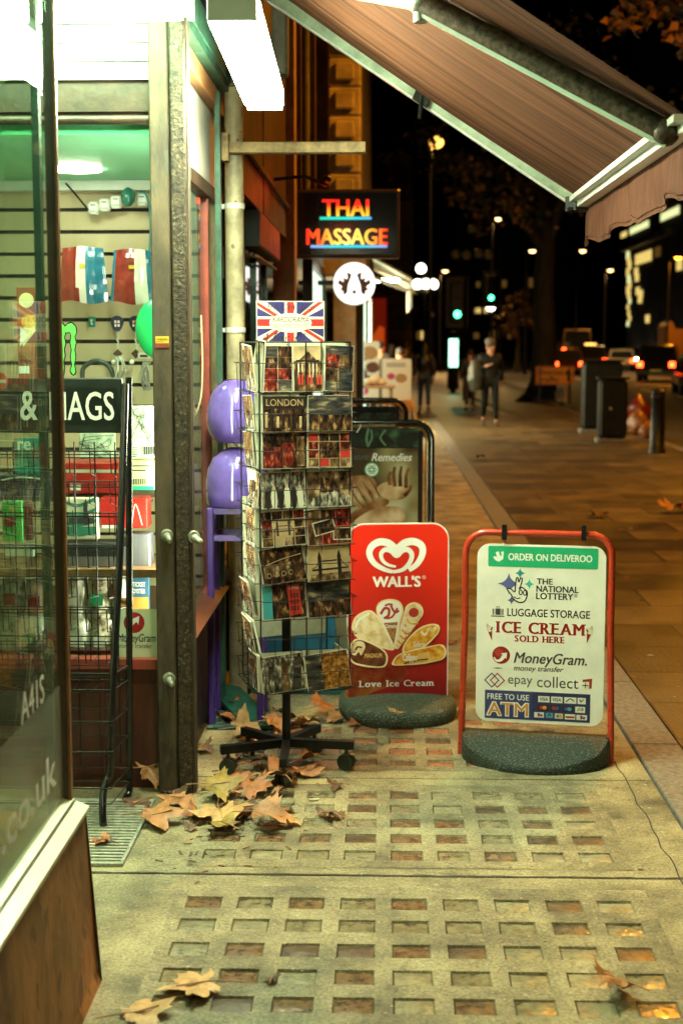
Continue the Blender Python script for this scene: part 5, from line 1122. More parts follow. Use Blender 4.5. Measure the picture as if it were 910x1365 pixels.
for px, lab in ((157, 'keyring with a dark blue crest charm on the slatted wall, left of two'), (181, 'keyring with a dark blue crest charm on the slatted wall, right of two')):
    Y = 6.6; c = A(px, 432, Y); g = MB(); fr = Fr((0, Y, 0)); g.prism(sm([(c.x - .03, c.z + .01), (c.x - .015, c.z + .035), (c.x + .015, c.z + .035), (c.x + .03, c.z + .01), (c.x + .012, c.z - .03), (c.x - .012, c.z - .03)], 3), fr, 0, .012, 0)
    g.rect(c.x - .012, c.z - .012, c.x + .012, c.z + .016, fr, .0130, 1); g.rect(c.x - .003, c.z - .012, c.x + .003, c.z + .016, fr, .0136, 2); g.rect(c.x - .012, c.z - .001, c.x + .012, c.z + .005, fr, .0139, 2)
    for i in range(8): g.tube([(c.x + .004 * (-1) ** i, Y - .006, c.z - .035 - i * .012), (c.x - .004 * (-1) ** i, Y - .006, c.z - .047 - i * .012)], .004, 5, 3)
    g.prism([(c.x - .022, c.z - .135), (c.x, c.z - .115), (c.x + .022, c.z - .135), (c.x, c.z - .16)], fr, 0, .012, 4); g.ball((c.x - .02, Y - .01, c.z - .175), .012, 8, 1)
    tag(g.build('keyring', [navy_p, white_print, print_red, steel, M('charm_brown', (.08, .03, .02), .4)]), lab, 'keyring')
c = A(212, 438, 6.2); g = MB(); g.ball(c, .115, 20, 0, .9, .5, 1.15); tag(g.build('green_balloon', M('balloon_green', (.02, .55, .16), .25, 0, .05, 3)), 'bright green balloon half hidden behind the door post', 'balloon')
item('card_tag', 'small teal tag with a white letter on the slatted wall', 'tag', 118, 422, 127, 436, 6.64, .01, teal_board, lambda g, f, B, P: g.text('t', f, *B(121, 425, 124, 433), .001, 1, .05), [white_print], .002)
item('card_tag', 'small white ticket below the green balloon', 'tag', 184, 470, 200, 478, 6.3, .01, white_paint, lambda g, f, B, P: g.rect(*B(187, 473, 197, 476), f, .001, 1), [black_print], .002)
g = MB(); g.tube(smooth2([A(110, 505, 6.6), A(112, 490, 6.6), A(128, 481, 6.6), A(145, 488, 6.6), A(152, 503, 6.6)], 6), .011, 8); tag(g.build('coiled_cable', M('grey_cable', (.04, .06, .05), .4)), 'thick dark cable loop hung on the slatted wall', 'cable')
for px, py, n_, lab in ((160, 492, 5, 'small metal clip bundle hanging below the keyrings'), (196, 500, 9, 'bundle of silver chains hanging beside the door post')):
    g = MB(); c = A(px, py, 6.55)
    for i in range(n_): g.tube(smooth2([c + Vector((random.uniform(-.02, .02), 0, .06)), c + Vector((random.uniform(-.03, .03), random.uniform(-.02, .01), 0)), c + Vector((random.uniform(-.02, .02), 0, -.07))], 4), .004, 5)
    tag(g.build('chain_bundle', steel), lab, 'chain')
# green claw-mark emblem stuck on the glass
fr = Fr((0, YB + .0165, 0)); g = MB()
def Pm(l): return [(A(40 + (x * .2418) - 0, 360 + y * .2418, YB).x, A(40 + x * .2418, 360 + y * .2418, YB).z) for x, y in l]
claw1 = [(150, 300), (172, 292), (188, 312), (190, 345), (182, 370), (190, 400), (182, 440), (188, 470), (180, 505), (184, 540), (176, 590), (160, 560), (166, 520), (158, 470), (164, 420), (156, 370)]
claw2 = [(185, 320), (205, 298), (225, 292), (246, 312), (250, 345), (240, 365), (248, 400), (240, 440), (246, 480), (238, 520), (246, 560), (236, 578), (220, 555), (230, 525), (222, 480), (228, 440), (220, 400), (226, 360), (214, 338), (196, 345)]
for cl in (claw1, claw2): g.ribbon(Pm(cl), .009, fr, .001, 1, 2, True); g.flat(Pm(cl), fr, .0014, 0)
tag(g.build('claw_sticker', [M('neon_green', (.12, .75, .10), .4), black_print]), 'green three-clawed scratch emblem stuck on the doorway window', 'sticker')
# shelf level goods
g = MB(); z = A(150, 757, YB2).z; g.box(-2.05, 5.24, z - .03, -.84, 5.62, z); tag(g.build('display_shelf', M('shelf_wood', (.22, .11, .05), .5, 0, .3, 10)), 'wooden display shelf across the doorway window, under the boxes', 'shelf')
g = MB(); z1 = A(150, 660, 5.45).z; g.box(-2.05, 5.40, z1 - .02, -.84, 5.9, z1 - .001); tag(g.build('display_shelf', dark_wood), 'dark upper display shelf behind the newspaper stand, under the red box', 'shelf')
mapp = photo('map_print', [(.30, .42, .30), (.55, .62, .45), (.66, .72, .58)], 40, detail=6)
def maplines(g, f, B, P):
    x0, y0, x1, y1 = 105, 575, 155, 612
    for i in range(9): g.ribbon([P(x0 + random.uniform(0, 50), y0 + random.uniform(0, 35)) for _ in range(3)], .002, f, .001 + i * .0001, 1)
item('street_map', 'pale green folded street map standing above the red box', 'map', 106, 570, 154, 612, 5.44, .01, mapp, maplines, [print_grey])
def m2(g, f, B, P):
    for i in range(14): g.ribbon([P(173 + random.uniform(0, 32), 542 + random.uniform(0, 50)) for _ in range(3)], .0018, f, .001 + i * .0001, 1)
    for i in range(5): g.rect(*B(176, 596 + i * 3, 184, 597 + i * 3), f, .003, 1); g.rect(*B(192 + i * 3, 595, 194 + i * 3, 606), f, .003, 1)
item('street_map', 'white and green street map booklet with a barcode, beside the door post', 'map', 172, 541, 206, 611, 5.30, .01, mapp, m2, [print_grey])
def m3(g, f, B, P):
    for i in range(6): g.rect(*B(178 + i * 3, 638, 179.6 + i * 3, 646), f, .001, 1)
    g.rect(*B(172, 648, 206, 653), f, .001, 2); g.rect(*B(176, 620, 200, 622), f, .001, 1); g.rect(*B(176, 626, 195, 628), f, .001, 1)
item('booklet', 'yellow-green booklet with a barcode under the street map booklet', 'booklet', 172, 613, 206, 653, 5.31, .03, M('booklet_lime', (.52, .56, .24), .35), m3, [print_grey, deliver_green])
item('red_box', 'long red box with four white squares behind the newspaper stand', 'box', 78, 617, 158, 658, 5.42, .2, red_p, lambda g, f, B, P: [g.rect(*B(94 + i * 8, 645 + j * 5, 100 + i * 8, 648.5 + j * 5), f, .001, 1) for i in range(2) for j in range(2)] + [g.rect(*B(80, 626, 158, 630), f, .001, 2)], [white_print, M('pale_strip', (.5, .5, .38), .3)])
def bigben(g, f, B, P):
    for i in range(4): g.ribbon([P(84, 668 + i * 14), P(105, 674 + i * 13), P(128, 664 + i * 15)], .012, f, .001, 1)
    g.rect(*B(112, 675, 117, 700), f, .0015, 2); g.flat([P(111, 675), P(118, 675), P(114.5, 664)], f, .0015, 2); g.rect(*B(92, 690, 126, 698), f, .0016, 2); g.rect(*B(84, 702, 128, 712), f, .0014, 1)
item('tea_towel_pack', 'cream and green packet with a clock tower drawing, beside the red box', 'packet', 82, 664, 130, 719, 5.30, .04, cream_p, bigben, [M('towel_green', (.04, .22, .15), .5), print_grey])
def handbag(g, f, B, P):
    g.rect(*B(136, 700, 157, 704), f, .001, 1); g.flat([P(172, 702), P(178, 666), P(192, 675), P(195, 702)], f, .001, 2); g.ribbon([P(176, 700), P(181, 672), P(190, 700)], .003, f, .002, 1)
item('red_packet', 'shiny red boxed item with a clear window right of the cream packet', 'box', 134, 664, 196, 704, 5.32, .1, red_p, handbag, [white_print, M('packet_red_bright', (.6, .03, .02), .2)])
item('dark_box', 'low dark grey box under the cream packet', 'box', 84, 724, 158, 756, 5.29, .12, M('box_dark', (.03, .028, .032), .4), lambda g, f, B, P: g.rect(*B(86, 742, 157, 755), f, .001, 1), [M('box_grey', (.16, .145, .15), .4)])
item('grey_box', 'grey sloping box under the red packet', 'box', 160, 712, 200, 756, 5.33, .1, M('box_mid_grey', (.13, .125, .14), .4), lambda g, f, B, P: [g.flat([P(160, 712), P(176, 722), P(160, 735)], f, .001, 1), g.ribbon([P(198, 712), P(199, 735), P(200, 755)], .004, f, .001, 2)], [black_print, white_print])
# clear sweet bags on the window floor
bagm = M('bag_white', (.66, .66, .56), .3, 0, .3, 22, coat=.5); bagm2 = photo('sweets_print', [(.10, .03, .02), (.55, .5, .36), (.75, .73, .60)], 45, rough=.15, detail=4)
def bag(label, x0, y0, x1, y1, Y, mats, seed):
    a, b = A(x0, y1, Y), A(x1, y0, Y); g = MB(); n = 10; vs = []
    for j in range(n + 1):
        for i in range(n + 1):
            u, v = i / n, j / n; th_ = math.sin(math.pi * u) ** .6 * math.sin(math.pi * min(1, .15 + .8 * v)) ** .7; pin = 1 - .25 * max(0, v - .7) / .3
            vs.append((a.x + (b.x - a.x) * (.5 + (u - .5) * pin), Y - .045 * th_ + .012 * noise.noise(Vector((u * 5, v * 5, seed))), a.z + (b.z - a.z) * v + .006 * noise.noise(Vector((u * 3, v * 3, seed + 5)))))
    g.add(vs, [(j * (n + 1) + i, j * (n + 1) + i + 1, (j + 1) * (n + 1) + i + 1, (j + 1) * (n + 1) + i) for j in range(n) for i in range(n)], 0, True)
    g.add([Vector(p) + Vector((0, .03, 0)) for p in vs], [(j * (n + 1) + i, (j + 1) * (n + 1) + i, (j + 1) * (n + 1) + i + 1, j * (n + 1) + i + 1) for j in range(n) for i in range(n)], 0, True)
    fr = Fr((0, Y - .046, 0)); w = b.x - a.x; hh = b.z - a.z
    g.rect(a.x + w * .25, a.z + hh * .45, a.x + w * .72, a.z + hh * .7, fr, .004, 1)
    return tag(g.build('sweet_bag', mats), label, 'bag', 'plump bags in the doorway window')
bl = [(88, 772, 118, 830, 'white'), (116, 770, 150, 832, 'green labelled'), (90, 826, 122, 884, 'white'), (122, 828, 150, 884, 'white'), (150, 770, 172, 820, 'red and white'), (2, 770, 34, 830, 'red labelled'), (34, 772, 66, 834, 'brown and white'), (0, 828, 28, 886, 'cream'), (26, 822, 62, 886, 'green labelled'), (152, 822, 176, 884, 'white')]
for i, (x0, y0, x1, y1, k_) in enumerate(bl):
    lm = {'white': white_print, 'green labelled': deliver_green, 'red and white': red_p, 'red labelled': red_p, 'brown and white': choco, 'cream': cream_p}[k_]
    bag('%s plump bag low in the doorway window, behind the wire newspaper stand' % k_, x0, y0, x1, y1, 5.34 + .05 * (y0 < 800), [bagm2 if i % 2 else bagm, lm], i)
def bk(g, f, B, P): g.text('TICKET', f, *B(177, 776, 194, 782), .001, 1, .02); g.text('OYSTER', f, *B(177, 785, 194, 791), .001, 1, .02); g.rect(*B(176, 796, 198, 812), f, .001, 2)
item('leaflet', 'dark blue ticket leaflet standing above the money transfer sticker', 'leaflet', 175, 764, 199, 812, 5.36, .01, M('leaflet_blue', (.03, .09, .16), .35), bk, [white_print, print_orange])
item('yellow_price_card', 'orange price card low in the doorway window left of the blue leaflet', 'card', 160, 797, 174, 812, 5.30, .006, print_orange, lambda g, f, B, P: g.text('99p', f, *B(162, 800, 172, 808), .001, 1, .03), [black_print])
# money transfer sticker on the glass
fr = Fr((0, YB + .0165, 0)); g = MB(); B_ = lambda *a: Bn(*a, YB); PP = lambda px, py: (A(px, py, YB).x, A(px, py, YB).z)
g.rect(*B_(158, 813, 212, 877), fr, .001, 0); g.flat([PP(px, py) for px, py in ell(178, 831, 14, 14, 24)], fr, .0015, 1); g.flat([PP(px, py) for px, py in [(176, 826), (185, 822), (184, 834), (181, 830), (173, 838), (170, 834)]], fr, .002, 2)
g.text('MoneyGram', fr, *B_(156, 846, 207, 860), .002, 3, .02, .2); g.text('money transfer', fr, *B_(158, 859, 202, 867), .002, 3, .0, .2)
tag(g.build('window_sticker', [M('sticker_pale_green', (.58, .66, .44), .4), print_red, white_print, print_grey]), 'pale money transfer sticker low on the doorway window, with a red ball', 'sticker')
# things seen through the near glass
fr = Fr((0, YB + .0165, 0)); g = MB(); g.rect(*B_(24, 383, 46, 505), fr, .001, 0); g.flat([PP(*q) for q in ell(34, 400, 10, 10, 16)], fr, .0015, 1); g.flat([PP(*q) for q in ell(38, 428, 11, 9, 16)], fr, .0017, 2); g.flat([PP(px, py) for px, py in [(27, 440), (46, 425), (46, 442), (30, 462)]], fr, .0016, 1); g.flat([PP(px, py) for px, py in [(26, 436), (36, 445), (26, 462)]], fr, .0018, 3)
g.text('SOLD', fr, *B_(26, 470, 42, 476), .002, 4, .02); g.text('SHOP', fr, *B_(26, 478, 42, 484), .002, 4, .02); g.rect(*B_(24, 488, 38, 498), fr, .0016, 3)
tag(g.build('ice_cream_poster', [M('poster_brown', (.28, .09, .04), .4), cream_glow, orange_ice, white_print, black_print]), 'brown poster of ice cream scoops on the doorway window above the black newsstand header', 'poster')
item('lit_board', 'teal board with white letters above the left end of the wire newspaper stand', 'board', 20, 584, 64, 632, 5.5, .02, teal_board, lambda g, f, B, P: g.text('re.', f, *B(24, 588, 46, 600), .001, 1, .03), [white_print])
item('navy_box', 'long navy box low behind the left end of the wire newspaper stand', 'box', 0, 634, 70, 662, 5.42, .2, navy_p, lambda g, f, B, P: g.ribbon([P(2, 640), P(30, 636), P(66, 640)], .006, f, .001, 1), [cream_p])
item('crisp_packet', 'bright green snack packet seen through the near shop glass', 'packet', 4, 668, 30, 722, 5.30, .03, green_p, lambda g, f, B, P: [g.flat([P(*q) for q in ell(13, 695, 8, 8, 14)], f, .001, 1), g.flat([P(*q) for q in ell(16, 679, 4, 5, 10)], f, .001, 2)], [red_p, M('yellow_spot', (.6, .6, .08), .4)])
item('crisp_packet', 'narrow red-brown snack packet beside the bright green packet', 'packet', 32, 668, 42, 720, 5.31, .03, M('packet_maroon', (.20, .03, .02), .3), None)
item('price_board', 'white price board low behind the near glass, below the green packet', 'board', 6, 727, 46, 742, 5.29, .01, white_paint, None)
fr2 = Fr((0, YC - .013, 0)); g = MB(); q = A(5, 508, YC); g.prism([(q.x + .014 * math.cos(a * .2618), q.z + .022 * math.sin(a * .2618)) for a in range(24)], fr2, .001, .003, 0); g.rect(q.x - .011, q.z - .004, q.x + .011, q.z + .004, fr2, .0036, 1)
tag(g.build('round_sticker', [M('sticker_orange', (.7, .12, .02), .3), white_print]), 'small round orange sticker with a white bar on the near glass', 'sticker')
# white hanging advert strip inside the side window
g = MB(); a = AX(254, 240, -.79); b = AX(262, 400, -.79); fr = Fr((-.79, 0, 0), (0, 1, 0), (0, 0, 1)); y0, y1 = 5.32, 5.62
g.prism([(y0, 1.45), (y1, 1.45), (y1, 2.22), (y0, 2.22)], fr, -.004, 0, 0)
for i in range(6): g.rect(y0 + .06 + (i % 2) * .10, 2.12 - (i // 2) * .20, y0 + .13 + (i % 2) * .10, 2.18 - (i // 2) * .20, fr, .001, 1); g.rect(y0 + .06 + (i % 2) * .10, 2.05 - (i // 2) * .2, y0 + .12 + (i % 2) * .10, 2.09 - (i // 2) * .2, fr, .001, 2)
tag(g.build('price_list', [white_paint, black_print, print_red]), 'white price list hanging inside the side window beside the rusty post', 'price list')
# ================================================================== STREET LAMPS
lamp_metal = M('lamp_post_paint', (.005, .0045, .004), .7, 0, .3, 8, spec=.1)
def street_lamp(label, x, y, h, arm=0.9, col=AMBER, power=None, lens=None, group='street lamps with amber heads', r=.07, head=.32):
    t = thing('street_lamp', label, 'street lamp', (x, y, 0), 0, group); sgn = -1 if arm < 0 else 1
    g = MB(); g.tube([(0, 0, 0), (0, 0, 1.2), (0, 0, 1.25), (0, 0, h - .3), (sgn * .12, 0, h - .06), (arm * .5, 0, h)], [r * 1.6, r * 1.6, r, r * .75, r * .6, r * .5], 10); g.build('post', lamp_metal, t)
    c = Vector((arm * .5 + sgn * head * .6, 0, h)); g = MB(); g.lathe([(.02, -.05), (.9, -.045), (1, 0), (.8, .06), (.4, .10), (.02, .11)], c, 14, 0, True, head * .75, head * .45); g.build('lamp_head', lamp_metal, t)
    g = MB(); g.lathe([(.02, -.16), (.5, -.14), (.85, -.09), (.92, -.046)], c, 14, 0, True, head * .7, head * .42); g.build('lens', E('lens_%d' % int(col[1] * 1000) + ('' if not lens else str(lens)), col, lens or SODIUM_LENS), t)
    if power:
        L = bpy.data.lights.new('lamp', 'SPOT'); L.color = col; L.energy = power; L.spot_size = R(172); L.spot_blend = .6; L.shadow_soft_size = .12
        o = bpy.data.objects.new('lamp', L); COL.objects.link(o); o.parent = t; o.location = c + Vector((0, 0, -.2)); o['kind'] = 'helper'
    return t
# unseen street lamps, added out of view to light the scene
street_lamp('added amber street lamp on the kerb, beyond the right edge beside the signs', 4.45, 13.0, 8.0, -1.2, AMBER, SODIUM)
street_lamp('added warm white street lamp on the kerb behind the photographer', 3.3, -4.2, 6.0, -1.0, (1.0, .70, .34), 750)  # added for front light on the signs
street_lamp('added amber street lamp on an island in the road, outside the right edge', 10.2, 27, 8.5, -1.4, AMBER, SODIUM * 1.3)  # added to bring light to the diversion sign
# lamps in the picture
def lamp_px(label, px, pyhead, Y, power=None, col=AMBER, lens=None, arm=.2, r=.07, head=.3, **k):
    c = A(px, pyhead, Y); return street_lamp(label, c.x - arm * .5 - math.copysign(head * .6, arm), Y, c.z, arm, col, power, lens, r=r, head=head, **k)
tall = lamp_px('tallest glowing amber street lamp, above and right of the massage sign', 581, 190, 60, SODIUM * .9, (1, .55, .12), 40, .02, .07, .3)
c = A(581, 190, 59.7) - tall.location; g = MB(); g.ball(c, .30, 16, 0, 1, 1, .8); g.build('glowing_globe', E('tall_lamp_glow', (1, .46, .07), 5), tall)
lamp_px('far amber street lamp below the awning corner, left of two under the brown valance', 709, 333, 80, None, (1, .58, .2), 11, .3, .06, .28)
lamp_px('far pale street lamp just under the left end of the brown valance', 776, 333, 85, None, (1, .58, .2), 11, .3, .06, .285)
lamp_px('far pale street lamp right of the other far lamps, left of the office block', 813, 359, 95, SODIUM * .6, (1, .58, .2), 11, .3, .06, .282)
lamp_px('far small street lamp beside the unlit globes, right of the tall amber lamp', 593, 360, 90, SODIUM * .7, (1, .58, .2), 11, .3, .06, .285)
lamp_px('far pale street lamp under the dim globe, between the signals and the tree', 664, 290, 75, SODIUM * .5, (1, .58, .2), 11, .3, .06, .26)
globe_dim = M('dim_globe', (.55, .38, .16), .3); globe_lit = E('lit_globe', (1.0, .93, .72), 9.0)
def globes(label, x, y, lit, pos, rr):
    t = thing('globe_lamp', label, 'street lamp', (x, y, 0), 0, 'globe lamp standards'); top = max(p[1] for p in pos)
    g = MB(); g.tube([(0, 0, 0), (0, 0, 1.0), (0, 0, 1.05), (0, 0, top - rr)], [.14, .12, .08, .05], 10)
    for dx, z, dy in pos:
        if abs(dx) > .05: g.tube([(0, 0, z - .35), (dx * .6, dy * .6, z - .32), (dx, dy, z - rr)], .035, 6)
        g.lathe([(rr * .5, z - rr * 1.15), (rr * .4, z - rr * .9)], (dx, dy, 0), 8)
    g.build('standard', lamp_metal, t)
    for dx, z, dy in pos: g = MB(); g.ball((dx, dy, z), rr, 14); g.build('globe', globe_lit if lit else globe_dim, t)
Y = 45; c = A(628, 400, Y); Z = lambda py: A(628, py, Y).z
dxs = lambda px: A(px, 338, Y).x - c.x
globes('five-globe lamp standard with dim unlit globes above the traffic lights', c.x, Y, False, [(0, Z(305), 0)] + [(dxs(px), Z(py), dy) for px, py, dy in ((607, 339, 0), (621, 341, -.3), (638, 337, .3), (651, 340, 0))], .155)
Y = 62; c = A(566, 400, Y); globes('lit white globe lamp standard right of the small shop awning', c.x, Y, True, [(A(561, 358, Y).x - c.x, A(561, 358, Y).z, 0)] + [(A(px, 379, Y).x - c.x, A(px, 379, Y).z, dy) for px, dy in ((556, 0), (567, -.4), (577, 0))], .21)
Y = 70; c = A(656, 400, Y); globes('tall lamp standard with one lit globe beside the right traffic light', c.x, Y, True, [(A(653, 409, Y).x - c.x, A(653, 409, Y).z, -.3)], .22)
Y = 72; c = A(668, 300, Y); globes('tall lamp standard with a single dim globe, under the awning arm', c.x, Y, False, [(A(665, 268, Y).x - c.x, A(665, 268, Y).z, 0)], .20)

# ================================================================== TRAFFIC LIGHTS, BUS STOP PANEL, DIVERSION SIGN
tl_green = E('signal_green', (.05, 1.0, .35), 14); tl_body = M('signal_black', (.02, .017, .013), .5)
def signal(label, px, pyg, Y, heads):
    c = A(px, pyg, Y); t = thing('traffic_light', label, 'traffic light', (c.x + .25, Y, 0), 0, 'traffic lights'); dx = -.25; z = c.z
    g = MB(); g.tube([(0, 0.12, 0), (0, .12, z + 1.1)], .06, 10); g.build('pole', lamp_metal, t)
    g = MB(); g.bbox(dx - .20, -.06, z - .22, dx + .20, .08, z + .95, .03); g.bbox(dx - .34, .09, z - .4, dx + .34, .11, z + 1.12, .02); g.build('signal_head', tl_body, t)
    for k in range(3):
        g = MB(); zz = z + k * .36
        for i in range(7): a0, a1 = R(20 + 20 * i), R(40 + 20 * i); g.add([(dx + .12 * math.cos(a0), -.07, zz + .12 * math.sin(a0)), (dx + .12 * math.cos(a1), -.07, zz + .12 * math.sin(a1)), (dx + .12 * math.cos(a1), -.24, zz + .12 * math.sin(a1)), (dx + .12 * math.cos(a0), -.24, zz + .12 * math.sin(a0))], [(0, 1, 2, 3), (3, 2, 1, 0)])
        g.build('visor', M('visor_brown', (.20, .11, .05), .5), t)
        g = MB(); g.prism(ell(dx, zz, .10, .10, 18), Fr((0, -.066, 0)), 0, .004); g.build('signal_lens', tl_green if k == 0 else M('dead_lens', (.03, .012, .008), .3), t)
signal('traffic light showing green on the left, under the dim five-globe lamp', 609, 419, 43, 3)
signal('traffic light showing green on the right, above the walking man', 654, 397, 60, 3)
Y = 50; a, b = A(598, 489, Y), A(610, 452, Y); t = thing('advert_panel', 'bright green-white lit advertising panel standing on the far pavement', 'advert panel', ((a.x + b.x) / 2, Y, 0)); w_ = (b.x - a.x) / 2
g = MB(); g.bbox(-w_ - .05, 0, .12, w_ + .05, .14, b.z + .08, .02); g.lathe([(w_ * 1.3, b.z + .09), (w_ * 1.1, b.z + .22), (.05, b.z + .28)], (0, .07, 0), 14); g.box(-.1, .02, 0, .1, .12, .12); g.build('casing', tl_body, t)
g = MB(); g.bbox(-w_, -.012, a.z, w_, -.001, b.z, .004); g.build('lit_face', E('advert_glow', (.35, 1.0, .62), 5.0), t)
Y = 40.4; a, b = A(713, 513, Y), A(765, 488, Y); t = thing('diversion_sign', 'orange diverted traffic sign with a black arrow, standing beside the tree trunk', 'road sign', ((a.x + b.x) / 2, Y, 0)); w_ = (b.x - a.x) / 2
fr = Fr((0, -.015, 0)); g = MB(); g.prism(rrect(-w_, a.z, w_, b.z, .04, 4), fr, -.015, 0, 0); g.build('sign_plate', M('sign_orange', (.62, .24, .03), .45), t)
g = MB(); g.ribbon(rrect(-w_ + .025, a.z + .025, w_ - .025, b.z - .025, .03, 4), .02, fr, .001, 0, 0, True)
hh = b.z - a.z; g.text('Diverted', fr, -w_ + .08, a.z + hh * .52, w_ * .38, a.z + hh * .82, .002, 0, .02); g.text('traffic', fr, -w_ + .08, a.z + hh * .15, w_ * .22, a.z + hh * .45, .002, 0, .02)
x = w_ * .68; g.rect(x - .03, a.z + hh * .18, x + .03, a.z + hh * .6, fr, .002, 0); g.flat([(x - .13, a.z + hh * .55), (x + .13, a.z + hh * .55), (x, a.z + hh * .86)], fr, .0025, 0); g.build('lettering', black_print, t)
g = MB()
for sx in (-1, 1): g.bar((sx * w_ * .8, -.1, 0), (sx * w_ * .75, .0, b.z), .03, .03); g.bar((sx * w_ * .8, .35, 0), (sx * w_ * .75, .02, b.z), .03, .03)
g.build('folding_legs', black_metal, t)
c = G(748, 537); g = MB(); g.bbox(-.18, -.12, 0, .18, .12, .38, .06); g.ball((0, 0, .32), .17, 10, 0, 1, .7, .8); tag(g.build('sandbag', M('sandbag_pale', (.35, .27, .16), .7, 0, .3, 8)), 'pale sandbag slumped under the orange diversion sign', 'sandbag').location = c

# ================================================================== CABINETS, BOLLARD, RUBBISH
cab_m = M('cabinet_green_black', (.007, .008, .006), .5, 0, .5, 3, .2, 20, spec=.2)
def cabinet(label, px0, px1, pyb, pyt, depth, slope):
    p = G(px0, pyb); q = A(px1, pyb, p.y); zt = A(px0, pyt, p.y).z; w_ = q.x - p.x
    t = thing('utility_cabinet', label, 'cabinet', ((p.x + q.x) / 2, p.y + depth / 2, 0), R(-4), 'street cabinets')
    g = MB(); g.bbox(-w_ / 2, -depth / 2, .08, w_ / 2, depth / 2, zt, .06); g.build('body', cab_m, t)
    g = MB(); g.bbox(-w_ / 2 - .03, -depth / 2 - .03, 0, w_ / 2 + .03, depth / 2 + .03, .079, .015); g.build('plinth', granite, t)
    g = MB(); g.bbox(-w_ / 2 - .025, -depth / 2 - .025, zt + .001, w_ / 2 + .025, depth / 2 + .025, zt + .04, .015); g.build('lid', cab_m, t)
    g = MB(); g.box(-w_ / 2 + .05, -depth / 2 - .012, .16, -.008, -depth / 2 - .001, zt - .06); g.box(.008, -depth / 2 - .012, .16, w_ / 2 - .05, -depth / 2 - .001, zt - .06); g.build('door', cab_m, t)
    g = MB(); g.tube([(-.05, -depth / 2 - .013, zt * .55), (-.05, -depth / 2 - .045, zt * .55)], .025, 8); g.build('handle', steel, t)
cabinet('taller dark street cabinet behind the shorter one, near the kerb', 776, 829, 578, 482, .55, 0)
cabinet('shorter dark street cabinet in front of the taller one, left of the bollard', 798, 836, 591, 506, .42, 0)
p = G(875, 604); zt = A(875, 519, p.y).z; t = thing('bollard', 'dark cast iron bollard at the kerb, right of the street cabinets', 'bollard', p); k = zt
g = MB(); g.lathe([(.13, 0), (.13, .05), (.115, .06), (.11, .5 * k), (.10, .86 * k), (.115, .87 * k), (.115, .91 * k), (.09, .92 * k)], (0, 0, 0), 16); g.build('shaft', M('bollard_iron', (.014, .014, .012), .45, .4, .4, 12, .3), t)
g = MB(); g.lathe([(.088, .921 * k), (.11, .94 * k), (.105, .97 * k), (.06, 1.0 * k), (.01, 1.01 * k)], (0, 0, 0), 16); g.build('cap', MATS['bollard_iron'], t)
bagr = M('bag_red', (.11, .01, .006), .3, 0, .3, 8, .4); bago = M('bag_orange', (.20, .07, .018), .35, 0, .4, 8, .4)
for (px, py, sx, sz, m, lab) in ((849, 580, .20, .26, bago, 'orange rubbish bag on the ground between cabinet and bollard'), (850, 566, .24, .34, bagr, 'dark red rubbish bag heaped behind the orange one beside the cabinet'), (862, 584, .14, .16, bago, 'small crumpled orange bag at the foot of the bollard')):
    p = G(px, py); g = MB(); n = 14; m_ = 8
    for_v = []
    for j in range(m_ + 1):
        for i in range(n):
            t_ = 2 * math.pi * i / n; f = math.sin(math.pi * (.18 + .78 * j / m_)); r_ = sx * f * (1 + .7 * noise.noise(Vector((math.cos(t_) * 2, math.sin(t_) * 2, j * .6 + px)))); for_v.append((r_ * math.cos(t_), r_ * math.sin(t_), sz * 1.9 * j / m_))
    g.add(for_v, [(j * n + i, j * n + (i + 1) % n, (j + 1) * n + (i + 1) % n, (j + 1) * n + i) for j in range(m_) for i in range(n)], 0, True); g.add(for_v[-n:], [tuple(range(n))], 0); o = g.build('rubbish_bag', m, base=(0, 0, 0)); o.location = p; tag(o, lab, 'bag')

# ================================================================== BUILDINGS ALONG THE LEFT
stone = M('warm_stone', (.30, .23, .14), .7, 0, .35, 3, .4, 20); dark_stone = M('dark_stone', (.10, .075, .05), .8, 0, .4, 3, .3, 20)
brown_paint = M('brown_fascia_paint', (.07, .03, .016), .5, 0, .3, 4); blackish = M('shopfront_black', (.012, .016, .013), .3, 0, .3, 8)
def blk(parent, name, mat, *boxes):
    g = MB()
    for b in boxes: g.box(*b)
    return g.build(name, mat, parent, world=True)
# next shop: the massage parlour
T = thing('massage_shop', 'dark narrow shop with a black fascia box lit red by neon, next to the drainpipe', 'shop', (-.75, 7.1, 0))
blk(T, 'upper_wall', brown_paint, (-3.0, 7.1, 2.42, -.71, 8.55, 7.5), (-3, 8.57, 2.42, -.705, 10.5, 7.5))
g = MB(); g.obox((-.69, 8.8, 2.64), (.012, 0, 0), (0, 1.70, 0), (0, 0, .014)); g.build('fascia_ledge', dark_wood, T, world=True)
g = MB(); g.box(-.98, 8.05, 2.20, -.69, 9.6, 2.40, 0); g.box(-.6895, 8.06, 2.21, -.685, 9.59, 2.39, 1); g.build('fascia_box', [M('fascia_green_black', (.012, .025, .017), .5, 0, .4, 10), M('fascia_neon_lit', (.32, .04, .02), .45, 0, .35, 8)], T, world=True)  # neon's red light is put into the colour of the front face
g = MB()
for i in range(4): g.tube([(-.80 + i * .03, 8.1, 2.185 - i * .012), (-.80 + i * .03, 9.55, 2.185 - i * .012)], .009, 6)
g.build('shutter_slats', M('slat_brown', (.16, .10, .06), .4, .4, .3, 20), T, world=True)
blk(T, 'dark_recess', blackish, (-3, 10.2, 0, -1.4, 10.5, 2.4), (-1.6, 7.1, 0, -1.5, 10.2, 2.4))
g = MB()
for y in (7.25, 7.9, 8.6, 9.4): g.box(-.80, y, 0, -.76, y + .05, 2.18)
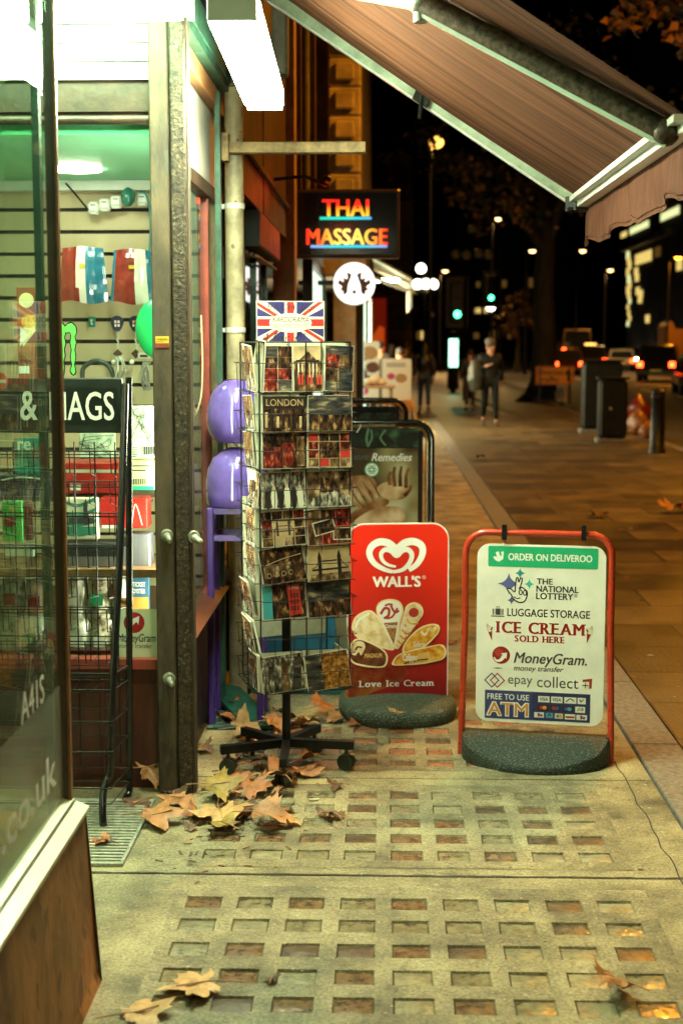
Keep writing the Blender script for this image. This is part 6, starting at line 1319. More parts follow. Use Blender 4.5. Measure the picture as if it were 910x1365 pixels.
g.box(-.79, 7.1, 0, -.75, 10.5, .5); g.build('shop_frame', M('frame_green_black', (.02, .05, .035), .25, .3, .3, 10), T, world=True)
g = MB(); g.box(-.782, 7.3, .5, -.778, 9.4, 2.18); g.build('shop_window_pane', clear_glass, T, world=True)
# neon red wash and small pink lamp come from a lit window lamp over the fascia
L = bpy.data.lights.new('neon_lamp', 'POINT'); L.color = (1, .06, .02); L.energy = 2.5; L.shadow_soft_size = .08; o = bpy.data.objects.new('neon_lamp', L); COL.objects.link(o); o.location = (-.36, 9.25, 2.62); o['kind'] = 'helper'
g = MB(); g.tube([(-.70, 9.25, 2.70), (-.5, 9.25, 2.72), (-.36, 9.25, 2.66)], .012, 6, 0); g.ball((-.36, 9.25, 2.70), .03, 10, 0); g.build('neon_lamp_bracket', black_metal, T, world=True)
blk(T, 'pier', M('orange_pier', (.34, .19, .08), .6, 0, .3, 6), (-.80, 10.52, 0, -.645, 10.8, 7.5))
# projecting massage sign
Y = 11.0; a, b = A(392, 344, Y), A(533, 252, Y); T = thing('massage_sign', 'black projecting box sign with glowing red and yellow massage lettering', 'sign', ((a.x + b.x) / 2, Y, a.z)); w_, h_ = (b.x - a.x) / 2, b.z - a.z
g = MB(); g.bbox(-w_, 0, 0, w_, .16, h_, .012); g.build('sign_box', M('sign_case', (.10, .06, .035), .4, 0, .3, 10), T)
fr = Fr((0, -.001, 0)); g = MB(); m_ = .025; g.rect(-w_ + m_, m_, w_ - m_, h_ - m_, fr, .002, 0); g.build('sign_face', M('face_black', (.006, .005, .005), .15), T)
def glow_text(name, s, x0, y0, x1, y1, cols, off):
    v, f, bb = text2d(s, 0); bw = bb[2] - bb[0]; bh = bb[3] - bb[1]; g = MB()
    for q in f:
        cx = sum(v[i][0] for i in q) / len(q); u = (cx - bb[0]) / bw
        k = 0 if name == 'upper' else (0 if u < .16 or u > .84 else 1)
        for d, (dx, dy) in enumerate(((-.03, .012), (.03, -.012), (.03, .012), (-.03, -.012))): g.add([fr.p(x0 + (v[i][0] - bb[0] + dx) / bw * (x1 - x0), y0 + (v[i][1] - bb[1] + dy) / bh * (y1 - y0), off + d * .0002) for i in q], [tuple(range(len(q)))], k)
    return g
def neon(name, grad, s):
    m = bpy.data.materials.new(name); m.use_nodes = True; n = m.node_tree.nodes; l = m.node_tree.links; n.remove(n['Principled BSDF'])
    tc = n.new('ShaderNodeTexCoord'); sp = n.new('ShaderNodeSeparateXYZ'); l.new(tc.outputs['Object'], sp.inputs[0]); mr = n.new('ShaderNodeMapRange'); l.new(sp.outputs[grad[0]], mr.inputs[0]); mr.inputs['From Min'].default_value = grad[1]; mr.inputs['From Max'].default_value = grad[2]
    cr = n.new('ShaderNodeValToRGB'); l.new(mr.outputs[0], cr.inputs[0]); e = cr.color_ramp.elements
    while len(e) < len(grad[3]): e.new(.5)
    for i, c in enumerate(grad[3]): e[i].position = i / (len(grad[3]) - 1); e[i].color = (*c, 1)
    em = n.new('ShaderNodeEmission'); l.new(cr.outputs[0], em.inputs[0]); em.inputs[1].default_value = s; l.new(em.outputs[0], n['Material Output'].inputs[0]); return m
def S_(x0, y0, x1, y1): p, q = A(x0, y1, Y), A(x1, y0, Y); return p.x - T.location.x, p.z - a.z, q.x - T.location.x, q.z - a.z
q1, q2 = S_(430, 266, 491, 288), S_(409, 305, 516, 326)
ml = neon('led_red_yellow', ('Z', q1[1], q1[3], [(1, .62, .05), (1, .38, .02), (1, .03, .01), (1, .02, .01)]), 1.5)
ml2 = neon('led_yellow', ('X', q2[0], q2[2], [(1, .03, .01), (1, .10, .015), (1, .62, .07), (1, .8, .18), (1, .7, .1), (1, .30, .03), (1, .02, .01)]), 1.7)
glow_text('upper', 'THAI', *q1, None, .004).build('glowing_letters', [ml, ml], T); glow_text('lower', 'MASSAGE', *q2, None, .004).build('glowing_letters', [ml2, ml2], T)
g = MB(); q = S_(426, 289, 495, 293); g.rect(*q, fr, .004, 0); g.build('underline', neon('led_teal', ('X', q[0], q[2], [(.02, .8, .55), (.02, .9, .75), (.1, .5, .9)]), 1.1), T)
g = MB(); q = S_(414, 326.5, 516, 330.5); g.rect(*q, fr, .004, 0); g.build('underline', neon('led_blue', ('X', q[0], q[2], [(.35, .45, 1), (.02, .75, .9), (.05, .7, .9), (.4, .4, .9)]), 1.1), T)
g = MB(); g.box(-w_ - .10, .05, h_ * .2, -w_, .11, h_ * .32); g.box(-w_ - .10, .05, h_ * .68, -w_, .11, h_ * .8); g.build('wall_bracket', M('bracket_tan', (.2, .13, .07), .5), T)
# stone building with a rusticated pier
T = thing('stone_building', 'tall pale stone building with a rusticated corner pier, behind the massage sign', 'building', (-.6, 16, 0))
xl, xr = A(437, 100, 16).x, A(481, 100, 16).x
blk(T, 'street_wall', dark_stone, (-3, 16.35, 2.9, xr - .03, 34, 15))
g = MB(); z = 2.6; i = 0
while z < 9:
    g.bbox(xl, 15.98, z, xr, 16.34, z + .30, .02, 0)
    if True: g.bbox(xl + .07, 15.93, z + .06, xr - .07, 15.979, z + .25, .02, 0)
    z += .31; i += 1
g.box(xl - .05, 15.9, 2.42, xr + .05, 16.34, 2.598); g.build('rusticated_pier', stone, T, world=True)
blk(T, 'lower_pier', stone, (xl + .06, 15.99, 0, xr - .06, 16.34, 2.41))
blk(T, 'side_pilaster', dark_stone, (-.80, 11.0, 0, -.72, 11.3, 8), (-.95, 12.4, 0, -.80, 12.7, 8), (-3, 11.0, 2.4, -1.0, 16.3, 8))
blk(T, 'moulding', brown_paint, (-.72, 11.3, 2.5, -.64, 11.42, 8), (-.80, 13.2, 2.5, -.62, 13.4, 8))
g = MB(); g.tube([(-.66, 12.1, 2.4), (-.66, 12.1, 8)], .05, 10); g.build('rain_pipe', dark_stone, T, world=True)
# lit shop windows on the street side
def lit_window(y0, y1, z0, z1, X, s, col):
    g = MB(); g.box(X - .03, y0, z0, X, y1, z1); g.build('lit_window', E('shop_glow_%d' % int(s * 10), col, s), T, world=True)
    g = MB()
    for y in (y0 - .06, y1): g.box(X - .05, y, 0, X + .04, y + .06, z1 + .1)
    g.box(X - .05, y0, z1, X + .04, y1, z1 + .1); g.box(X - .05, y0, 0, X + .03, y1, z0 - .004); g.build('window_frame', blackish, T, world=True)
lit_window(12.75, 15.6, .6, 2.35, -.66, 1.6, (.8, 1.0, .72)); lit_window(17, 22.8, .6, 2.5, xr - .02, 1.6, (1.0, .75, .36)); lit_window(24, 31, .6, 2.5, xr - .02, 13.0, (1.0, .86, .50))
# round lit sign
Y = 14.6; c = A(472, 378, Y); r_ = 28 / 1896 * Y; T = thing('round_sign', 'glowing white round sign with a brown leafy emblem, below the massage sign', 'sign', (c.x, Y, c.z))
g = MB(); fr = Fr((0, 0, 0)); g.prism(ell(0, 0, r_, r_, 36), fr, -.10, 0); g.build('disc_case', white_paint, T)
g = MB(); g.prism(ell(0, 0, r_ * .97, r_ * .97, 36), fr, .001, .006); g.build('lit_face', E('disc_glow', (1, .97, .86), 2.2), T)
em = M('emblem_brown', (.10, .035, .015), .5); g = MB(); S1 = r_ / 28
def Q(l): return [((x - 472) * S1, (378 - y) * S1) for x, y in l]
for sx in (1, -1):
    m = lambda l: Q([(472 + sx * (472 - x), y) for x, y in l])
    g.flat(m([(452, 372), (458, 376), (457, 370), (463, 372), (462, 362), (469, 366), (467, 372), (464, 380), (463, 390), (458, 394), (457, 388), (453, 386), (456, 382), (450, 378)]), fr, .008, 0)
g.ribbon(Q([(469, 372), (474, 378), (471, 384)]), .010, fr, .008, 0); g.flat(Q(ell(472, 389, 3, 3, 10)), fr, .008, 0)
g.build('emblem', em, T); g = MB(); g.box(-r_ - .35, -.07, -.02, -r_ + .01, -.03, .03); g.build('wall_bracket', black_metal, T)
# small far awning
Y0, Y1 = 21.5, 25; a, b = A(497, 343, Y0), A(549, 372, Y0); T = thing('shop_awning', 'small pale awning on the shop beyond the round glowing sign', 'awning', (a.x, Y0, a.z))
k_ = M('pale_awning_cloth', (.45, .40, .28), .7, 0, .2, 4); g = MB(); v = [a, b, b + Vector((0, Y1 - Y0, 0)), a + Vector((0, Y1 - Y0, 0))]; g.obox((a + b) / 2 + Vector((0, (Y1 - Y0) / 2, 0)), (b - a) / 2, (0, (Y1 - Y0) / 2, 0), (.004, 0, .012)); g.build('cloth', k_, T, world=True)
g = MB(); vb = A(543, 410, Y0); g.box(b.x - .02, Y0, vb.z, b.x + .0, Y1, b.z - .014); g.build('valance', M('valance_white', (.6, .58, .48), .7), T, world=True)
g = MB(); c1, c2 = A(500, 372, Y0), A(548, 388, Y0); g.bar(A(500, 371, Y0), A(546, 388, Y0), .05, .05); g.bar(A(500, 358, Y0), A(546, 376, Y0), .04, .04); g.build('arm', white_alu, T, world=True)
L_ = A(508, 366, Y0); g = MB(); g.box(L_.x - .3, Y0 + .3, a.z - .35, L_.x + .28, Y0 + .36, a.z - .30); g.build('lamp_strip', E('awning_tube', (.8, 1.0, .7), 25), T, world=True)
# menu boards and display of the far shop
foodp = photo('menu_food_print', [(.08, .03, .015), (.55, .4, .22), (.72, .66, .5), (.75, .7, .58)], 6, detail=2)
for (x0, y0, x1, y1, Y, lab, k) in ((471, 455, 505, 532, 20.5, 'tall menu board of food pictures outside the far shop', 0), (509, 478, 548, 540, 19.5, 'smaller pink and white menu board right of the tall one', 1)):
    a, b = A(x0, y1, Y), A(x1, y0, Y); cx, w_ = (a.x + b.x) / 2, (b.x - a.x) / 2; T = thing('menu_board', lab, 'sign', (cx, Y, 0)); fr = Fr((0, -.02, 0))
    g = MB(); g.prism(rrect(-w_, a.z, w_, b.z, .03, 4), fr, -.02, 0, 0); g.build('board', M('menu_white', (.66, .62, .5), .4), T)
    g = MB(); H = b.z - a.z
    for u, v, r, m in (((-.3, .75, .09, 0), (.25, .8, .12, 1), (.5, .55, .10, 0), (-.35, .45, .08, 0), (.2, .3, .12, 0), (-.3, .15, .09, 2)) if k == 0 else ((-.4, .62, .055, 2), (.3, .58, .08, 1), (.28, .56, .04, 0))): g.flat(ell(u * w_, a.z + v * H, r, r * .8, 14), fr, .001 + .0004 * m, m)
    g.build('food_pictures', [choco, M('food_tan', (.36, .19, .07), .5), M('menu_pink', (.45, .04, .13), .4)], T)
    g = MB()
    for i in range(2): g.rect(-w_ * .7, a.z + H * (.88 - i * .05), w_ * .6, a.z + H * (.90 - i * .05), fr, .001, 0)
    g.build('text_bars', print_grey, T)
    g = MB()
    for sx in (-1, 1): g.bar((sx * w_ * .9, -.05, 0), (sx * w_ * .9, .015, a.z + .1), .03, .03); g.bar((sx * w_ * .9, .4, 0), (sx * w_ * .9, .03, a.z + .3), .03, .03)
    g.build('legs', M('menu_leg', (.35, .3, .2), .5), T)
Y = 18.6; c = A(500, 520, Y); T = thing('cafe_table', 'small wooden cafe table with pale bowls outside the far shop', 'table', (c.x, Y, 0)); zt = A(500, 514, Y).z
g = MB(); g.bbox(-.26, -.25, zt - .03, .26, .25, zt, .01); g.build('tabletop', M('cafe_wood', (.40, .22, .09), .45, 0, .3, 8), T)
for sx in (-1, 1):
    for sy in (-1, 1): g = MB(); g.bar((sx * .22, sy * .2, 0), (sx * .20, sy * .18, zt - .031), .035, .035); g.build('leg', MATS['cafe_wood'], T)
for px, s in ((490, .07), (499, .09), (509, .06)):
    g = MB(); c = A(px, 500, Y); g.lathe([(s * .5, 0), (s, s * .5), (s * 1.05, s * .9), (s * .6, s * 1.3), (.01, s * 1.4)], (c.x, Y + random.uniform(-.08, .08), zt), 12); tag(g.build('pastry_bowl', M('bowl_cream', (.70, .6, .42), .4)), 'pale heaped bowl on the small cafe table', 'bowl', 'bowls on the cafe table')
T = thing('folding_chair', 'tan folding wooden chair leaning beside the pink menu board', 'chair', (A(538, 530, 18.9).x, 18.9, 0), R(20))
for dy, s in ((-.12, 1), (.12, -1)):
    for sx in (-.2, .2): g = MB(); g.bar((sx, -.28 * s, 0), (sx, .22 * s, .95 if s > 0 else .48), .03, .025); g.build('leg', MATS['cafe_wood'], T)
g = MB(); g.bbox(-.2, -.18, .45, .2, .18, .48, .01); g.build('seat', MATS['cafe_wood'], T); g = MB(); g.bbox(-.2, .19, .75, .2, .215, .92, .008); g.build('backrest', MATS['cafe_wood'], T)

# far corner building, stone lit amber with a red window
Y = 56; T = thing('corner_building', 'amber-lit stone corner building with a big red window, beyond the small awning', 'building', (-.5, Y, 0)); xr = A(550, 400, Y).x; stone_d = M('block_stone', (.36, .27, .15), .75, 0, .35, 1.2, .3, 8)
g = MB(); H = 7.0; zc = 0; r0 = A(474, 460, Y).x; r1 = A(515, 460, Y).x; zr0, zr1 = A(490, 462, Y).z, A(490, 401, Y).z
while zc < H:
    for x0, x1 in ((-6, r0), (r1, xr)):
        n_ = max(1, int((x1 - x0) / .95)); w_ = (x1 - x0) / n_
        for i in range(n_): g.bbox(x0 + i * w_ + .015, Y, zc + .015, x0 + (i + 1) * w_ - .015, Y + .4, zc + .44, .03)
    if zc > zr1: g.bbox(r0 + .01, Y, zc + .015, r1 - .01, Y + .4, zc + .44, .03)
    zc += .45
g.box(-6, Y + .4, 0, xr - .02, Y + 12, H + 2, 1); g.build('block_walls', [stone_d, dark_stone], T, world=True)
g = MB(); g.box(r0 + .02, Y + .1, 0, r1 - .02, Y + .2, zr1 + .1); g.build('red_window', M('window_red', (.30, .035, .015), .4, emit=(1, .05, .01), es=.10), T, world=True)
g = MB(); a, b = A(480, 461, Y), A(512, 434, Y); g.prism([(a.x, 1.2), (a.x + .3, a.z + .1), (a.x + .75, b.z), (b.x, b.z - .1), (b.x, 1.2)], Fr((0, Y + .098, 0)), 0, .01); g.build('fire_picture', E('orange_glow', (1, .12, .01), .45), T, world=True)
a, b = A(530, 440, Y), A(550, 420, Y); g = MB(); g.box(a.x, Y - .06, a.z, b.x - .1, Y - .004, b.z); g.build('name_board', M('board_olive', (.12, .14, .07), .5), T, world=True)

# ================================================================== FAR BUILDINGS ON THE RIGHT AND AT THE END OF THE STREET
night_wall = M('night_facade', (.07, .05, .035), .8, 0, .4, .5); win_warm = E('office_light', (1.0, .72, .2), .9); win_cool = E('office_light_pale', (.95, 1.0, .45), 1.0); win_dim = E('office_light_dim', (1, .5, .1), .09)
T = thing('office_block', 'dark office block at right with rows of yellow lit windows, under the valance', 'building', (24, 110, 0)); XF = 23.5
blk(T, 'walls', night_wall, (XF + .1, 96, -.1, 60, 140, 40)); blk(T, 'overhang', M('concrete_fin', (.22, .15, .08), .7, 0, .3, .5), (XF - 1.0, 96, 14.2, XF + .09, 138, 15.2), (XF - .6, 118, 10.6, XF + .09, 140, 11.1))
for (pxa, pya, pxb, pyb, thick, m) in ((880, 291, 905, 278, 1.0, win_cool), (839, 309, 864, 297, .9, win_cool), (827, 314, 835, 311, .8, win_warm), (846, 350, 868, 336, 1.5, win_warm), (872, 338, 880, 333, 1.3, win_dim), (901, 355, 909, 350, 1.4, win_warm)):
    p, q = AX(pxa, pya, XF), AX(pxb, pyb, XF); n_ = max(1, int(abs(p.y - q.y) / 1.1))
    for i in range(n_): y0, y1 = sorted((p.y + (q.y - p.y) * i / n_, p.y + (q.y - p.y) * (i + .74) / n_)); zz = (p.z + q.z) / 2; g = MB(); g.box(XF - .02, y0, zz - thick * .32, XF + .05, y1, zz + thick * .32); g.build('window', m, T, world=True)
for i, py in enumerate((340, 347, 353, 362, 372, 379, 386, 392, 401, 409, 417, 424, 431)):
    c = AX(836 + (i % 3) * 1.2, py, XF); g = MB(); s = .42 if i < 8 else .28; g.box(XF - .03, c.y - s * 1.6, c.z - s, XF + .05, c.y + s * 1.6, c.z + s * .8); g.build('window', win_warm if i % 4 else win_cool, T, world=True)
for px, py in ((847, 362), (848, 370), (849, 388), (853, 392), (852, 399), (862, 425)): c = AX(px, py, XF); g = MB(); g.box(XF - .03, c.y - .8, c.z - .35, XF + .05, c.y + .8, c.z + .35); g.build('window', win_warm, T, world=True)
for k, (x0, x1, y0, H, lab) in enumerate(((-2, 9, 190, 20, 'far dark building closing the street, behind the globe lamps'), (9.5, 22, 170, 17, 'far dark building behind the tree trunk and the traffic'))):
    T = thing('far_building', lab, 'building', ((x0 + x1) / 2, y0, 0), 0, 'dark buildings at the end of the street'); blk(T, 'walls', night_wall, (x0, y0, -.1, x1, y0 + 20, H))
    rr_ = random.Random(k + 3)
    for i in range(14): x = rr_.uniform(x0 + .5, x1 - 1); z = rr_.choice([2.4, 5.4, 8.4]); g = MB(); g.box(x, y0 - .05, z, x + rr_.uniform(.3, .8), y0 - .001, z + rr_.uniform(.4, 1.1)); g.build('window', rr_.choice([win_dim, win_dim, win_warm]), T, world=True)
g = MB(); c = A(890, 420, 84)
T = thing('lit_gable', 'narrow amber-lit gable between parked traffic and the office block', 'building', (A(893, 455, 84).x, 84, 0)); x0 = A(889, 455, 84).x; x1 = A(899, 455, 84).x; zt = A(893, 428, 84).z
g = MB(); fr = Fr((0, 84, 0)); g.prism([(x0, -.1), (x1 + 4, -.1), (x1 + 4, zt * .85), (x1, zt * .85), ((x0 + x1) / 2, zt), (x0, zt * .9)], fr, -3, 0); g.build('wall', M('amber_stone', (.16, .07, .02), .7), T, world=True)
street_lamp('far amber lamp lighting the narrow gable beside the office block', A(893, 455, 79).x, 80, 6.5, .6, AMBER, SODIUM * .8)
# ================================================================== TREES
bark = M('plane_bark', (.022, .016, .010), .85, 0, .5, 5, .7, 12, stretch=(1, 1, .3)); leaf_a = M('tree_leaf', (.16, .085, .02), .6, 0, .4, 2); leaf_b = M('tree_leaf_bright', (.28, .13, .025), .6, 0, .3, 2); leaf_c = M('tree_leaf_dark', (.035, .035, .012), .7)
def tree(label, x, y, r0, trunk_h, clumps, n_leaf, size, seed):
    rn = random.Random(seed); t = thing('plane_tree', label, 'tree', (x, y, 0), 0, 'plane trees on the pavement')
    g = MB(); pts = [(0, 0, 0), (0, 0, .25), (.02, 0, .7), (.05, .02, trunk_h * .4), (.0, .05, trunk_h * .75), (.05, 0, trunk_h)]; g.tube(pts, [r0 * 1.7, r0 * 1.25, r0 * 1.02, r0 * .92, r0 * .82, r0 * .75], 14)
    for a in range(5): an = a * 1.26 + seed; g.tube([(math.cos(an) * r0 * 2.1, math.sin(an) * r0 * 2.1, -.03), (math.cos(an) * r0 * 1.2, math.sin(an) * r0 * 1.2, .18), (math.cos(an) * r0 * .7, math.sin(an) * r0 * .7, .6)], [r0 * .2, r0 * .35, r0 * .3], 7)
    g.build('trunk', bark, t)
    g = MB()
    for cx, cy, cz, cr in clumps:
        m = Vector((cx * .45 + rn.uniform(-.3, .3), cy * .45, trunk_h + (cz - trunk_h) * .6)); g.tube(smooth2([(.05, 0, trunk_h - .3), m, (cx, cy, cz)], 4), [r0 * .45 * (1 - i / 9.5) + .02 for i in range(9)], 7)
        for k in range(5): d = Vector((rn.uniform(-1, 1), rn.uniform(-1, 1), rn.uniform(-.7, .6))) * cr; g.tube([m.lerp(Vector((cx, cy, cz)), .6), Vector((cx, cy, cz)) + d * .5, Vector((cx, cy, cz)) + d], [.035, .02, .008], 5)
    g.build('limbs', bark, t)
    g = MB()
    for cx, cy, cz, cr in clumps:
        sub = [Vector((cx, cy, cz)) + Vector((rn.gauss(0, .5), rn.gauss(0, .5), rn.gauss(0, .4))) * cr for _ in range(9)]
        for k in range(n_leaf):
            c = rn.choice(sub) + Vector((rn.gauss(0, .2), rn.gauss(0, .2), rn.gauss(0, .17))) * cr; u = Vector((rn.gauss(0, 1), rn.gauss(0, 1), rn.gauss(0, .5))).normalized(); v = u.cross(Vector((rn.gauss(0, 1), rn.gauss(0, 1), rn.gauss(0, 1)))).normalized(); s = size * rn.uniform(.6, 1.3)
            g.add([c - u * s * .5, c - u * s * .1 + v * s * .45, c + u * s * .2 + v * s * .2, c + u * s * .6, c + u * s * .2 - v * s * .2, c - u * s * .1 - v * s * .45], [(0, 1, 2, 3), (0, 3, 4, 5)], rn.choice([0, 0, 1, 2]))
    g.build('crown', [leaf_a, leaf_b, leaf_c], t)
p = G(722, 536)
tree('big dark plane tree with a flared trunk, beside the orange diversion sign', p.x, p.y, .36, 4.6, [(-1.9, -1, 6.2, 1.3), (-.4, -1.5, 6.0, 1.2), (.9, .4, 6.8, 1.6), (-1.2, .6, 8.0, 1.7), (1.8, -1, 7.6, 1.6), (.2, 0, 9.6, 1.9), (-2.7, .2, 7.2, 1.2)], 330, .20, 3)
tree('nearer plane tree whose amber-lit leaves show past the top right of the awning', 5.6, 19.0, .3, 4.8, [(-2.0, 0, 6.0, .45), (-1.75, 0, 6.35, .5), (-1.6, .2, 5.6, .32), (-1.55, 0, 6.6, .7), (-1.1, .4, 5.95, .55), (-.9, -.6, 7.2, .8), (.3, .5, 7.6, 1.2), (.8, -1, 8.6, 1.3), (-.3, -.4, 6.4, .6)], 380, .13, 8)
tree('small tree with amber-lit foliage between the right traffic light and the big trunk', A(690, 430, 88).x, 88, .16, 2.2, [(-.5, 0, 3.6, .8), (.5, -.4, 3.2, .8), (.2, 0, 4.5, .8), (-.6, .3, 2.6, .6)], 260, .2, 5)
tree('leafless looking dark tree behind the left traffic light', A(575, 460, 110).x, 110, .2, 3, [(-.8, 0, 4.6, 1.4), (1, 0, 5, 1.4), (0, 0, 6.2, 1.4)], 200, .3, 6)

# ================================================================== VEHICLES
glass_dark = M('car_glass', (.012, .013, .013), .08, spec=.7); tail_red = E('tail_light', (1, .06, .01), 14); tail_amber = E('tail_amber', (1, .45, .08), 10); head_w = E('head_light', (1, .93, .75), 40); plate_y = M('number_plate', (.6, .42, .06), .4, emit=(1, .65, .1), es=.25); chrome = M('bumper_trim', (.12, .12, .11), .3, .6)
def car(label, x, y, rz, paint, L=4.5, W=1.82, H=1.65, suv=True, lit='tail', roof_sign=False, body_t='car'):
    t = thing('parked_car' if body_t == 'car' else body_t, label, 'van' if body_t == 'van' else 'car', (x, y, -.12), rz, 'vehicles in the road')
    h = L / 2; wl = H * .55
    prof = [(-h, .32), (-h + .03, wl * .75), (-h + .10, wl), (-h + .35 if suv else -h + .6, H - .06), (-h + (.6 if suv else 1.1), H), (h * .12, H), (h * .45, wl + .04), (h * .92, wl * .82), (h, wl * .55), (h - .02, .32)]
    if body_t == 'van': prof = [(-h, .32), (-h, H - .05), (-h + .06, H), (h * .45, H), (h * .68, wl + .15), (h * .95, wl * .8), (h, .32)]
    fr = Fr((0, 0, 0), (0, 1, 0), (0, 0, 1)); g = MB(); wd = lambda z: W / 2 * (1 - .16 * max(0, (z - wl) / (H - wl)) ** 1.2); n = len(prof)
    v = [(wd(z), yy, z) for yy, z in prof] + [(-wd(z), yy, z) for yy, z in prof]
    g.add(v, [tuple(range(n)), tuple(range(2 * n - 1, n - 1, -1))] + [(i, n + i, n + (i + 1) % n, (i + 1) % n) for i in range(n)]); o = g.build('body', paint, t)
    bv = o.modifiers.new('bevel', 'BEVEL'); bv.width = .06; bv.segments = 2; bv.limit_method = 'ANGLE'
    g = MB(); zb, zt = wl + .05, H - .13; yb = lambda z: -h + .10 + (z - wl) / (H - .06 - wl) * ((.25 if suv else .5)) - .012
    if body_t == 'van': yb = lambda z: -h - .006
    g.add([(-wd(zb) + .12, yb(zb), zb), (wd(zb) - .12, yb(zb), zb), (wd(zt) - .12, yb(zt), zt), (-wd(zt) + .12, yb(zt), zt)], [(0, 1, 2, 3)]); g.build('rear_window', glass_dark, t)
    for s in (-1, 1):
        g = MB(); q = [(-h + .75, zb), (h * .34, zb), (h * .1, zt), (-h + .85, zt)]; g.add([(s * (wd(z) + .012), yy, z) for yy, z in q], [(0, 1, 2, 3) if s > 0 else (3, 2, 1, 0)]); g.build('side_window', glass_dark, t)
        for yy in (-h + .85, h - .85):
            g = MB(); g.tube([(s * (W / 2 - .22), yy, .33), (s * (W / 2 + .012), yy, .33)], .33, 18, 0); wh = g.build('wheel', rubber, t); g = MB(); g.tube([(s * (W / 2 + .013), yy, .33), (s * (W / 2 + .03), yy, .33)], .2, 12); g.build('rim', chrome, wh)
        g = MB(); g.bbox(s * (W / 2 - .32), -h - .02, wl * .72, s * (W / 2 - .05), -h + .02, wl * .98, .01, 0); g.build('tail_light', tail_red if lit == 'tail' else M('tail_off', (.2, .01, .01), .3), t)
        g = MB(); g.bbox(s * (W / 2 - .38), h - .08, wl * .55, s * (W / 2 - .08), h + .015, wl * .75, .01); g.build('headlight', head_w if lit == 'head' else M('headlight_off', (.4, .4, .36), .2), t)
    g = MB(); g.bbox(-.26, -h - .025, wl * .45, .26, -h - .002, wl * .45 + .12, .004); g.build('number_plate', plate_y, t)
    g = MB(); g.bbox(-W / 2 - .01, -h - .06, .34, W / 2 + .01, -h - .004, .52, .03); g.build('bumper', chrome, t)
    if roof_sign: g = MB(); g.bbox(-.35, .0, H + .001, .35, .18, H + .14, .02); g.build('roof_sign', E('taxi_amber', (1, .5, .1), 3), t)
    return t
cp = lambda n, c: M('car_paint_' + n, c, .22, .3, .05, 3, coat=.8)
def place(px, py_base, Y): return A(px, py_base, Y).x
car('black estate car with bright red tail lights, largest vehicle at the right edge', place(879, 495, 72), 72, R(-16), cp('black', (.012, .012, .012)), 4.6, 1.9, 1.78)
car('dark car cut off by the right edge, nearest vehicle in the road', place(934, 520, 52), 52, R(-6), cp('brown', (.03, .02, .012)), 4.4, 1.8, 1.45, False, 'none')
car('pale silver car with red tail lights, left of the black estate car', place(827, 480, 100), 100, R(-8), cp('silver', (.4, .36, .27)), 4.4, 1.8, 1.5, False)
car('dark taxi with red tail lights, behind the street cabinets', place(786, 478, 90), 90, R(-4), cp('taxi', (.015, .014, .012)), 4.5, 1.8, 1.75, True, 'tail', True)
car('oncoming dark car with bright headlights between the cabinets and the silver car', place(806, 470, 118), 118, R(180), cp('night_blue', (.02, .02, .03)), 4.4, 1.8, 1.5, False, 'head')
car('orange-brown delivery van behind the diversion sign', place(764, 478, 104), 104, R(-3), cp('ochre', (.32, .16, .04)), 5.6, 2.2, 2.9, True, 'tail', False, 'van')
car('second dark car with red tail lights far down the road, right of the tree trunk', place(753, 470, 84), 84, R(-2), cp('dark_red', (.05, .012, .01)), 4.3, 1.8, 1.5, False)
car('oncoming car with bright headlights far down the road, left of the delivery van', place(748, 462, 125), 125, R(178), cp('slate', (.03, .03, .035)), 4.4, 1.8, 1.5, False, 'head')
car('oncoming car with bright headlights far off, right of the delivery van', place(789, 462, 140), 140, R(182), cp('bottle', (.01, .03, .02)), 4.4, 1.8, 1.5, False, 'head')
car('far oncoming car with headlights on, between the silver car and the black estate', place(850, 466, 130), 130, R(184), cp('plum', (.03, .01, .02)), 4.4, 1.8, 1.5, False, 'head')
# ================================================================== PEOPLE
def skin(name, joints, edges, mat, parent, root, sub=2):
    """one continuous skin from a skeleton: joints = {name: (co, radius)}"""
    names = list(joints); ix = {n: i for i, n in enumerate(names)}
    me = bpy.data.meshes.new(name); me.from_pydata([joints[n][0] for n in names], [(ix[a], ix[b]) for a, b in edges], []); o = bpy.data.objects.new(name, me); COL.objects.link(o)
    o.modifiers.new('skin', 'SKIN').use_smooth_shade = True
    sv = me.skin_vertices[0].data if me.skin_vertices else None
    if sv is None: return o
    for n in names: r = joints[n][1]; sv[ix[n]].radius = r if isinstance(r, tuple) else (r, r); sv[ix[n]].use_root = (n == root)
    s = o.modifiers.new('sub', 'SUBSURF'); s.levels = sub; s.render_levels = sub
    dg = bpy.context.evaluated_depsgraph_get(); dg.update(); new = bpy.data.meshes.new_from_object(o.evaluated_get(dg)); new.name = name
    bpy.data.objects.remove(o); bpy.data.meshes.remove(me); new.materials.clear(); new.materials.append(mat)
    new.polygons.foreach_set('use_smooth', [True] * len(new.polygons)); r_ = bpy.data.objects.new(name, new); COL.objects.link(r_); r_.parent = parent; return r_
skin_m = M('skin_tone', (.38, .19, .11), .5); 
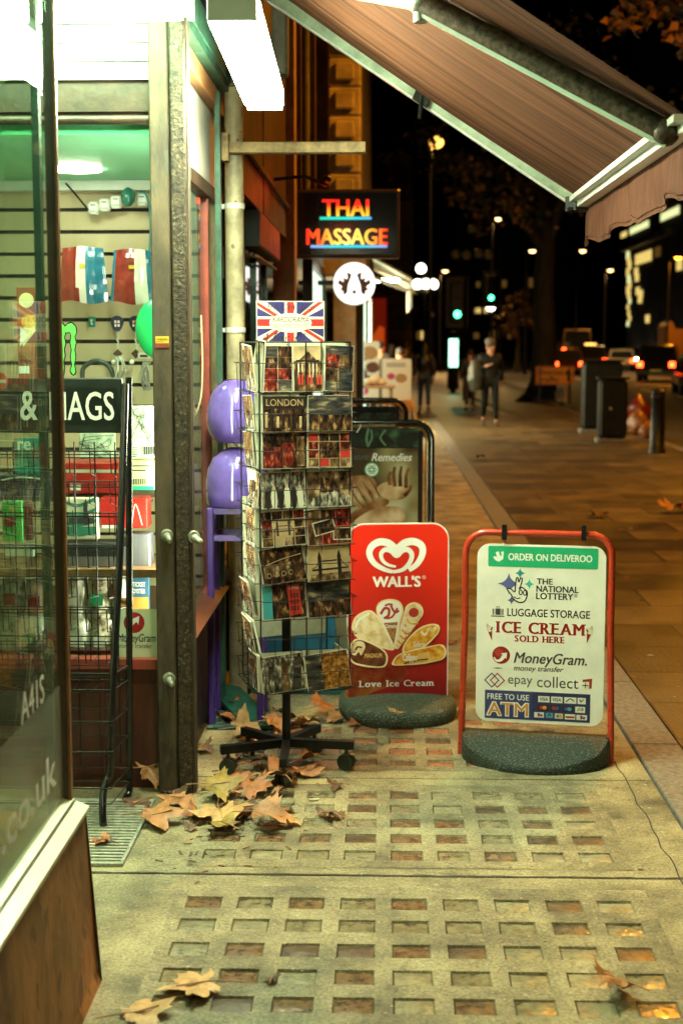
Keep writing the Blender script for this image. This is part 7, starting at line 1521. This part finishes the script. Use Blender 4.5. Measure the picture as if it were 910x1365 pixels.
def person(label, x, y, rz, H, coat, trousers, hair, shoes, stride=.0, coat_len=.80, long_hair=False, cap=None, bag=None, arm_bend=None, group=None, fingers=True):
    t = thing('person', label, 'person', (x, y, 0), rz, group); k = H / 1.75
    V_ = lambda a, b, c: (a * k, b * k, c * k)
    J = {'pelvis': (V_(0, 0, .95), .125 * k), 'waist': (V_(0, 0, 1.10), .115 * k), 'chest': (V_(0, 0, 1.30), .15 * k), 'neck': (V_(0, .0, 1.48), .055 * k), 'head': (V_(0, -.02, 1.575), .078 * k), 'crown': (V_(0, -.01, 1.68), .075 * k), 'face': (V_(0, -.055, 1.60), .06 * k)}
    Ed = [('pelvis', 'waist'), ('waist', 'chest'), ('chest', 'neck'), ('neck', 'head'), ('head', 'crown'), ('head', 'face')]
    leg = {}; arm = {}
    for s, nm in ((-1, 'r'), (1, 'l')):
        f = stride * s; fy = -.26 * f; knee = V_(.095 * s, fy * .5 - .04 * abs(f), .51); ank = V_(.10 * s, fy + (.07 if f < 0 else 0), .09 + (.05 if f < 0 else 0)); toe = V_(.11 * s, fy - .14 + (.06 if f < 0 else 0), .035)
        leg[nm] = (V_(.095 * s, 0, .90), knee, ank, toe)
        J.update({'hip' + nm: (leg[nm][0], .09 * k), 'knee' + nm: (knee, .058 * k), 'ank' + nm: (ank, .032 * k), 'toe' + nm: (toe, .022 * k)}); Ed += [('pelvis', 'hip' + nm), ('hip' + nm, 'knee' + nm), ('knee' + nm, 'ank' + nm), ('ank' + nm, 'toe' + nm)]
        sh = V_(.185 * s, 0, 1.41); el, wr = V_(.245 * s, .03 + .10 * f, 1.14), V_(.25 * s, -.05 + .20 * f, .90)
        if arm_bend == nm: el, wr = V_(.25 * s, .02, 1.14), V_(.10 * s, -.20, 1.22)
        hd = tuple(w + (w - e) * .28 for w, e in zip(wr, el)); arm[nm] = (sh, el, wr, hd)
        J.update({'sh' + nm: (sh, .062 * k), 'el' + nm: (el, .045 * k), 'wr' + nm: (wr, .030 * k), 'pm' + nm: (hd, (.036 * k, .022 * k))}); Ed += [('chest', 'sh' + nm), ('sh' + nm, 'el' + nm), ('el' + nm, 'wr' + nm), ('wr' + nm, 'pm' + nm)]
        if fingers:
            d = (Vector(hd) - Vector(wr)).normalized(); u = Vector((0, 1, 0)) - d * d.y; u.normalize()
            for q in range(4):
                b0 = Vector(hd) + u * (.027 - .018 * q) * k; b1 = b0 + d * (.035 + .006 * (q in (1, 2))) * k; b2 = b1 + (d * .8 + Vector((-s * .6, 0, 0))) * .03 * k
                J.update({'f%d%s' % (q, nm): (tuple(b1), .009 * k), 'g%d%s' % (q, nm): (tuple(b2), .008 * k)}); Ed += [('pm' + nm, 'f%d%s' % (q, nm)), ('f%d%s' % (q, nm), 'g%d%s' % (q, nm))]
            b1 = Vector(wr).lerp(Vector(hd), .6) - u * .042 * k; b2 = b1 + d * .035 * k; J.update({'th' + nm: (tuple(b1), .011 * k), 'ti' + nm: (tuple(b2), .009 * k)}); Ed += [('wr' + nm, 'th' + nm), ('th' + nm, 'ti' + nm)]
    skin('body', J, Ed, skin_m, t, 'pelvis')
    C = {'hem': (V_(0, 0, coat_len), (.185 * k, .145 * k)), 'pel': (V_(0, 0, .98), (.175 * k, .135 * k)), 'wa': (V_(0, 0, 1.12), (.165 * k, .125 * k)), 'ch': (V_(0, 0, 1.32), (.195 * k, .145 * k)), 'nk': (V_(0, 0, 1.46), .075 * k)}; CE = [('hem', 'pel'), ('pel', 'wa'), ('wa', 'ch'), ('ch', 'nk')]
    for nm in 'rl':
        sh, el, wr, hd = arm[nm]; C.update({'s' + nm: (sh, .085 * k), 'e' + nm: (el, .066 * k), 'w' + nm: (wr, .050 * k)}); CE += [('ch', 's' + nm), ('s' + nm, 'e' + nm), ('e' + nm, 'w' + nm)]
    skin('jacket', C, CE, coat, t, 'ch')
    Tn = {'pelv': (V_(0, 0, .93), (.165 * k, .125 * k))}; TE = []
    for nm in 'rl':
        h_, kn, an, to = leg[nm]; Tn.update({'h' + nm: (h_, .105 * k), 'k' + nm: (kn, .072 * k), 'a' + nm: (tuple(Vector(an) + Vector((0, 0, .02))), .055 * k)}); TE += [('pelv', 'h' + nm), ('h' + nm, 'k' + nm), ('k' + nm, 'a' + nm)]
        S2 = {'x': (tuple(Vector(an) + Vector((0, .03, -.03)) * k), .058 * k), 'y': (to, .05 * k)}; skin('shoe', S2, [('x', 'y')], shoes, t, 'x', 1)
    skin('trousers', Tn, TE, trousers, t, 'pelv')
    g = MB(); g.ball(V_(0, .012, 1.665), .098 * k, 14, 0, .93, 1.08, .95)
    if long_hair: g.tube([V_(0, .03, 1.70), V_(0, .07, 1.58), V_(0, .075, 1.42), V_(0, .07, 1.28)], [.09 * k, .105 * k, .10 * k, .05 * k], 12)
    g.build('hair', hair, t)
    g = MB(); g.ball(V_(0, -.118, 1.60), .018 * k, 8, 0, .8, 1, 1.5); g.ball(V_(-.085, .0, 1.60), .022 * k, 8, 0, .5, 1, 1.6); g.ball(V_(.085, .0, 1.60), .022 * k, 8, 0, .5, 1, 1.6); g.build('nose_and_ears', skin_m, t)
    g = MB(); 
    for sx in (-1, 1): g.ball(V_(.03 * sx, -.104, 1.625), .011 * k, 8, 0)
    g.ball(V_(0, -.108, 1.555), .02 * k, 8, 1, 1.1, .4, .35); g.build('eyes_and_mouth', [black_gloss, M('lip', (.2, .06, .05), .5)], t)
    if cap: g = MB(); g.lathe([(.105 * k, 1.66 * k), (.112 * k, 1.69 * k), (.105 * k, 1.75 * k), (.07 * k, 1.785 * k), (.005, 1.795 * k)], (0, 0, 0), 16); g.bbox(-.075 * k, -.18 * k, 1.655 * k, .075 * k, -.09 * k, 1.672 * k, .006); g.build('cap', cap, t)
    return t
jk = M('black_jacket', (.006, .007, .006), .6, 0, .3, 8, .4, 20, spec=.2); jn = M('dark_jeans', (.006, .008, .007), .8, 0, .3, 10, spec=.1); grey_coat = M('grey_coat', (.035, .035, .04), .7, 0, .3, 8); bluej = M('blue_jeans', (.03, .06, .16), .7, 0, .25, 10); hair_d = M('dark_hair', (.012, .008, .006), .5); boots = M('dark_boots', (.015, .012, .01), .5); tan_s = M('tan_shoes', (.2, .10, .06), .5)
p = G(652, 567)
man = person('man in a dark jacket and pale cap walking towards the camera, holding a shiny bag', p.x, p.y, R(4), 1.76, jk, jn, hair_d, boots, .8, .78, False, M('pale_cap', (.07, .06, .045), .7), None, 'r')
def hand_bag(label, loc, m, sx, sy, sz, rz=0, strap=None):
    g = MB(); vs = []; n, m_ = 14, 9
    for j in range(m_ + 1):
        for i in range(n):
            a = 2 * math.pi * i / n; f = math.sin(math.pi * (.14 + .74 * j / m_)) ** .6; r_ = f * (1 + .18 * noise.noise(Vector((math.cos(a) * 2, math.sin(a) * 2, j * .7)))); vs.append((sx * r_ * math.cos(a), sy * r_ * math.sin(a), sz * (j / m_ - .5)))
    g.add(vs, [(j * n + i, j * n + (i + 1) % n, (j + 1) * n + (i + 1) % n, (j + 1) * n + i) for j in range(m_) for i in range(n)], 0, True); g.add(vs[:n], [tuple(range(n - 1, -1, -1))]); g.add(vs[-n:], [tuple(range(n))])
    if strap: g.tube(smooth2(strap, 4), .012, 6)
    o = g.build('shoulder_bag', m, base=(0, 0, 0), rot=(0, 0, rz)); o.location = Vector(loc); return tag(o, label, 'bag')
hand_bag('shiny dark bag under the arm of the walking man', (p.x - .30, p.y - .10, 1.02), M('shiny_bag', (.03, .034, .028), .25, 0, .4, 9, .5, 14), .17, .11, .62, R(4), [(-.05, 0, .25), (.02, .02, .42), (.14, .03, .38)])
p = G(565, 548)
person('woman with long dark hair in a grey coat and blue jeans walking away', p.x, p.y, R(180), 1.70, grey_coat, bluej, hair_d, tan_s, .7, .70, True)
hand_bag('small black backpack on the back of the woman in the grey coat', (p.x, p.y - .20, 1.24), M('backpack_black', (.012, .012, .012), .35, 0, .3, 9), .15, .09, .36, 0, [(-.1, .05, .15), (-.12, .12, .22), (-.12, .2, .1)])
dk = M('dark_clothes', (.022, .016, .012), .7); bw_ = M('brown_coat', (.07, .035, .02), .7)
for i, (px, Y, H, m, rz, lab) in enumerate(((506, 31, 1.74, dk, 180, 'tall dark figure with back turned, second from the left of the group outside far shops'), (521, 32, 1.68, dk, 170, 'dark figure standing in the group left of the woman in grey'), (533, 29, 1.60, bw_, 200, 'figure in a brown coat just left of the woman in grey'), (469, 36, 1.70, dk, 180, 'leftmost dark figure glimpsed behind the tall menu board'), (540, 37, 1.72, dk, 180, 'dark figure with back turned behind the person in the brown coat'), (626, 36, 1.55, dk, 180, 'dark figure half hidden behind the walking man, on his left'))):
    c = A(px, 500, Y); person(lab, c.x, Y, R(rz), H, m, dk, hair_d, boots, .2 * (-1) ** i, .72, i == 1, group='dark figures in the distance', fingers=False)

# ================================================================== FALLEN LEAVES
LM = [M('leaf_tan', (.36, .15, .05), .55, 0, .35, 20, .4, 40), M('leaf_orange', (.30, .095, .022), .55, 0, .4, 20, .4, 40), M('leaf_pale', (.52, .29, .11), .55, 0, .3, 20, .4, 40), M('leaf_brown', (.10, .042, .017), .6, 0, .4, 20, .4, 40), M('leaf_yellow', (.30, .19, .04), .55, 0, .4, 14, .4, 40)]
stem_m = M('leaf_stem', (.35, .18, .07), .6); lr = random.Random(11)
def leaf(label, px, py, wpx, mi, rot=None, lift=0.0, curl=None, tilt=0.0, z=0.004):
    c = G(px, py, z); d = math.hypot(c.x, c.y); s = wpx / 1896 * d * .64; rot = lr.uniform(0, 360) if rot is None else rot; curl = lr.uniform(.45, 1.0) if curl is None else curl
    tips = [(-128, .55), (-66, .90), (0, 1.0), (66, .90), (128, .55)]; out = []
    for i, (a, r_) in enumerate(tips):
        if i:
            am = (a + tips[i - 1][0]) / 2; out.append((am, .52 + lr.uniform(-.06, .06)))
        for da, f in ((-21, .70), (-14, .86), (-10, .78), (0, 1.0), (10, .78), (14, .86), (21, .70)): out.append((a + da, r_ * f * lr.uniform(.94, 1.06)))
    out += [(160, .30), (180, .12), (200, .30)]; ph = lr.uniform(0, 6.3); n2 = lr.uniform(0, 50)
    def H(x, y):
        r2 = x * x + y * y; return curl * (.55 * r2 * math.cos(math.atan2(y, x) * 2 + ph) + .28 * noise.noise(Vector((x * 2.6, y * 2.6, n2)))) - .0
    v = [(0, 0, H(0, 0))]; n = len(out)
    for f in (.33, .66, 1.0):
        for a, r_ in out: x, y = r_ * f * math.cos(R(a)), r_ * f * math.sin(R(a)); vein = .03 * math.cos(R(a) * 5.4) * f; v.append((x, y, H(x, y) + vein))
    fs = [(0, 1 + i, 1 + (i + 1) % n) for i in range(n)] + [(1 + k * n + i, 1 + (k + 1) * n + i, 1 + (k + 1) * n + (i + 1) % n, 1 + k * n + (i + 1) % n) for k in range(2) for i in range(n)]
    Mx = Matrix.Rotation(R(rot), 3, 'Z') @ Matrix.Rotation(R(tilt), 3, 'X'); v = [Mx @ (Vector(p) * s) for p in v]; lo = min(p.z for p in v); v = [p - Vector((0, 0, lo)) for p in v]
    g = MB(); g.add(v, fs, 0, True)
    st = [Mx @ (Vector(q) * s) - Vector((0, 0, lo)) for q in ((.55, 0, H(.55, 0) + .02), (0, 0, H(0, 0) + .02), (-.35, .02, .02), (-.95, .12, -.06))]; st = [Vector((q.x, q.y, max(.004, q.z))) for q in st]; g.tube(smooth2(st, 3), .0022, 5, 1)
    o = g.build('fallen_leaf', [LM[mi], stem_m], base=(0, 0, 0)); o.location = Vector((c.x, c.y, z + lift)); return tag(o, label, 'leaf', 'fallen plane leaves')
for a in ((268, 1318, 100, 2, 200, 0, .35, 0), (826, 1330, 72, 0, 150, 0, .9, 20), (182, 1356, 90, 2, 20, 0, .4, 0), (362, 1309, 26, 3, 90, 0, .9, 0)):
    leaf({268: 'large pale tan plane leaf lying on the nearest glass lenses at left', 826: 'curled tan plane leaf on the nearest lens panel at lower right', 182: 'pale leaf cut off by the bottom edge, beside the brown stallriser', 362: 'tiny dark curled leaf scrap on the nearest lens panel, right of the large pale leaf'}[a[0]], *a)
CL = [(198, 1050, 70, 0, 'tan leaf propped upright against the foot of the door post', 55), (186, 1074, 55, 3, 'brown leaf beside the newsstand foot', 0), (205, 1098, 82, 0, 'tan leaf with a stem hanging forward, right of the newsstand foot', 10), (140, 1129, 40, 1, 'small orange leaf by the corner of the brown stallriser', 0), (243, 1076, 78, 0, 'flat tan leaf in front of the door post', 8), (286, 1064, 72, 4, 'yellow-green leaf right of the door post', 25), (292, 1090, 98, 2, 'large pale yellow leaf in the middle of the leaf pile', 8), (300, 1110, 60, 4, 'mottled yellow leaf at the front of the leaf pile', 0), (352, 1101, 84, 0, 'tan leaf with pointed lobes at the right end of the leaf pile', 12), (388, 1099, 36, 2, 'small pale leaf tip right of the leaf pile', 0), (326, 1080, 64, 3, 'dark brown leaf on top of the leaf pile', 20), (308, 1046, 55, 0, 'tan leaf under the left front castor of the rack', 15), (334, 1060, 62, 1, 'orange leaf below the front castor of the rack', 20), (376, 1050, 70, 1, 'dark orange leaf in front of the rack castor', 20), (402, 1034, 62, 0, 'brown-tan leaf under the right front arm of the rack', 15), (416, 1020, 54, 1, 'orange leaf between the rack arms', 15), (350, 1020, 48, 3, 'brown leaf under the rack hub', 0), (322, 985, 60, 2, 'pale tan leaf standing beside the left rack arm', 35), (362, 974, 56, 0, 'tan leaf behind the rack pole', 20), (398, 966, 60, 4, 'yellow leaf behind the rack between its arms', 20), (428, 954, 58, 1, 'orange-brown leaf against the blue covered box', 25), (444, 962, 40, 0, 'small tan leaf left of the oval sign foot', 20), (338, 944, 50, 0, 'tan leaf at the edge of the teal foot plate', 25), (300, 962, 40, 1, 'small orange leaf on the teal foot of the purple stand', 0), (268, 1003, 40, 3, 'brown leaf scrap beside the side of the door post', 10), (410, 975, 50, 2, 'pale leaf tucked behind the rear rack arm', 20), (262, 1090, 46, 1, 'orange leaf under the large pale yellow leaf', 0), (382, 1040, 46, 3, 'small dark brown leaf beside the front castor', 12), (232, 1062, 42, 3, 'brown leaf half under the flat tan leaf by the door post', 5)]
for i, (px, py, w_, m, lab, tl) in enumerate(CL): leaf(lab, px, py, w_ * .88, m, None, .0 + .002 * (i % 4), None, tl * .7)
leaf('pale leaf resting on top of the oval sign foot', 529, 952, 28, 2, 100, .0, .5, 10, .09)
leaf('brown leaf beside the oval foot of the red ice cream board', 476, 968, 26, 1)
leaf('small brown leaf on the pavement behind the white hanging panel sign', 800, 690, 34, 3); leaf('tan leaf on the pavement at the right edge, behind the panel sign', 897, 684, 40, 0); leaf('small leaf far across the pavement in front of the walking man', 770, 548, 14, 0); leaf('small tan leaf beside the left leg of the red tube frame', 602, 858, 22, 1); leaf('dark scrap of leaf on the pavement right of the red ice cream board', 640, 612, 16, 3)
for i in range(34):
    px, py = lr.gauss(330, 70), lr.uniform(945, 1105)
    if px < 262 and py < 1062: px += 70
    leaf('small crumpled leaf scrap in the brown litter around the rack foot and door post', max(150, min(450, px)), py, lr.uniform(14, 32), lr.choice([3, 3, 1, 0]), None, .0, lr.uniform(.7, 1.3), lr.uniform(-15, 15))
# litter specks, gum spots and crumbs
g = MB(); fr = Fr((0, 0, .0035), (1, 0, 0), (0, 1, 0))
for i in range(420):
    x = lr.uniform(-.9, 1.6); y = lr.uniform(2.9, 7.5); r_ = lr.choice([.003, .004, .005, .007, .010]) * lr.uniform(.6, 1.3)
    if any(a[0] - .02 < y < a[1] + .02 for a in PANELS) and PX[0] < x < PX[1] and r_ > .007: continue
    m = lr.choice([0, 0, 1, 2]); g.flat([(x + r_ * lr.uniform(.6, 1.2) * math.cos(q * 1.05), y + r_ * 1.0 * lr.uniform(.6, 1.2) * math.sin(q * 1.05)) for q in range(6)], fr, .0002 * (i % 5), m)
for i in range(420):
    x = lr.uniform(1.3, 4.5); y = 6 + 18 * lr.random() ** 1.5; r_ = lr.choice([.008, .012, .016, .022]) * lr.uniform(.6, 1.3); m = lr.choice([0, 2, 2, 2, 1])
    g.flat([(x + r_ * lr.uniform(.7, 1.2) * math.cos(q * .9), y + r_ * lr.uniform(.7, 1.2) * math.sin(q * .9)) for q in range(7)], fr, .0002 * (i % 5), m)
for i in range(160):
    x = lr.gauss(-.55, .14); y = lr.gauss(5.0, .38)
    if x < -.92: continue
    u = lr.uniform(0, 6.3); a = lr.uniform(.004, .014); z = .004; g.obox((x, y, z + .002), (a * math.cos(u), a * math.sin(u), .002), (-.3 * a * math.sin(u), .3 * a * math.cos(u), 0), (0, 0, .001), lr.choice([1, 3, 3]))
tag(g.build('litter_specks', [M('gum_pale', (.36, .34, .26), .7), M('crumb_tan', (.3, .15, .06), .7), M('speck_dark', (.03, .025, .02), .7), LM[3]], base=(0, 0, 0)), kind='stuff')
g = MB(); c = G(412, 1066, .008); g.tube([c, c + Vector((.035, .004, 0))], .004, 6); tag(g.build('cigarette_end', M('cigarette_white', (.7, .66, .55), .6)), 'white cigarette end on the pavement right of the leaf pile', 'cigarette')
